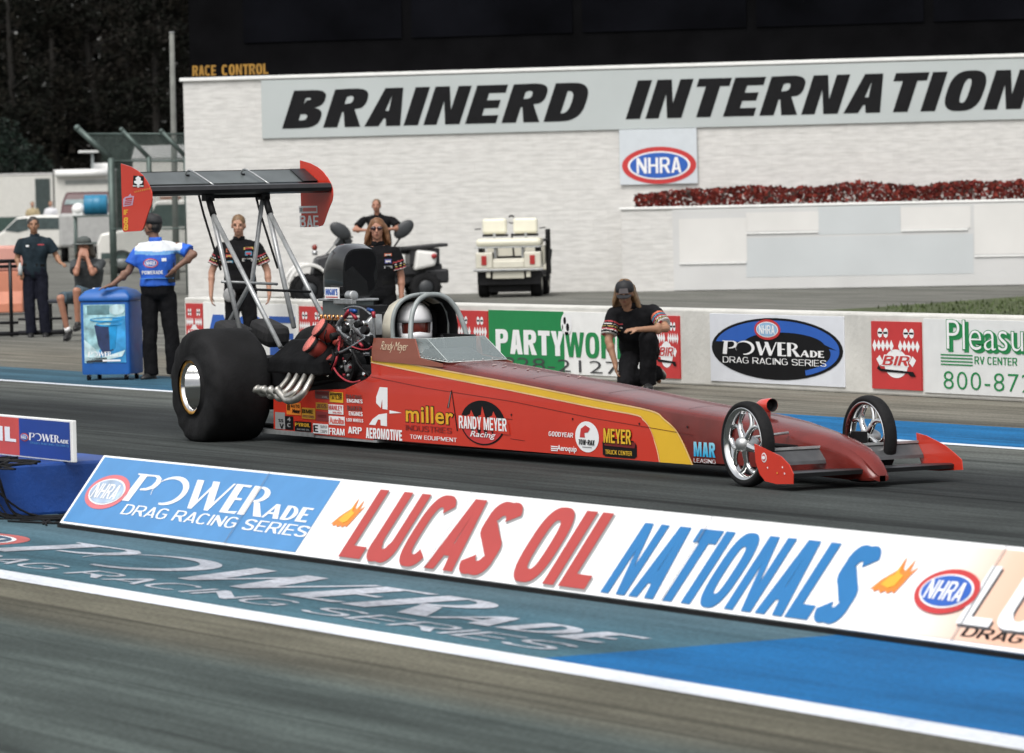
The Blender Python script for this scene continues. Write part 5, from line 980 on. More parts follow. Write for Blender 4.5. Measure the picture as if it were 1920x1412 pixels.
def bands(so, el_, sh_, org, cols):
    """stripes woven round the sleeve end: faces coloured by their distance along the arm"""
    me = so.data; idx = []
    for m in cols: me.materials.append(m[2])
    a = V(org)+R0*sh_[0]+D0*sh_[1]+UP*sh_[2]; c = V(org)+R0*el_[0]+D0*el_[1]+UP*el_[2]; d = (c-a); L2 = d.length_squared; off = WL[so.name]; base = len(me.materials)-len(cols)
    for p in me.polygons:
        q = p.center+off-a; t = q.dot(d)/L2
        if t < .2 or (q-d*t).length > .12: continue
        for k, (lo, hi, _) in enumerate(cols):
            if lo <= t < hi: p.material_index = base+k
skin1 = mat('skin_light', (.40, .215, .145), .55, var=.10, vsc=14); skin2 = mat('skin_ruddy', (.36, .17, .11), .55, var=.12, vsc=14); skin3 = mat('skin_tan', (.30, .155, .09), .55, var=.12, vsc=14); skin4 = mat('skin_deep', (.17, .085, .055), .55, var=.12, vsc=14)
crew = mat('black_crew_cloth', (.007, .007, .008), .9, spec=.15, var=.35, vsc=9, bump=.3, bsc=30); crew_p = mat('black_trouser_cloth', (.006, .006, .007), .9, spec=.15, var=.35, vsc=7, bump=.3, bsc=25)
navy = mat('navy_cloth', (.014, .024, .032), .85, spec=.15, var=.3, vsc=8, bump=.3, bsc=25); navy_p = mat('navy_trouser_cloth', (.009, .010, .018), .85, spec=.15, var=.3, vsc=7, bump=.3, bsc=25)
off_blue = mat('official_blue_cloth', (.012, .095, .48), .75, var=.2, vsc=7, bump=.3, bsc=22); shoe_b = mat('black_shoe', (.012, .012, .012), .5, var=.3); grey_cl = mat('grey_tee_cloth', (.045, .05, .052), .85, var=.25, vsc=8, bump=.3, bsc=25); short_cl = mat('faded_blue_shorts', (.055, .085, .105), .85, var=.25, vsc=8)
h_brown = mat('brown_hair', (.14, .085, .045), .6, var=.35, vsc=30, st=(3, 3, 1)); h_blond = mat('sandy_hair', (.155, .09, .042), .55, var=.4, vsc=26, st=(4, 4, 1)); h_red = mat('auburn_hair', (.17, .075, .03), .55, var=.4, vsc=26, st=(4, 4, 1)); h_dark = mat('dark_hair', (.03, .025, .022), .6, var=.4, vsc=30)
red_band = mat('red_sleeve_band', (.38, .04, .05), .7); white_band = mat('white_sleeve_band', (.55, .53, .5), .7); yel_band = mat('yellow_sleeve_band', (.42, .30, .08), .7); blue_band = mat('blue_sleeve_band', (.05, .22, .34), .7); or_band = mat('orange_sleeve_band', (.5, .12, .06), .7)
STD = [(.62, .66, red_band), (.66, .69, white_band), (.54, .56, yel_band), (.46, .475, white_band), (.36, .40, red_band)]
def badge(cx, cz, w_, h_, m, m2=None):
    def d(b, fn):
        nx = 5; b.poly([[(cx-w_/2+w_*i/nx, cz-h_/2) for i in range(nx+1)]+[(cx+w_/2-w_*i/nx, cz+h_/2) for i in range(nx+1)]], fn, m, 1)
        if m2: b.poly([[(cx-w_*.38, cz-h_*.25), (cx, cz-h_*.25), (cx+w_*.38, cz-h_*.25), (cx+w_*.38, cz+h_*.2), (cx, cz+h_*.2), (cx-w_*.38, cz+h_*.2)]], fn, m2, 2)
    return d
# --- track official in blue beside the drinks cooler (his back to us, looking left)
o1 = G(300, 711); o1.z = 0
P = dict(hip=(.0, .0, 1.00), chest=(.0, .0, 1.33), neck=(-.01, -.0, 1.545), head=(-.045, .02, 1.715), face=(-1, .35, -.12), shL=(-.185, 0, 1.475), shR=(.235, 0, 1.475), elL=(-.32, -.02, 1.21), wrL=(-.50, -.10, 1.065), hdL=(-1, -.2, -.25), hnL=(0, 0, -1), curlL=.25, elR=(.42, -.10, 1.385), wrR=(.215, -.14, 1.235), hdR=(-.6, -.1, -.8), hnR=(-.5, .6, .2), hpL=(-.09, 0, .93), hpR=(.10, 0, .93), knL=(-.10, 0, .50), knR=(.14, 0, .50), anL=(-.10, 0, .085), anR=(.16, 0, .085), tdL=(-.5, -.85, -.1), tdR=(.2, -.95, -.1), fat=1.08, collar=off_blue, brim=1, tuck=2)
T, so, _, _ = person('person in a blue and white official shirt and black cap, hand on the cooler', o1, P, skin4, off_blue, crew_p, shoe_b, h_dark, mat('black_cap_cloth', (.012, .012, .014), .7))
wy = mat('white_yoke_cloth', (.62, .64, .66), .75, var=.08, vsc=8, bump=.2, bsc=20); so.data.materials.append(wy); k_ = len(so.data.materials)-1; pb_ = mat('pale_blue_fade', (.14, .33, .60), .75, var=.1); so.data.materials.append(pb_)
for p in so.data.polygons:
    q = p.center+WL[so.name]-o1; xx = q.dot(R0); hh = q.z-.06*abs(xx-.02)
    if hh > 1.425 and -.24 < xx < .29: p.material_index = k_
    elif hh > 1.385 and -.24 < xx < .27: p.material_index = k_+1
def d1(b, fn): nhra(b, fn, -.06, 1.30, .085, .052, 1)
def d2(b, fn): b.text('POWERADE', fn, -.165, 1.175, .24, .04, letter_white, .03, 0, 1, 1); b.poly([[(-.19+.38*i/6, 1.125) for i in range(7)]+[(.19-.38*i/6, 1.131) for i in range(7)]], fn, skyblue_v, 1)
onto(T, so, o1, [('chest_emblem', d1, -1), ('chest_lettering', d2, -1), ('name_badge', badge(.09, 1.335, .05, .035, letter_white), -1)])
b = MB(o1, 0); b.box((.13, -.155, 1.08), (.21, -.10, 1.22), black_pl); b.tube([(.19, -.14, 1.2), (.20, -.15, 1.30)], .008, black_pl); b.build('radio', T, bevel=.008)
b = MB(o1, 0); b.ell((-.075, -.035, 1.70), (.014, .012, .03), black_pl); b.ell((-.0, -.04, 1.70), (.05, .03, .055), black_pl); b.tube([(-.0, -.06, 1.66), (-.1, -.04, 1.64)], .006, black_pl); b.build('headset', T)
# --- left background: standing person in navy, seated person
o2 = G(70, 632); o2.z = 0
P = dict(hip=(-.02, 0, .98), chest=(.0, 0, 1.30), neck=(.0, 0, 1.50), head=(-.01, -.03, 1.665), face=(.15, -1, -.05), shL=(-.20, 0, 1.43), shR=(.20, 0, 1.43), elL=(-.27, .0, 1.17), wrL=(-.215, -.10, 1.0), elR=(.32, .02, 1.19), wrR=(.38, -.12, 1.10), hdR=(.6, -.7, -.2), hpL=(-.10, 0, .92), hpR=(.08, 0, .92), knL=(-.10, -.02, .50), knR=(.10, -.02, .50), anL=(-.09, 0, .085), anR=(.13, 0, .085), fat=1.05)
T, so, _, _ = person('person in a navy shirt and dark trousers standing by the black rail', o2, P, skin3, navy, navy_p, shoe_b, h_dark, vox=.011)
onto(T, so, o2, [('shirt_badge', badge(-.10, 1.36, .045, .025, letter_white), -1), ('shirt_badge', badge(.10, 1.375, .09, .015, red_band), -1)])
b = MB(o2, 0); b.lathe([(0, 0), (0, .032), (.08, .034), (.13, .03), (.16, .014), (.18, .013), (.18, 0)], (-.21, -.17, .93), (0, 0, 1), mat('clear_bottle', (.5, .53, .53), .2), 14); b.build('drink_bottle', T)
o3 = G(163, 638); o3.z = 0
P = dict(hip=(.02, .12, .66), chest=(.05, .03, .98), neck=(.03, -.04, 1.18), head=(.0, -.10, 1.345), face=(-.15, -1, -.25), shL=(-.15, -.02, 1.12), shR=(.24, .0, 1.12), elL=(-.10, -.30, .97), wrL=(-.05, -.26, 1.20), hdL=(.25, .15, 1), hnL=(.3, 1, 0), elR=(.13, -.30, .97), wrR=(.06, -.26, 1.19), hdR=(-.2, .15, 1), hnR=(-.3, 1, 0), curlL=.3, curlR=.3, hpL=(-.08, .08, .62), hpR=(.10, .08, .62), knL=(-.34, -.30, .62), knR=(-.10, -.36, .72), anL=(-.25, -.22, .12), anR=(-.10, -.28, .26), tdL=(-.2, -1, -.2), tdR=(-.2, -1, -.2), fat=1.15)
P['long'] = -.12
T, so, M3, L3 = person('person in a grey shirt and shorts sitting with both hands on the face', o3, P, skin2, grey_cl, short_cl, shoe_b, mat('grey_brown_hair', (.10, .085, .065), .7, var=.35, vsc=20), vox=.011, shorts=True, eyes=False)
b = M3(); b.tube([(-.25, -.22, .14), (-.262, -.225, .20)], .045, letter_white, 12); b.build('sock', T)
b = M3(); b.ell(L3(0, -.01, .085), (.11, .12, .075), mat('grey_hat', (.075, .085, .08), .85, var=.2)); b.lathe([(0, .11), (-.018, .19), (-.022, .19), (-.004, .10)], L3(0, -.01, .06), (0, 0, 1), mat('grey_hat', (.075, .085, .08)), 24); b.build('sun_hat', T)
# --- crew in front of the guard wall
o4 = YP(452, 600, 22.9); o4.z = 0
P = dict(hip=(.0, 0, .98), chest=(.0, 0, 1.31), neck=(.0, -.01, 1.51), head=(-.0, -.05, 1.675), face=(-.05, -1, -.18), hup=(0, -.12, 1), shL=(-.205, 0, 1.435), shR=(.205, 0, 1.435), elL=(-.335, .02, 1.13), wrL=(-.345, -.05, .875), elR=(.325, .02, 1.13), wrR=(.345, -.05, .875), hdL=(.05, -.1, -1), hdR=(-.05, -.1, -1), hnL=(1, 0, 0), hnR=(-1, 0, 0), hpL=(-.09, 0, .92), hpR=(.09, 0, .92), knL=(-.11, -.02, .5), knR=(.11, -.02, .5), anL=(-.12, 0, .085), anR=(.12, 0, .085), fat=1.08)
T, so, _, _ = person('person with short fair hair in a black crew shirt behind the wing struts', o4, P, skin1, crew, crew_p, shoe_b, h_blond)
for s_ in 'LR': bands(so, P['el'+s_], P['sh'+s_], o4, STD)
onto(T, so, o4, [('shirt_badge', badge(-.115, 1.385, .07, .04, or_band, crew), -1), ('shirt_badge', badge(-.115, 1.32, .08, .035, red_band, yel_band), -1), ('shirt_badge', badge(-.115, 1.25, .09, .03, blue_band, white_band), -1), ('shirt_badge', badge(.115, 1.405, .11, .03, yel_band, red_band), -1), ('shirt_badge', badge(.115, 1.345, .08, .05, blue_band, red_band), -1), ('shirt_badge', badge(.10, 1.27, .12, .035, white_band, navy), -1)])
b = MB(o4, 0); b.ell((-.12, -.17, .86), (.075, .03, .085), mat('rag_cloth', (.24, .24, .24), .9, var=.3, vsc=14, bump=.5, bsc=15), n=16, k=10); b.build('rag', T)
o5 = YP(712, 600, 22.5); o5.z = 0
P = dict(hip=(.0, 0, .95), chest=(.01, 0, 1.26), neck=(.0, -.01, 1.455), head=(-.005, -.04, 1.625), face=(-.02, -1, -.02), shL=(-.175, 0, 1.38), shR=(.185, 0, 1.38), elL=(-.26, .03, 1.11), wrL=(-.25, -.04, .87), elR=(.245, .03, 1.10), wrR=(.245, -.02, .86), hdL=(0, 0, -1), hdR=(0, 0, -1), hnL=(1, 0, 0), hnR=(-1, 0, 0), hpL=(-.09, 0, .89), hpR=(.09, 0, .89), knL=(-.10, -.02, .48), knR=(.10, -.02, .48), anL=(-.11, 0, .085), anR=(.11, 0, .085), long=-.15)
T, so, _, _ = person('person with long auburn hair and dark sunglasses in a black crew shirt', o5, P, skin2, crew, crew_p, shoe_b, h_red, glasses=True)
bands(so, P['elR'], P['shR'], o5, STD); bands(so, P['elL'], P['shL'], o5, STD)
onto(T, so, o5, [('shirt_badge', badge(-.10, 1.34, .08, .03, red_band, yel_band), -1), ('shirt_badge', badge(-.10, 1.28, .06, .04, grey_v, crew), -1), ('shirt_badge', badge(-.10, 1.21, .07, .025, blue_band), -1), ('shirt_badge', badge(.11, 1.345, .08, .03, or_band, white_band), -1), ('shirt_badge', badge(.11, 1.275, .07, .045, mat('violet_band', (.10, .10, .3), .7), white_band), -1), ('shirt_badge', badge(.11, 1.21, .09, .03, grey_v), -1)])
# --- kneeling crew member
o6 = YP(1195, 660, 22.7); o6.z = 0; sc6 = 1.0
P = dict(hip=(.03, .28, .40), chest=(-.02, .10, .68), neck=(-.07, .02, .835), head=(-.115, -.07, .965), face=(-.12, -1, -.35), hup=(-.05, -.3, 1), shL=(-.235, .04, .775), shR=(.17, .02, .80), elL=(-.285, -.06, .50), wrL=(-.225, -.12, .27), hdL=(.1, -.1, -1), hnL=(1, 0, 0), elR=(.285, -.20, .615), wrR=(.01, -.36, .615), hdR=(-1, -.12, .02), hnR=(0, .3, -1), hpL=(-.06, .24, .34), hpR=(.13, .24, .36), knL=(-.13, -.12, .085), knR=(.10, -.26, .52), anL=(.18, .33, .15), anR=(.10, -.16, .09), tdL=(.6, .6, -.5), suL=(0, -.6, -.4), tdR=(-.1, -1, -.1), long=-.15, fat=1.12, sole=mat('pale_sole', (.45, .44, .40), .7))
T, so, M6, L6 = person('person with long sandy hair and black cap kneeling by the guard wall', o6, P, skin3, crew, crew_p, shoe_b, h_blond, mat('black_cap_cloth', (.012, .012, .014), .7), sleeve=.80)
bands(so, P['elR'], P['shR'], o6, [(.36, .44, or_band), (.47, .53, blue_band), (.56, .62, red_band), (.64, .67, white_band), (.70, .73, yel_band), (.76, .80, white_band), (.80, .86, red_band)]); bands(so, P['elL'], P['shL'], o6, STD+[(.76, .80, white_band), (.80, .86, red_band)])
b = M6(); b.add([L6(.05*x, .098+.0*abs(x), .055+.035*z) for x, z in ((-1, -.6), (1, -.6), (.8, .9), (-.8, .9))], [(0, 1, 2, 3)], mat('cap_patch', (.16, .14, .14), .7)); b.build('cap_patch', T)
# --- driver
hc = YP(777, 603, 16.4)
o7 = V((hc.x, 16.4, .35)); hz = hc.z
T7 = thing('person', 'person in a white helmet and fire suit strapped inside the roll cage', 'driver', o7)
suit = mat('white_fire_suit', (.62, .62, .60), .8, var=.08, vsc=8, bump=.2, bsc=20); AXD = ((0, -1, 0), (1, 0, 0), (0, 0, 1))      # local x = driver's right (towards us), y = forward
b = MB(o7, ax=AXD); hd = V((0, 0, hz-.35)); ff = V((.30, 1, -.05))
P = dict(hip=(0, -.05, .12), chest=(0, -.05, .28), neck=(0, -.03, hz-.35-.16), shR=(.16, -.04, .36), shL=(-.16, -.04, .36), hpR=(.1, 0, .1), hpL=(-.1, 0, .1), fat=.95)
torso(b, P, skin2); L7, A7 = head(b, hd, ff, (0, 0, 1), skin2); b.cap((0, -.03, hz-.35-.18), hd-V((0, 0, .06)), .056, .052, skin2)
for s_ in (1, -1):
    b.cap((.16*s_, -.04, .36), (.19*s_, .14, .26), .05, .045, skin2); b.cap((.19*s_, .14, .26), (.10*s_, .34, .33), .043, .03, skin2); hand(b, (.10*s_, .34, .33), (-.2*s_, 1, .3), (-s_, 0, 0), skin2, 1.2)
    b.cap((.1*s_, 0, .1), (.12*s_, .42, .14), .08, .06, skin2); b.cap((.12*s_, .42, .14), (.12*s_, .85, .05), .055, .04, skin2)
volume(b, 'body', T7, .011, 2)
b = MB(o7, ax=AXD); torso(b, P, suit, .02)
for s_ in (1, -1): b.cap((.16*s_, -.04, .36), (.19*s_, .14, .26), .066, .062, suit); b.cap((.19*s_, .14, .26), (.12*s_, .30, .32), .06, .05, suit)
b.lathe([(0, .09), (.0, .14), (.05, .15), (.07, .12), (.07, .07)], (0, -.02, hz-.35-.20), (0, 0, 1), suit, 20); volume(b, 'fire_suit', T7, .012, 2, wrinkle=.012)
hm = mat('white_helmet_shell', (.72, .72, .73), .25, var=.04, coat=.6); S_ = lambda x, y, z: L7(x, y, z)
b = MB(o7, ax=AXD); n = 28; rings = []
for th in [math.radians(t) for t in (2, 15, 30, 45, 60, 72, 84, 96)]:
    rings.append([S_(.130*math.sin(th)*math.cos(a), -.005+.150*math.sin(th)*math.sin(a), .010+.140*math.cos(th)) for a in [2*math.pi*j/n for j in range(n)]])
b.loft(rings, hm, True, False)
low = []
for zz, rr_ in ((-.005, 1.0), (-.06, 1.0), (-.11, .95), (-.15, .80)): low.append([S_(.130*rr_*math.cos(a), -.005+.150*rr_*math.sin(a), zz) for a in [math.radians(150+240*j/20) for j in range(21)]])
b.loft(low, hm, True, False, False)
chin = []
for zz, rr_ in ((-.085, 1.0), (-.12, 1.02), (-.155, .86)): chin.append([S_(.128*rr_*math.cos(a), -.0+.158*rr_*math.sin(a), zz+.012*math.cos(4*a)*.5) for a in [math.radians(24+132*j/16) for j in range(17)]])
b.loft(chin, hm, True, False, False)
ho_ = b.build('helmet', T7); md = ho_.modifiers.new('s', 'SOLIDIFY'); md.thickness = .012; md.offset = 1
b = MB(o7, ax=AXD); vis = mat('tinted_visor', (.085, .016, .011), .15, var=.7, vsc=9, coat=.6); vr = []
for zz, rr_ in ((.02, 1.0), (-.02, 1.01), (-.06, 1.0), (-.095, .97)): vr.append([S_(.124*rr_*math.cos(a), -.003+.146*rr_*math.sin(a), zz) for a in [math.radians(-5+190*j/20) for j in range(21)]])
b.loft(vr, vis, True, False, False); b.build('visor', T7)
b = MB(o7, ax=AXD); tr_ = [[S_(.134*math.cos(a), -.004+.153*math.sin(a), zz) for a in [math.radians(-10+200*j/20) for j in range(21)]] for zz in (.018, .004)]; b.loft(tr_, mat('amber_trim', (.5, .25, .05), .5), True, False, False); b.build('visor_trim', T7)
b = MB(o7, ax=AXD); rows = [[S_(.133*math.cos(a)*sn, -.005+.153*math.sin(a)*sn, .010+zz) for a in [math.radians(62-34*j/8) for j in range(9)]] for zz, sn in ((.062, .895), (.048, .938))]
b.loft(rows, mat('red_helmet_print', (.5, .10, .10), .4), True, False, False); b.build('helmet_lettering', T7)
# ---------------------------------------------------------------- drinks cooler
oc = G(212, 712); oc.z = 0
ck = thing('drinks_cooler', 'tall blue drinks cooler on castors with a domed lid beside the official', 'cooler', oc)
cblue = mat('cooler_blue', (.010, .10, .36), .5, var=.12, coat=.1, dirt=.25); cdark = mat('cooler_side_blue', (.008, .055, .25), .35, var=.08, coat=.3)
AN = -14
def cooler_mb(): return MB(oc, AN)
def rrect(w_, d_, r, z, n=5):
    P = []
    for cx, cy, a0 in ((w_-r, d_-r, 0), (-w_+r, d_-r, 90), (-w_+r, -d_+r, 180), (w_-r, -d_+r, 270)):
        for k in range(n+1): a = math.radians(a0+90*k/n); P.append((cx+r*math.cos(a), cy+r*math.sin(a), z))
    return P
b = cooler_mb(); b.loft([rrect(.28, .235, .03, .07), rrect(.285, .24, .03, .10), rrect(.285, .24, .03, .86), rrect(.285, .24, .03, .88)], cblue); ob = b.build('cabinet', ck); ob.data.set_sharp_from_angle(angle=math.radians(50))
b = cooler_mb(); b.loft([rrect(.295, .25, .03, .885), rrect(.30, .255, .03, .90), rrect(.30, .255, .03, .935), rrect(.25, .20, .05, 1.0), rrect(.16, .12, .06, 1.035), rrect(.05, .04, .03, 1.04)], cblue); b.box((-.17, -.19, .985), (.02, -.10, 1.008), letter_white, Matrix.Rotation(math.radians(38), 3, 'X')); b.build('lid', ck)
CM = planemap(cooler_mb().W((0, -.2415, 0)), cooler_mb().ex, UP, -cooler_mb().ey, .002)
ice = mat('ice_print', (.28, .48, .52), .4, var=.5, vsc=9); ice2 = mat('pale_ice_print', (.45, .60, .62), .4, var=.3, vsc=12); cyan_p = mat('cyan_print', (.01, .24, .52), .35, var=.3, vsc=8); navy_pr = mat('navy_print', (.02, .035, .10), .4, var=.4, vsc=8); dk = mat('dark_print', (.015, .02, .03), .4)
b = cooler_mb(); b.poly([rect(-.245, .20, .245, .85)], CM, ice, 1); b.poly([[(-.15, .20), (.245, .20), (.245, .72), (.1, .7), (-.0, .45)]], CM, mat('sky_print', (.04, .30, .62), .4, var=.5, vsc=5), 2)
b.poly([rect(-.2, .74, .06, .84)], CM, mat('grey_teal_print', (.10, .2, .22), .4, var=.4, vsc=8), 3); b.poly([ellp(.15, .79, .09, .06, 16)], CM, ice2, 3)
for cx, cz, rx in ((.02, .68, .19), (.05, .63, .15)): b.poly([ellp(cx, cz, rx, .028, 28), ellp(cx, cz+.004, rx*.9, .016, 28)], CM, cyan_p, 4)
b.poly([[(-.12, .62), (.12, .62), (.10, .34), (-.02, .30), (-.08, .40)]], CM, navy_pr, 3); b.poly([[(.05, .62), (.15, .62), (.12, .36), (.06, .34)]], CM, cyan_p, 4)
b.poly([[(-.24, .22), (-.24, .46), (-.12, .36), (-.05, .26), (.1, .3), (.24, .34), (.2, .27), (.05, .24)]], CM, ice2, 4); powerade(b, CM, -.2, .27, .36, .055, letter_white, 5); b.poly([rect(-.22, .205, .02, .26)], CM, dk, 4); b.poly([rect(-.03, .215, .18, .235)], CM, letter_white, 5)
b.build('printed_front', ck)
for sx_, sy_ in ((-.22, -.18), (.22, -.18), (-.22, .18), (.22, .18)):
    b = cooler_mb(); b.tube([(sx_-.015, sy_, .036), (sx_+.015, sy_, .036)], .034, rubber, 16); b.box((sx_-.02, sy_-.02, .045), (sx_+.02, sy_+.02, .075), steel); b.build('castor', ck)
# ---------------------------------------------------------------- black rail and bench frame, orange barrier
rx = G(0, 634); rr = thing('bench_rail', 'black tubular rail and bench frame at the left edge behind the standing person', 'rail', V((G(60, 632).x, G(60, 632).y, 0)))
ro = V((G(70, 632).x, G(70, 632).y, 0)); pxm = 127.5
def RP(x, y, dy=0.): return ((x-70)/pxm, dy, max(.01, (634-y-.0*(x-70))/pxm))
blk = mat('black_powder_coat', (.014, .014, .016), .45, .3, var=.25)
b = MB(ro, 0)
for y_, r_ in ((489, .030), (499, .024), (606, .022), (627, .034)): b.tube([RP(-140, y_, .12), RP(33, y_-.0, .12)], r_, blk, 8)
for x_ in (-120, -50, 20): b.tube([RP(x_, 633, .12), RP(x_, 489, .12)], .028, blk, 8)
b.build('rail_frame', rr)
b = MB(ro, 0); b.box((.15, -.05, .50), (.98, .42, .55), mat('dark_seat_vinyl', (.018, .022, .032), .6)); b.build('seat', rr, bevel=.015)
b = MB(ro, 0)
for y_, r_ in ((600, .018), (626, .036)): b.tube([RP(33, y_, .12), RP(135, y_, .12)], r_, blk, 8)
for x_ in (92, 122, 180): b.tube([RP(x_, 633, .0), RP(x_, 572, .0)], .022, blk, 8); b.tube([RP(x_, 633, .36), RP(x_, 572, .36)], .022, blk, 8)
b.build('bench_legs', rr)
ob_ = V((G(12, 590).x, G(12, 590).y, 0)); b = MB(ob_, 0); os_ = mat('faded_orange_plastic', (.46, .17, .10), .6, var=.15, vsc=3); op = mat('salmon_plastic', (.55, .27, .22), .6, var=.12, vsc=3)
tb = thing('plastic_barrier', 'faded orange and salmon plastic barrier behind the black rail', 'barrier', ob_)
b.loft([[(-2.6, -.3, .04), (.33, -.3, .04), (.33, .3, .04), (-2.6, .3, .04)], [(-2.6, -.3, .2), (.33, -.3, .2), (.33, .3, .2), (-2.6, .3, .2)], [(-2.6, -.18, .42), (.33, -.18, .42), (.33, .18, .42), (-2.6, .18, .42)], [(-2.6, -.16, .78), (.33, -.16, .78), (.33, .16, .78), (-2.6, .16, .78)]], os_, False); b.build('lower_body', tb, bevel=.02)
b = MB(ob_, 0); b.box((-2.6, -.17, .785), (.36, .17, 1.24), op); b.build('upper_body', tb, bevel=.05)
# ---------------------------------------------------------------- golf cart seen from behind
og = G(958, 557); og.z = 0; gcart = thing('golf_cart', 'cream golf cart seen from behind, parked against the white building', 'golf cart', og)
gc_ = mat('cart_cream', (.60, .575, .48), .4, var=.05, coat=.2); seat_v = mat('cream_seat_vinyl', (.68, .655, .53), .45, var=.05, vsc=3); tail = mat('red_tail_lens', (.36, .03, .03), .2, var=.1)
AG = -5
def GB(): return MB(og, AG)
b = GB(); b.box((-.60, -.30, .62), (.60, .9, .74), gc_); b.box((-.62, -.42, .56), (-.30, .3, .86), gc_); b.box((.30, -.42, .56), (.62, .3, .86), gc_); b.box((-.30, -.05, .56), (.30, .3, .78), black_pl); b.box((-.3, -.40, .56), (.3, -.36, .70), gc_); b.box((-.62, .9, .30), (.62, 1.9, .38), black_pl); b.box((-.60, 1.7, .3), (.60, 2.1, .95), gc_); b.build('body', gcart, bevel=.04)
b = GB(); b.box((-.66, -.50, .505), (.66, -.40, .545), steel_paint); b.box((-.3, -.44, .36), (.3, -.40, .50), gc_); b.box((-.42, -.46, .38), (-.34, -.42, .5), gc_); b.box((.34, -.46, .38), (.42, -.42, .5), gc_); b.box((-.25, -.3, .3), (.25, .4, .52), black_pl); b.build('bumper', gcart, bevel=.01)
b = GB(); b.box((-.40, -.25, .10), (.40, .6, .36), dark_metal); b.box((-.6, -.36, .24), (.6, -.3, .5), black_pl); b.build('underside', gcart, bevel=.01)
b = GB(); b.box((-.62, -.30, .965), (.62, .42, 1.12), seat_v); b.build('seat_cushion', gcart, bevel=.06)
b = GB(); b.box((-.64, -.32, .94), (.62, .40, .965), steel_paint); b.box((-.58, -.25, .80), (-.50, .3, .94), black_pl); b.box((.50, -.25, .80), (.58, .3, .94), black_pl); b.box((-.28, -.28, .74), (-.24, .2, .94), steel_paint); b.box((.24, -.28, .74), (.28, .2, .94), steel_paint); b.build('seat_frame', gcart, bevel=.008)
for x_ in (-.53, .06):
    b = GB(); b.box((x_, .10, 1.20), (x_+.47, .22, 1.50), seat_v, Matrix.Rotation(math.radians(-6), 3, 'X')); sb = b.build('seat_back', gcart, bevel=.05)
b = GB(); b.box((-.53, .12, 1.155), (-.04, .2, 1.20), black_pl); b.box((.05, .12, 1.155), (.54, .2, 1.20), black_pl)
for x_ in (-.30, .30): b.box((x_-.025, .10, 1.1), (x_+.025, .14, 1.24), steel_paint)
for x_ in (-.68, .56): b.tube([(x_, .16, 1.30), (x_+.12, .16, 1.31)], .012, black_pl)
b.curve([(-.05, .5, 1.52), (.0, .5, 1.545), (.05, .5, 1.52)], .018, black_pl, 8); b.curve([(-.05, .5, 1.42), (.0, .52, 1.40), (.05, .5, 1.42)], .012, black_pl, 8); b.tube([(0, .5, 1.2), (0, .9, .7)], .02, black_pl); b.build('steering_and_brackets', gcart, bevel=.008)
for x_ in (-.46, .46):
    b = GB(); b.box((x_-.05, -.435, .62), (x_+.05, -.421, .80), tail); b.build('tail_light', gcart, bevel=.02)
for x_, y_ in ((-.50, 0), (.50, 0), (-.50, 1.65), (.50, 1.65)):
    b = GB(); b.lathe([(-.10, .12), (-.11, .2), (-.09, .235), (0, .245), (.09, .235), (.11, .2), (.10, .12)], (x_, y_, .245), (1, 0, 0), rubber, 28); b.lathe([(-.1, 0), (-.1, .12), (.1, .12), (.1, 0)], (x_, y_, .245), (1, 0, 0), gc_, 20); b.build('wheel', gcart)
b = GB(); b.tube([(.72, .2, .42), (.72, .12, 1.28)], .05, dark_metal, 10); b.tube([(.70, .0, .3), (.78, .0, .9)], .035, black_pl); b.box((.64, -.05, 1.05), (.72, .3, 1.10), black_pl); b.box((.63, -.1, .62), (.67, .5, .98), gc_); b.build('bag_rack', gcart, bevel=.01)
# ---------------------------------------------------------------- quad bike and its rider
oq = G(690, 570); oq.z = 0; quad = thing('quad_bike', 'black and white utility quad bike facing left behind the guard wall', 'quad bike', oq)
qk = mat('quad_black_plastic', (.015, .015, .017), .4, var=.3, vsc=6); qg = mat('quad_grey_plastic', (.03, .033, .036), .5, var=.2); qw = mat('quad_white_plastic', (.66, .65, .62), .35, var=.05)
def QB(): return MB(oq, 8)
S2 = 100.
def qq(x, y): return ((x-690)/S2, (572-y)/S2)
for x_, y_ in ((-1.12, -.42), (-1.12, .42), (1.02, -.42), (1.02, .42)):
    b = QB(); b.lathe([(-.11, .15), (-.12, .22), (-.1, .275), (0, .29), (.1, .275), (.12, .22), (.11, .15)], (x_, y_, .29), (0, 1, 0), rubber, 30)
    for k in range(14): a = k*math.pi/7; b.box((x_+.28*math.cos(a)-.02, y_-.1, .29+.28*math.sin(a)-.02), (x_+.28*math.cos(a)+.02, y_+.1, .29+.28*math.sin(a)+.02), rubber)
    b.lathe([(-.10, 0), (-.10, .13), (-.06, .15), (.06, .15), (.10, .13), (.10, 0)], (x_, y_, .29), (0, 1, 0), qg, 20); b.build('wheel', quad)
for s_ in (-1, 1):
    b = QB(); arc = [(-1.12+.40*math.cos(a), .33+.46*math.sin(a)) for a in [math.radians(165-150*k/10) for k in range(11)]]+[(-.55, .28)]
    b.prism(arc+[(x_*.97-.03*(1), z_-.07) for x_, z_ in arc[::-1]], lambda a, z, k, s_=s_: (a, s_*.42-.16+k, z), .32, qw); b.build('front_fender', quad, bevel=.02)
    b = QB(); b.loft([[(.80, s_*.42-.18, .60), (.80, s_*.42+.18, .60), (.86, s_*.42+.16, .98), (.86, s_*.42-.16, .98)], [(1.20, s_*.42-.18, .68), (1.20, s_*.42+.18, .68), (1.24, s_*.42+.16, .93), (1.24, s_*.42-.16, .93)]], qw, False); b.build('rear_fender', quad, bevel=.05)
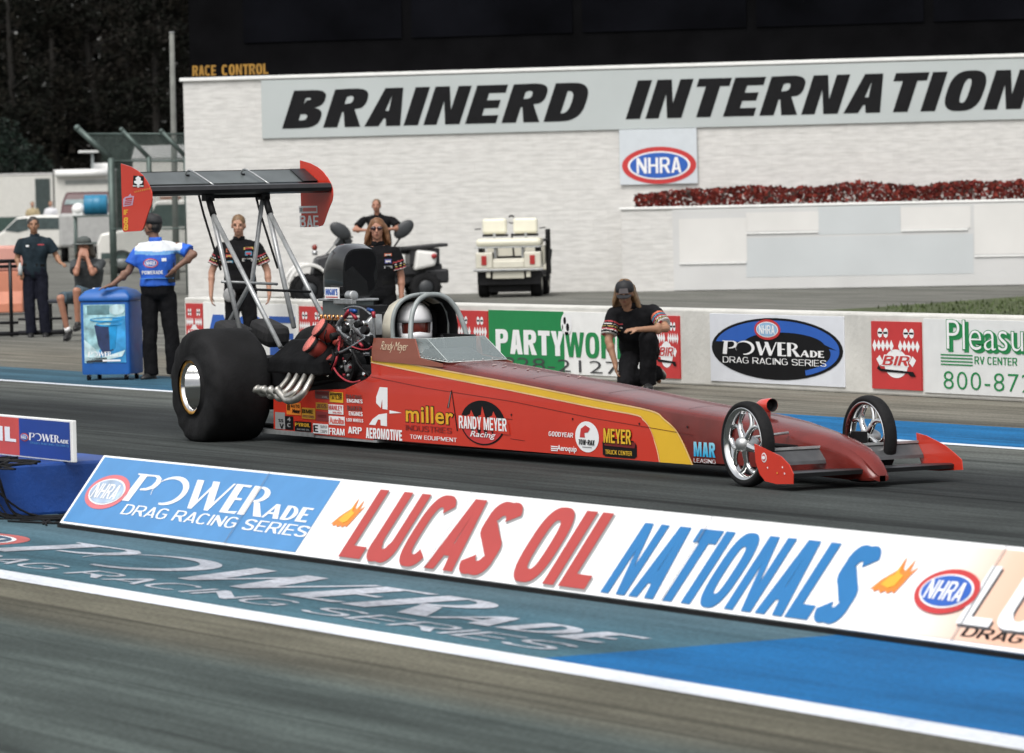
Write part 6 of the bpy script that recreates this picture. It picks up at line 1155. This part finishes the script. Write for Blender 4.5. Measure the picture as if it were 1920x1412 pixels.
b = QB(); b.box((-1.0, -.28, .35), (1.0, .28, .62), qk); b.loft([[(-1.05, -.3, .55), (-1.05, .3, .55), (-.95, .26, .88), (-.95, -.26, .88)], [(-.35, -.3, .5), (-.35, .3, .5), (-.35, .22, 1.02), (-.35, -.22, 1.02)], [(.1, -.28, .5), (.1, .28, .5), (.1, .2, .92), (.1, -.2, .92)]], qk, False); b.box((.3, -.35, .5), (1.35, .35, .72), qk); b.box((1.0, -.5, .36), (1.45, .5, .62), qk); b.build('body', quad, bevel=.04)
b = QB(); b.box((-.0, -.19, .90), (.85, .19, 1.04), qk); b.build('seat', quad, bevel=.06)
b = QB(); b.box((.62, -.45, 1.00), (1.45, .45, 1.06), qk, Matrix.Rotation(math.radians(-4), 3, 'Y')); b.box((.75, -.4, .7), (1.3, .4, 1.0), qk); b.build('rear_rack', quad, bevel=.015)
b = QB(); b.tube([(1.17, -.602, .86), (1.17, -.615, .86)], .05, tail, 12); b.build('tail_light', quad)
b = QB(); b.tube([(-.40, 0, 1.0), (-.30, 0, 1.22)], .03, dark_metal); b.tube([(-.30, -.38, 1.24), (-.30, .38, 1.24)], .016, dark_metal); b.box((-.55, -.22, 1.02), (-.32, .22, 1.26), qg, Matrix.Rotation(math.radians(35), 3, 'Y')); b.build('handlebar', quad, bevel=.02)
for x_, y_, an_ in ((-.52, -.42, -35), (.66, -.30, 40)):
    b = QB(); b.ell((x_, y_, 1.36), (.22, .05, .13), qg, [(math.cos(math.radians(an_)), 0, math.sin(math.radians(an_))), (0, 1, 0), (-math.sin(math.radians(an_)), 0, math.cos(math.radians(an_)))], 14, 9); b.tube([(x_, y_, 1.3), (x_*.7, y_*.5, 1.0)], .018, dark_metal); b.build('wind_deflector', quad)
b = QB(); b.tube([(-.95, .1, .92), (-.95, .1, 1.0)], .05, steel, 10); b.ell((-.95, .1, 1.06), (.05, .05, .06), mat('red_lamp', (.2, .03, .02), .3)); b.tube([(-.80, -.2, .9), (-.45, -.35, 1.3)], .015, steel_paint); b.build('front_post', quad)
b8 = MB(oq, 8); o8 = oq
P = dict(hip=(.28, .0, 1.12), chest=(.24, -.04, 1.44), neck=(.22, -.07, 1.63), head=(.20, -.12, 1.80), face=(-.1, -1, -.1), shL=(-.03, -.05, 1.56), shR=(.46, -.05, 1.56), elL=(-.21, -.20, 1.37), wrL=(.0, -.36, 1.36), hdL=(1, -.2, 0), elR=(.62, -.18, 1.38), wrR=(.42, -.36, 1.37), hdR=(-1, -.2, 0), hpL=(.2, -.08, 1.08), hpR=(.36, .06, 1.08), knL=(-.05, -.32, .95), knR=(.1, .3, .95), anL=(-.02, -.40, .50), anR=(.0, .40, .50), fat=1.1)
T, so, _, _ = person('person in a black shirt sitting on the quad bike with folded forearms', o8, P, skin2, crew, crew_p, shoe_b, h_brown, vox=.012)
# ---------------------------------------------------------------- catch fence, poles
galv = mat('green_grey_galvanised', (.085, .115, .105), .5, .4, var=.2, vsc=6)
DF = 95.
def fp(x, y, d=DF): p = DP(x, y, d); return p
f0 = fp(208, 500); f0.z = 0; fen = thing('catch_fence', 'tall grey green catch fence with posts bent outwards beside the white building', 'fence', f0)
posts = [((145, 240), (208, 296), .075), ((228, 243), (279, 294), .055), ((303, 246), (348, 292), .055), ((378, 249), (420, 291), .055)]
for (xa, ya), (xb, yb), r_ in posts:
    a, c = fp(xa, ya), fp(xb, yb); b = MB(); b.tube([(c.x, c.y, 0), c], r_, galv, 10); b.tube([c-V((0, 0, .02)), a], r_*.85, galv, 10); b.ell(a, (r_, r_, r_), galv); b.build('post', fen)
for (ya, yb) in ((251, 251), (302, 302), (430, 428)): b = MB(); b.tube([fp(160 if ya < 260 else 208, ya), fp(420, yb)], .022, galv, 6); b.build('rail', fen)
b = MB(); T0, T1 = fp(150, 250), fp(390, 252); B0, B1 = fp(208, 302), fp(430, 300); L0, L1 = fp(208, 500), fp(430, 497)
def net(A, B, Cc, Dd, nu, nv):
    for i in range(nu+nv):
        for s_ in (0, 1):
            def pt(u, v): u = u if not s_ else nu-u; return A.lerp(B, u/nu).lerp(Dd.lerp(Cc, u/nu), v/nv)
            u0, v0 = (i-nv, nv) if i >= nv else (0, i); u1, v1 = (i, 0) if i <= nu else (nu, i-nu)
            if u0 < 0: u0 = 0
            b.tube([pt(u0, v0), pt(u1, v1)], .0045, galv, 3, caps=False)
net(T0, T1, B1, B0, 54, 16); net(B0, B1, L1, L0, 48, 44); b.build('chain_link_mesh', fen)
pb = fp(330, 480, 112); pb.z = 0; pt_ = fp(322, 62, 112); b = MB(); b.tube([pb, pb.lerp(pt_, .5), pt_], [.085, .075, .06], mat('weathered_pole', (.16, .165, .15), .85, var=.2, vsc=4), 12); b.tube([pt_, pt_+V((0, 0, .03))], .065, steel_paint, 10); o = b.build('utility_pole'); tag(o, 'plain weathered grey pole rising behind the catch fence', 'pole')
lp = thing('lamp_post', 'thin lamp post with a flat twin head above the white trailers', 'lamp post', (fp(173, 400, 205).x, fp(173, 400, 205).y, 0)); b = MB(); a = fp(173, 286, 205); b.tube([(a.x, a.y, 0), a], .07, mat('lamp_grey', (.2, .22, .22), .6)); b.build('pole', lp); b = MB(); b.box(a-R0*.5-V((.1, .1, .0)), a+R0*.15+V((.1, .1, .1)), white); b.build('lamp_head', lp)
# ---------------------------------------------------------------- parked vehicles and trailers far left
cwhite = mat('vehicle_white', (.60, .59, .55), .3, var=.05, coat=.4); cwin = mat('vehicle_glass', (.055, .075, .075), .25, var=.2, spec=.4); dgreen = mat('dark_green_glass', (.035, .055, .05), .35, var=.2, spec=.3)
def VB(o, ang=0): return MB(o, ang)
# white saloon, nose to the left
ow = fp(90, 480, 165); ow.z = 0; wc = thing('parked_car', 'white car parked behind the dark rail at far left', 'car', ow); k_ = 165/8500.
def wx(x): return (x-90)*k_
def wz(y): return (480-y)*k_+.0
prof = [(-3.0, .35), (-3.05, .62), (-2.6, .78), (wx(-5), wz(438)), (wx(12), wz(428)), (wx(38), wz(404)), (wx(75), wz(400)), (wx(130), wz(401)), (wx(165), wz(412)), (wx(188), wz(432)), (wx(205), wz(438)), (wx(208), .5), (wx(205), .35)]
b = VB(ow); b.prism(prof, lambda a, z, k: (a, -.85+k, z), 1.7, cwhite); b.build('body', wc, bevel=.08)
b = VB(ow); b.prism([(wx(14), wz(428)), (wx(38), wz(407)), (wx(58), wz(405)), (wx(60), wz(427)), (wx(40), wz(432))], lambda a, z, k: (a, -.862+k, z), .01, cwin); b.prism([(wx(66), wz(427)), (wx(64), wz(405)), (wx(128), wz(406)), (wx(158), wz(416)), (wx(165), wz(428))], lambda a, z, k: (a, -.862+k, z), .01, cwin); b.build('side_window', wc)
for x_ in (-2.3, 1.6):
    b = VB(ow); b.lathe([(-.11, .2), (-.11, .31), (0, .33), (.11, .31), (.11, .2)], (x_, -.76, .33), (0, 1, 0), rubber, 24); b.lathe([(-.09, 0), (-.09, .2), (.09, .2), (.09, 0)], (x_, -.76, .33), (0, 1, 0), alu, 20); b.build('wheel', wc)
# trailers
def trailer(name, label, x0, x1, ytop, D, ang, door=None, awn=False, depth=2.4):
    o = fp((x0+x1)/2, 450, D); o.z = 0; t = thing(name, label, 'trailer', o); kk = D/8500.; hw = (x1-x0)*kk/2; zt0 = 2.0+(381.6-.0225*(x0+x1)/2-ytop)*kk
    b = VB(o, ang); b.box((-hw, 0, .7), (hw, depth, zt0), cwhite); b.build('box_body', t, bevel=.06)
    b = VB(o, ang); b.box((-hw-.03, -.04, zt0), (hw+.03, depth+.04, zt0+.06), mat('trailer_roof_white', (.68, .67, .66), .4, var=.05)); b.build('roof_edge', t, bevel=.02)
    b = VB(o, ang); b.box((-hw, -.012, .7), (hw, -.002, 1.35), mat('dark_green_skirt', (.03, .06, .05), .6, var=.2)); b.build('skirt', t)
    for q in (-.5, .5):
        b = VB(o, ang); b.lathe([(-.12, .2), (-.12, .36), (.12, .36), (.12, .2)], (q, .2, .37), (0, 1, 0), rubber, 20); b.lathe([(-.1, 0), (-.1, .2), (.1, .2), (.1, 0)], (q, .2, .37), (0, 1, 0), alu, 14); b.build('wheel', t)
    if door:
        b = VB(o, ang); b.box(((door[0]-(x0+x1)/2)*kk, -.014, .8), ((door[1]-(x0+x1)/2)*kk, -.003, 2.0+(380-door[2])*kk), mat('dark_doorway', (.035, .05, .048), .6, var=.2)); b.build('doorway', t)
    if awn:
        b = VB(o, ang); b.tube([(-hw+.1, -.18, zt0-.12), (hw, -.18, zt0-.12)], .16, white, 14); b.box((-hw+.5, -.03, zt0-.62), (hw, -.004, zt0-.42), mat('grey_stripe', (.22, .23, .22), .6)); b.build('awning_roll', t); b = VB(o, ang); b.box((hw*.3, .8, zt0+.06), (hw*.3+.9, 1.5, zt0+.32), white); b.build('roof_unit', t, bevel=.06)
    return t
trailer('race_trailer', 'long pale race trailer with an open dark side door at far left', -120, 102, 329, 214, 6, door=(68, 96, 335))
trailer('awning_trailer', 'white trailer with a rolled white awning behind the catch fence', 104, 206, 320, 205, -4, awn=True)
trailer('small_trailer', 'pale trailer with sloped grey roof seen through the catch fence', 252, 372, 300, 150, 0)
o = fp(310, 450, 150); o.z = 0; zr = 2+(374.6-300)*150/8500.; b = VB(o, 0); b.loft([[(-1.05, -.08, zr+.07), (1.3, -.08, zr+.07), (1.3, 2.4, zr+.07), (-1.05, 2.4, zr+.07)], [(-1.0, .9, zr+.5), (1.3, .9, zr+.5), (1.3, 1.6, zr+.5), (-1.0, 1.6, zr+.5)]], mat('grey_roof_sheet', (.36, .36, .35), .6, var=.1), False); rf = b.build('tarpaulin_roof'); tag(rf, 'sloped grey tarpaulin roof lying over the small pale trailer', 'tarpaulin')
# red truck facing us
orr = fp(166, 470, 150); orr.z = 0; rt = thing('red_truck', 'dark red truck cab with pale windscreen behind the catch fence', 'truck', orr); b = VB(orr, 4); rd = mat('truck_dark_red', (.055, .014, .016), .5, var=.1, coat=.2)
kk = 150/8500.
b.loft([[(-.95, 0, .5), (.95, 0, .5), (.95, 3, .5), (-.95, 3, .5)], [(-.95, 0, 1.3), (.95, 0, 1.3), (.95, 3, 1.3), (-.95, 3, 1.3)], [(-.85, .5, 1.95), (.85, .5, 1.95), (.85, 2.6, 1.95), (-.85, 2.6, 1.95)], [(-.72, .75, 2.32), (.72, .75, 2.32), (.72, 2.5, 2.32), (-.72, 2.5, 2.32)]], rd, False); b.build('cab', rt, bevel=.08)
b = VB(orr, 4); b.box((-.94, -.55, .5), (.94, .02, 1.62), mat('pale_bonnet', (.36, .36, .35), .45, var=.1)); b.build('bonnet', rt, bevel=.1)
b = VB(orr, 4); b.loft([[(-.78, .44, 1.92), (.78, .44, 1.92), (.78, .46, 1.93), (-.78, .46, 1.93)], [(-.66, .70, 2.2), (.66, .70, 2.2), (.66, .72, 2.2), (-.66, .72, 2.2)]], mat('pale_windscreen', (.20, .25, .25), .2, var=.2), False); b.build('windscreen', rt)
for x_ in (-.8, .8):
    b = VB(orr, 4); b.lathe([(-.12, 0), (-.12, .33), (.12, .33), (.12, 0)], (x_, .7, .34), (1, 0, 0), rubber, 20); b.build('wheel', rt)
od = fp(178, 470, 128); od.z = 0; dr = thing('supply_rack', 'grey rack standing in front of the dark red truck', 'rack', od); b = VB(od, 0)
for x_ in (-.55, .45):
    for y_ in (0, .5): b.tube([(x_, y_, 0), (x_, y_, 1.58)], .03, galv)
b.box((-.6, -.05, 1.56), (.5, .55, 1.61), galv); b.box((-.6, -.05, .8), (.5, .55, .85), galv); b.build('frame', dr)
b = VB(od, 0); b.lathe([(-.32, 0), (-.32, .27), (-.30, .285), (-.12, .285), (-.10, .295), (-.08, .285), (.08, .285), (.10, .295), (.12, .285), (.30, .285), (.32, .27), (.32, 0)], (.04, .22, 1.90), (1, 0, .0), mat('drum_teal_blue', (.015, .17, .30), .4, var=.12), 30); o = b.build('plastic_drum'); tag(o, 'teal blue plastic drum lying on the grey rack', 'drum')
b = VB(od, 0); b.ell((-.45, .2, 1.78), (.20, .2, .18), white); b.box((-.6, .05, 1.612), (-.32, .4, 1.7), white); o = b.build('white_sack'); tag(o, 'white sack lying left of the teal drum on the rack', 'sack')
# white van beside the tower
ov = fp(300, 500, 124); ov.z = 0; kk = 124/8500.; van = thing('parked_van', 'white van with dark green windows behind the official in blue', 'van', ov); b = VB(ov, 0)
zq = lambda y: 2.0+(374.8-y)*kk
b.prism([(-1.7, .35), (-1.72, zq(455)), (-1.6, zq(436)), (-.55, zq(424)), (-.12, zq(378)), (0.1, zq(375)), (3.3, zq(375)), (3.4, zq(390)), (3.4, .35)], lambda a, z, k: (a, k, z), 1.8, cwhite); b.build('body', van, bevel=.06)
b = VB(ov, 0); b.prism([(-.42, zq(424)), (-.05, zq(384)), (1.15, zq(384)), (1.15, zq(426))], lambda a, z, k: (a, -.012+k, z), .01, dgreen); b.prism([(1.25, zq(426)), (1.25, zq(384)), (3.2, zq(384)), (3.2, zq(426))], lambda a, z, k: (a, -.012+k, z), .01, dgreen); b.build('side_window', van)
b = VB(ov, 0); b.box((-1.6, -.02, .42), (3.3, -.003, zq(472)), mat('dark_green_panel', (.035, .06, .055), .6, var=.2)); b.build('lower_panel', van)
b = VB(ov, 0); b.box((.0, .5, zq(375)+.0), (.55, 1.2, zq(370)+.02), mat('rust_brown', (.25, .12, .08), .7)); b.build('roof_box', van, bevel=.02)
for x_ in (-1.05, 2.5):
    b = VB(ov, 0); b.lathe([(-.12, .2), (-.12, .33), (.12, .33), (.12, .2)], (x_, .1, .33), (0, 1, 0), rubber, 20); b.lathe([(-.11, 0), (-.11, .2), (.1, .2), (.1, 0)], (x_, .1, .33), (0, 1, 0), alu, 14); b.build('wheel', van)
# two people far off by the trailers, standing on the trailer step
st = MB(fp(84, 460, 190), 0); z_ = -st.o.z; st.box((-.7, -.25, z_), (.9, .35, z_+.26), dark_metal); st.box((-.7, .1, z_+.26), (.9, .35, z_+.5), dark_metal); o = st.build('trailer_step', bevel=.02); tag(o, 'dark folding step in front of the open trailer door', 'step')
for x_, yh, clm, lab, hr in ((97, 371, mat('white_tee', (.6, .6, .62), .8), 'distant person in a white shirt in front of the trailer door', h_red), (63, 366, mat('tan_shirt', (.36, .29, .17), .8), 'distant person in a tan shirt left of the open trailer door', h_blond)):
    o = fp(x_, 460, 190); o.z = .26
    P = dict(hip=(0, 0, .98), chest=(0, 0, 1.3), neck=(0, 0, 1.5), head=(0, -.03, 1.67), face=(.2, -1, 0), shL=(-.19, 0, 1.43), shR=(.19, 0, 1.43), elL=(-.26, 0, 1.15), wrL=(-.22, -.08, .92), elR=(.26, 0, 1.15), wrR=(.22, -.08, .92), hdL=(0, -.1, -1), hdR=(0, -.1, -1), hpL=(-.09, 0, .92), hpR=(.09, 0, .92), knL=(-.1, 0, .5), knR=(.1, 0, .5), anL=(-.1, 0, .085), anR=(.1, 0, .085))
    person(lab, o, P, skin1, clm, navy_p, shoe_b, hr, vox=.016, eyes=False)
# ---------------------------------------------------------------- trees
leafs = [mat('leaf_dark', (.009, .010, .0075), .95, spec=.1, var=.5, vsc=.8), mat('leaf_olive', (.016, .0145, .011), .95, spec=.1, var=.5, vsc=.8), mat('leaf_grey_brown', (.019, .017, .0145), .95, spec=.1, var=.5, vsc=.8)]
bark = mat('bark', (.014, .012, .0095), .9, var=.35, vsc=3, bump=.5, bsc=8, st=(3, 3, .5))
def make_tree(label, o, h, cw, n, seed, mats, group, con=False, low=.18):
    rnd = random.Random(seed); T = thing('tree', label, 'tree', o, group); b = MB(o); limbs = []
    b.curve([(0, 0, 0), (rnd.uniform(-.2, .2), rnd.uniform(-.2, .2), h*.35), (rnd.uniform(-.3, .3), rnd.uniform(-.3, .3), h*.7), (0, 0, h*.96)], [.26, .2, .12, .03], bark, 10, 4)
    for k in range(16):
        z = h*rnd.uniform(low, .92); a = rnd.random()*6.283; L = cw*(1-(z/h)*(.85 if con else .5))*rnd.uniform(.6, 1.0); e = V((math.cos(a)*L, math.sin(a)*L, z+L*(-.12 if con else .35))); b.curve([(0, 0, z), e*.5+V((0, 0, z*.5+.1)), e], [.07, .045, .015], bark, 6, 3); limbs.append((V((0, 0, z)), e))
    b.build('trunk', T); c = MB(o); cl = []
    for a, e in limbs:
        for t in (.35, .6, .8, 1.0): cl.append((a.lerp(e, t)+V((rnd.gauss(0, .3), rnd.gauss(0, .3), rnd.gauss(0, .3))), rnd.uniform(.5, 1.05)))
    for k in range(34):
        z = h*rnd.uniform(low+.04, .99); r = cw*(1-((z/h)-low)/(1-low)*(.9 if con else .45))*math.sqrt(rnd.random()); a = rnd.random()*6.283; cl.append((V((r*math.cos(a), r*math.sin(a), z)), rnd.uniform(.5, 1.1)))
    for i in range(n):
        q, s_ = cl[i % len(cl)]; m = mats[(i % len(cl)) % len(mats)] if rnd.random() < .8 else rnd.choice(mats)
        p = q+V((rnd.gauss(0, .5), rnd.gauss(0, .5), rnd.gauss(0, .38)))*s_; r = rnd.uniform(.07, .16); d1 = V((rnd.gauss(0, 1), rnd.gauss(0, 1), rnd.gauss(0, .6))).normalized(); d2 = d1.cross(V((rnd.gauss(0, 1), rnd.gauss(0, 1), rnd.gauss(0, 1)))).normalized()
        c.add([p-d1*r, p+d2*r*.55, p+d1*r, p-d2*r*.55], [(0, 1, 2, 3)], m)
    cr = c.build('crown', T); return T
GR = 'trees in the dark wood behind the trailers'
kinds = ['tall dark broad tree in the wood behind the trailers', 'dark olive tree with open crown in the wood behind the trailers', 'narrow dark conifer in the wood behind the trailers']
protos = [make_tree(kinds[0], fp(30, 460, 236).xy.to_3d(), 16, 4.2, 9000, 1, [leafs[0], leafs[0], leafs[1]], GR), make_tree(kinds[1], fp(185, 460, 240).xy.to_3d(), 15, 4.0, 8500, 2, [leafs[1], leafs[2], leafs[0]], GR), make_tree(kinds[2], fp(300, 460, 238).xy.to_3d(), 17, 3.0, 9000, 3, [leafs[0], leafs[0], leafs[2]], GR, True, .08)]
for i, (x_, d_, k, s_) in enumerate([(-110, 238, 1, 1.), (-200, 236, 0, 1.), (110, 246, 2, 1.02), (250, 248, 0, .98), (-40, 250, 2, 1.), (390, 244, 1, 1.05), (480, 240, 0, 1.), (-300, 240, 2, 1.), (600, 245, 2, 1.)]):
    p = fp(x_, 460, d_); c = copy_thing(protos[k], (p.x, p.y, 0), kinds[k], GR); c.scale = (s_, s_, s_*1.03); c.rotation_euler = (0, 0, i*1.3)
# the wood beyond reads as one dark mass
wd = MB(); rnd = random.Random(11); deep = [mat('wood_dark_leaf', (.0045, .005, .004), .95, spec=.1, var=.4, vsc=.4), mat('wood_brown_leaf', (.008, .0068, .0055), .95, spec=.1, var=.4, vsc=.4)]  # near-black green and brown leaf colours, alternating
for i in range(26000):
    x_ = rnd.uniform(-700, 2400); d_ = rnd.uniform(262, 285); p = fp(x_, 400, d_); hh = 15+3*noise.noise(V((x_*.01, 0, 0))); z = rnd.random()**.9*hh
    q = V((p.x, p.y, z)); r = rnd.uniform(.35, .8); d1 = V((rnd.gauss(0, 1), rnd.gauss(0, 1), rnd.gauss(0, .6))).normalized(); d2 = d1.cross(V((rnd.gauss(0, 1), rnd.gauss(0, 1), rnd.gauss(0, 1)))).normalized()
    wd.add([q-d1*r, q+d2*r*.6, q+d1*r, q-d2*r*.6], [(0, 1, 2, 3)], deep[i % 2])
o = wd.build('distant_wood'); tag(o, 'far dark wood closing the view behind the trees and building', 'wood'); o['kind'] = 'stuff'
shr = [mat('shrub_green', (.015, .026, .019), .9, spec=.15, var=.4, vsc=1.2), mat('shrub_grey_green', (.019, .026, .022), .9, spec=.15, var=.4, vsc=1.2)]
def make_shrub(label, o, w_, h_, seed):
    rnd = random.Random(seed); T = thing('shrub', label, 'shrub', o, 'shrubs at the foot of the wood'); b = MB(o)
    for k in range(7): a = k*.9; b.tube([(0, 0, 0), (w_*.5*math.cos(a), w_*.5*math.sin(a), h_*.7)], [.05, .02], bark, 5)
    b.build('stems', T); c = MB(o)
    for i in range(3200):
        a = rnd.random()*6.283; u = rnd.random(); r = w_*math.sqrt(rnd.random())*(1-.6*u**2)*(1+.2*math.sin(a*3+seed)); p = V((r*math.cos(a), r*math.sin(a), h_*u*(1+.12*math.sin(a*5)))); s_ = rnd.uniform(.06, .15); d1 = V((rnd.gauss(0, 1), rnd.gauss(0, 1), rnd.gauss(0, .6))).normalized(); d2 = d1.cross(V((rnd.gauss(0, 1), rnd.gauss(0, 1), rnd.gauss(0, 1)))).normalized()
        c.add([p-d1*s_, p+d2*s_*.6, p+d1*s_, p-d2*s_*.6], [(0, 1, 2, 3)], shr[i % 2])
    c.build('foliage', T); return T
ps = make_shrub('soft green shrub at the foot of the dark wood behind the trailers', fp(20, 460, 226).xy.to_3d(), 1.7, 5.6, 5)
for x_, d_, s_ in ((-60, 228, 1.), (62, 229, .8), (-140, 227, .9), (230, 225, .86), (290, 226, .8)):
    p = fp(x_, 460, d_); c = copy_thing(ps, (p.x, p.y, 0), 'soft green shrub at the foot of the dark wood behind the trailers', 'shrubs at the foot of the wood'); c.scale = (1.1, 1.1, s_)
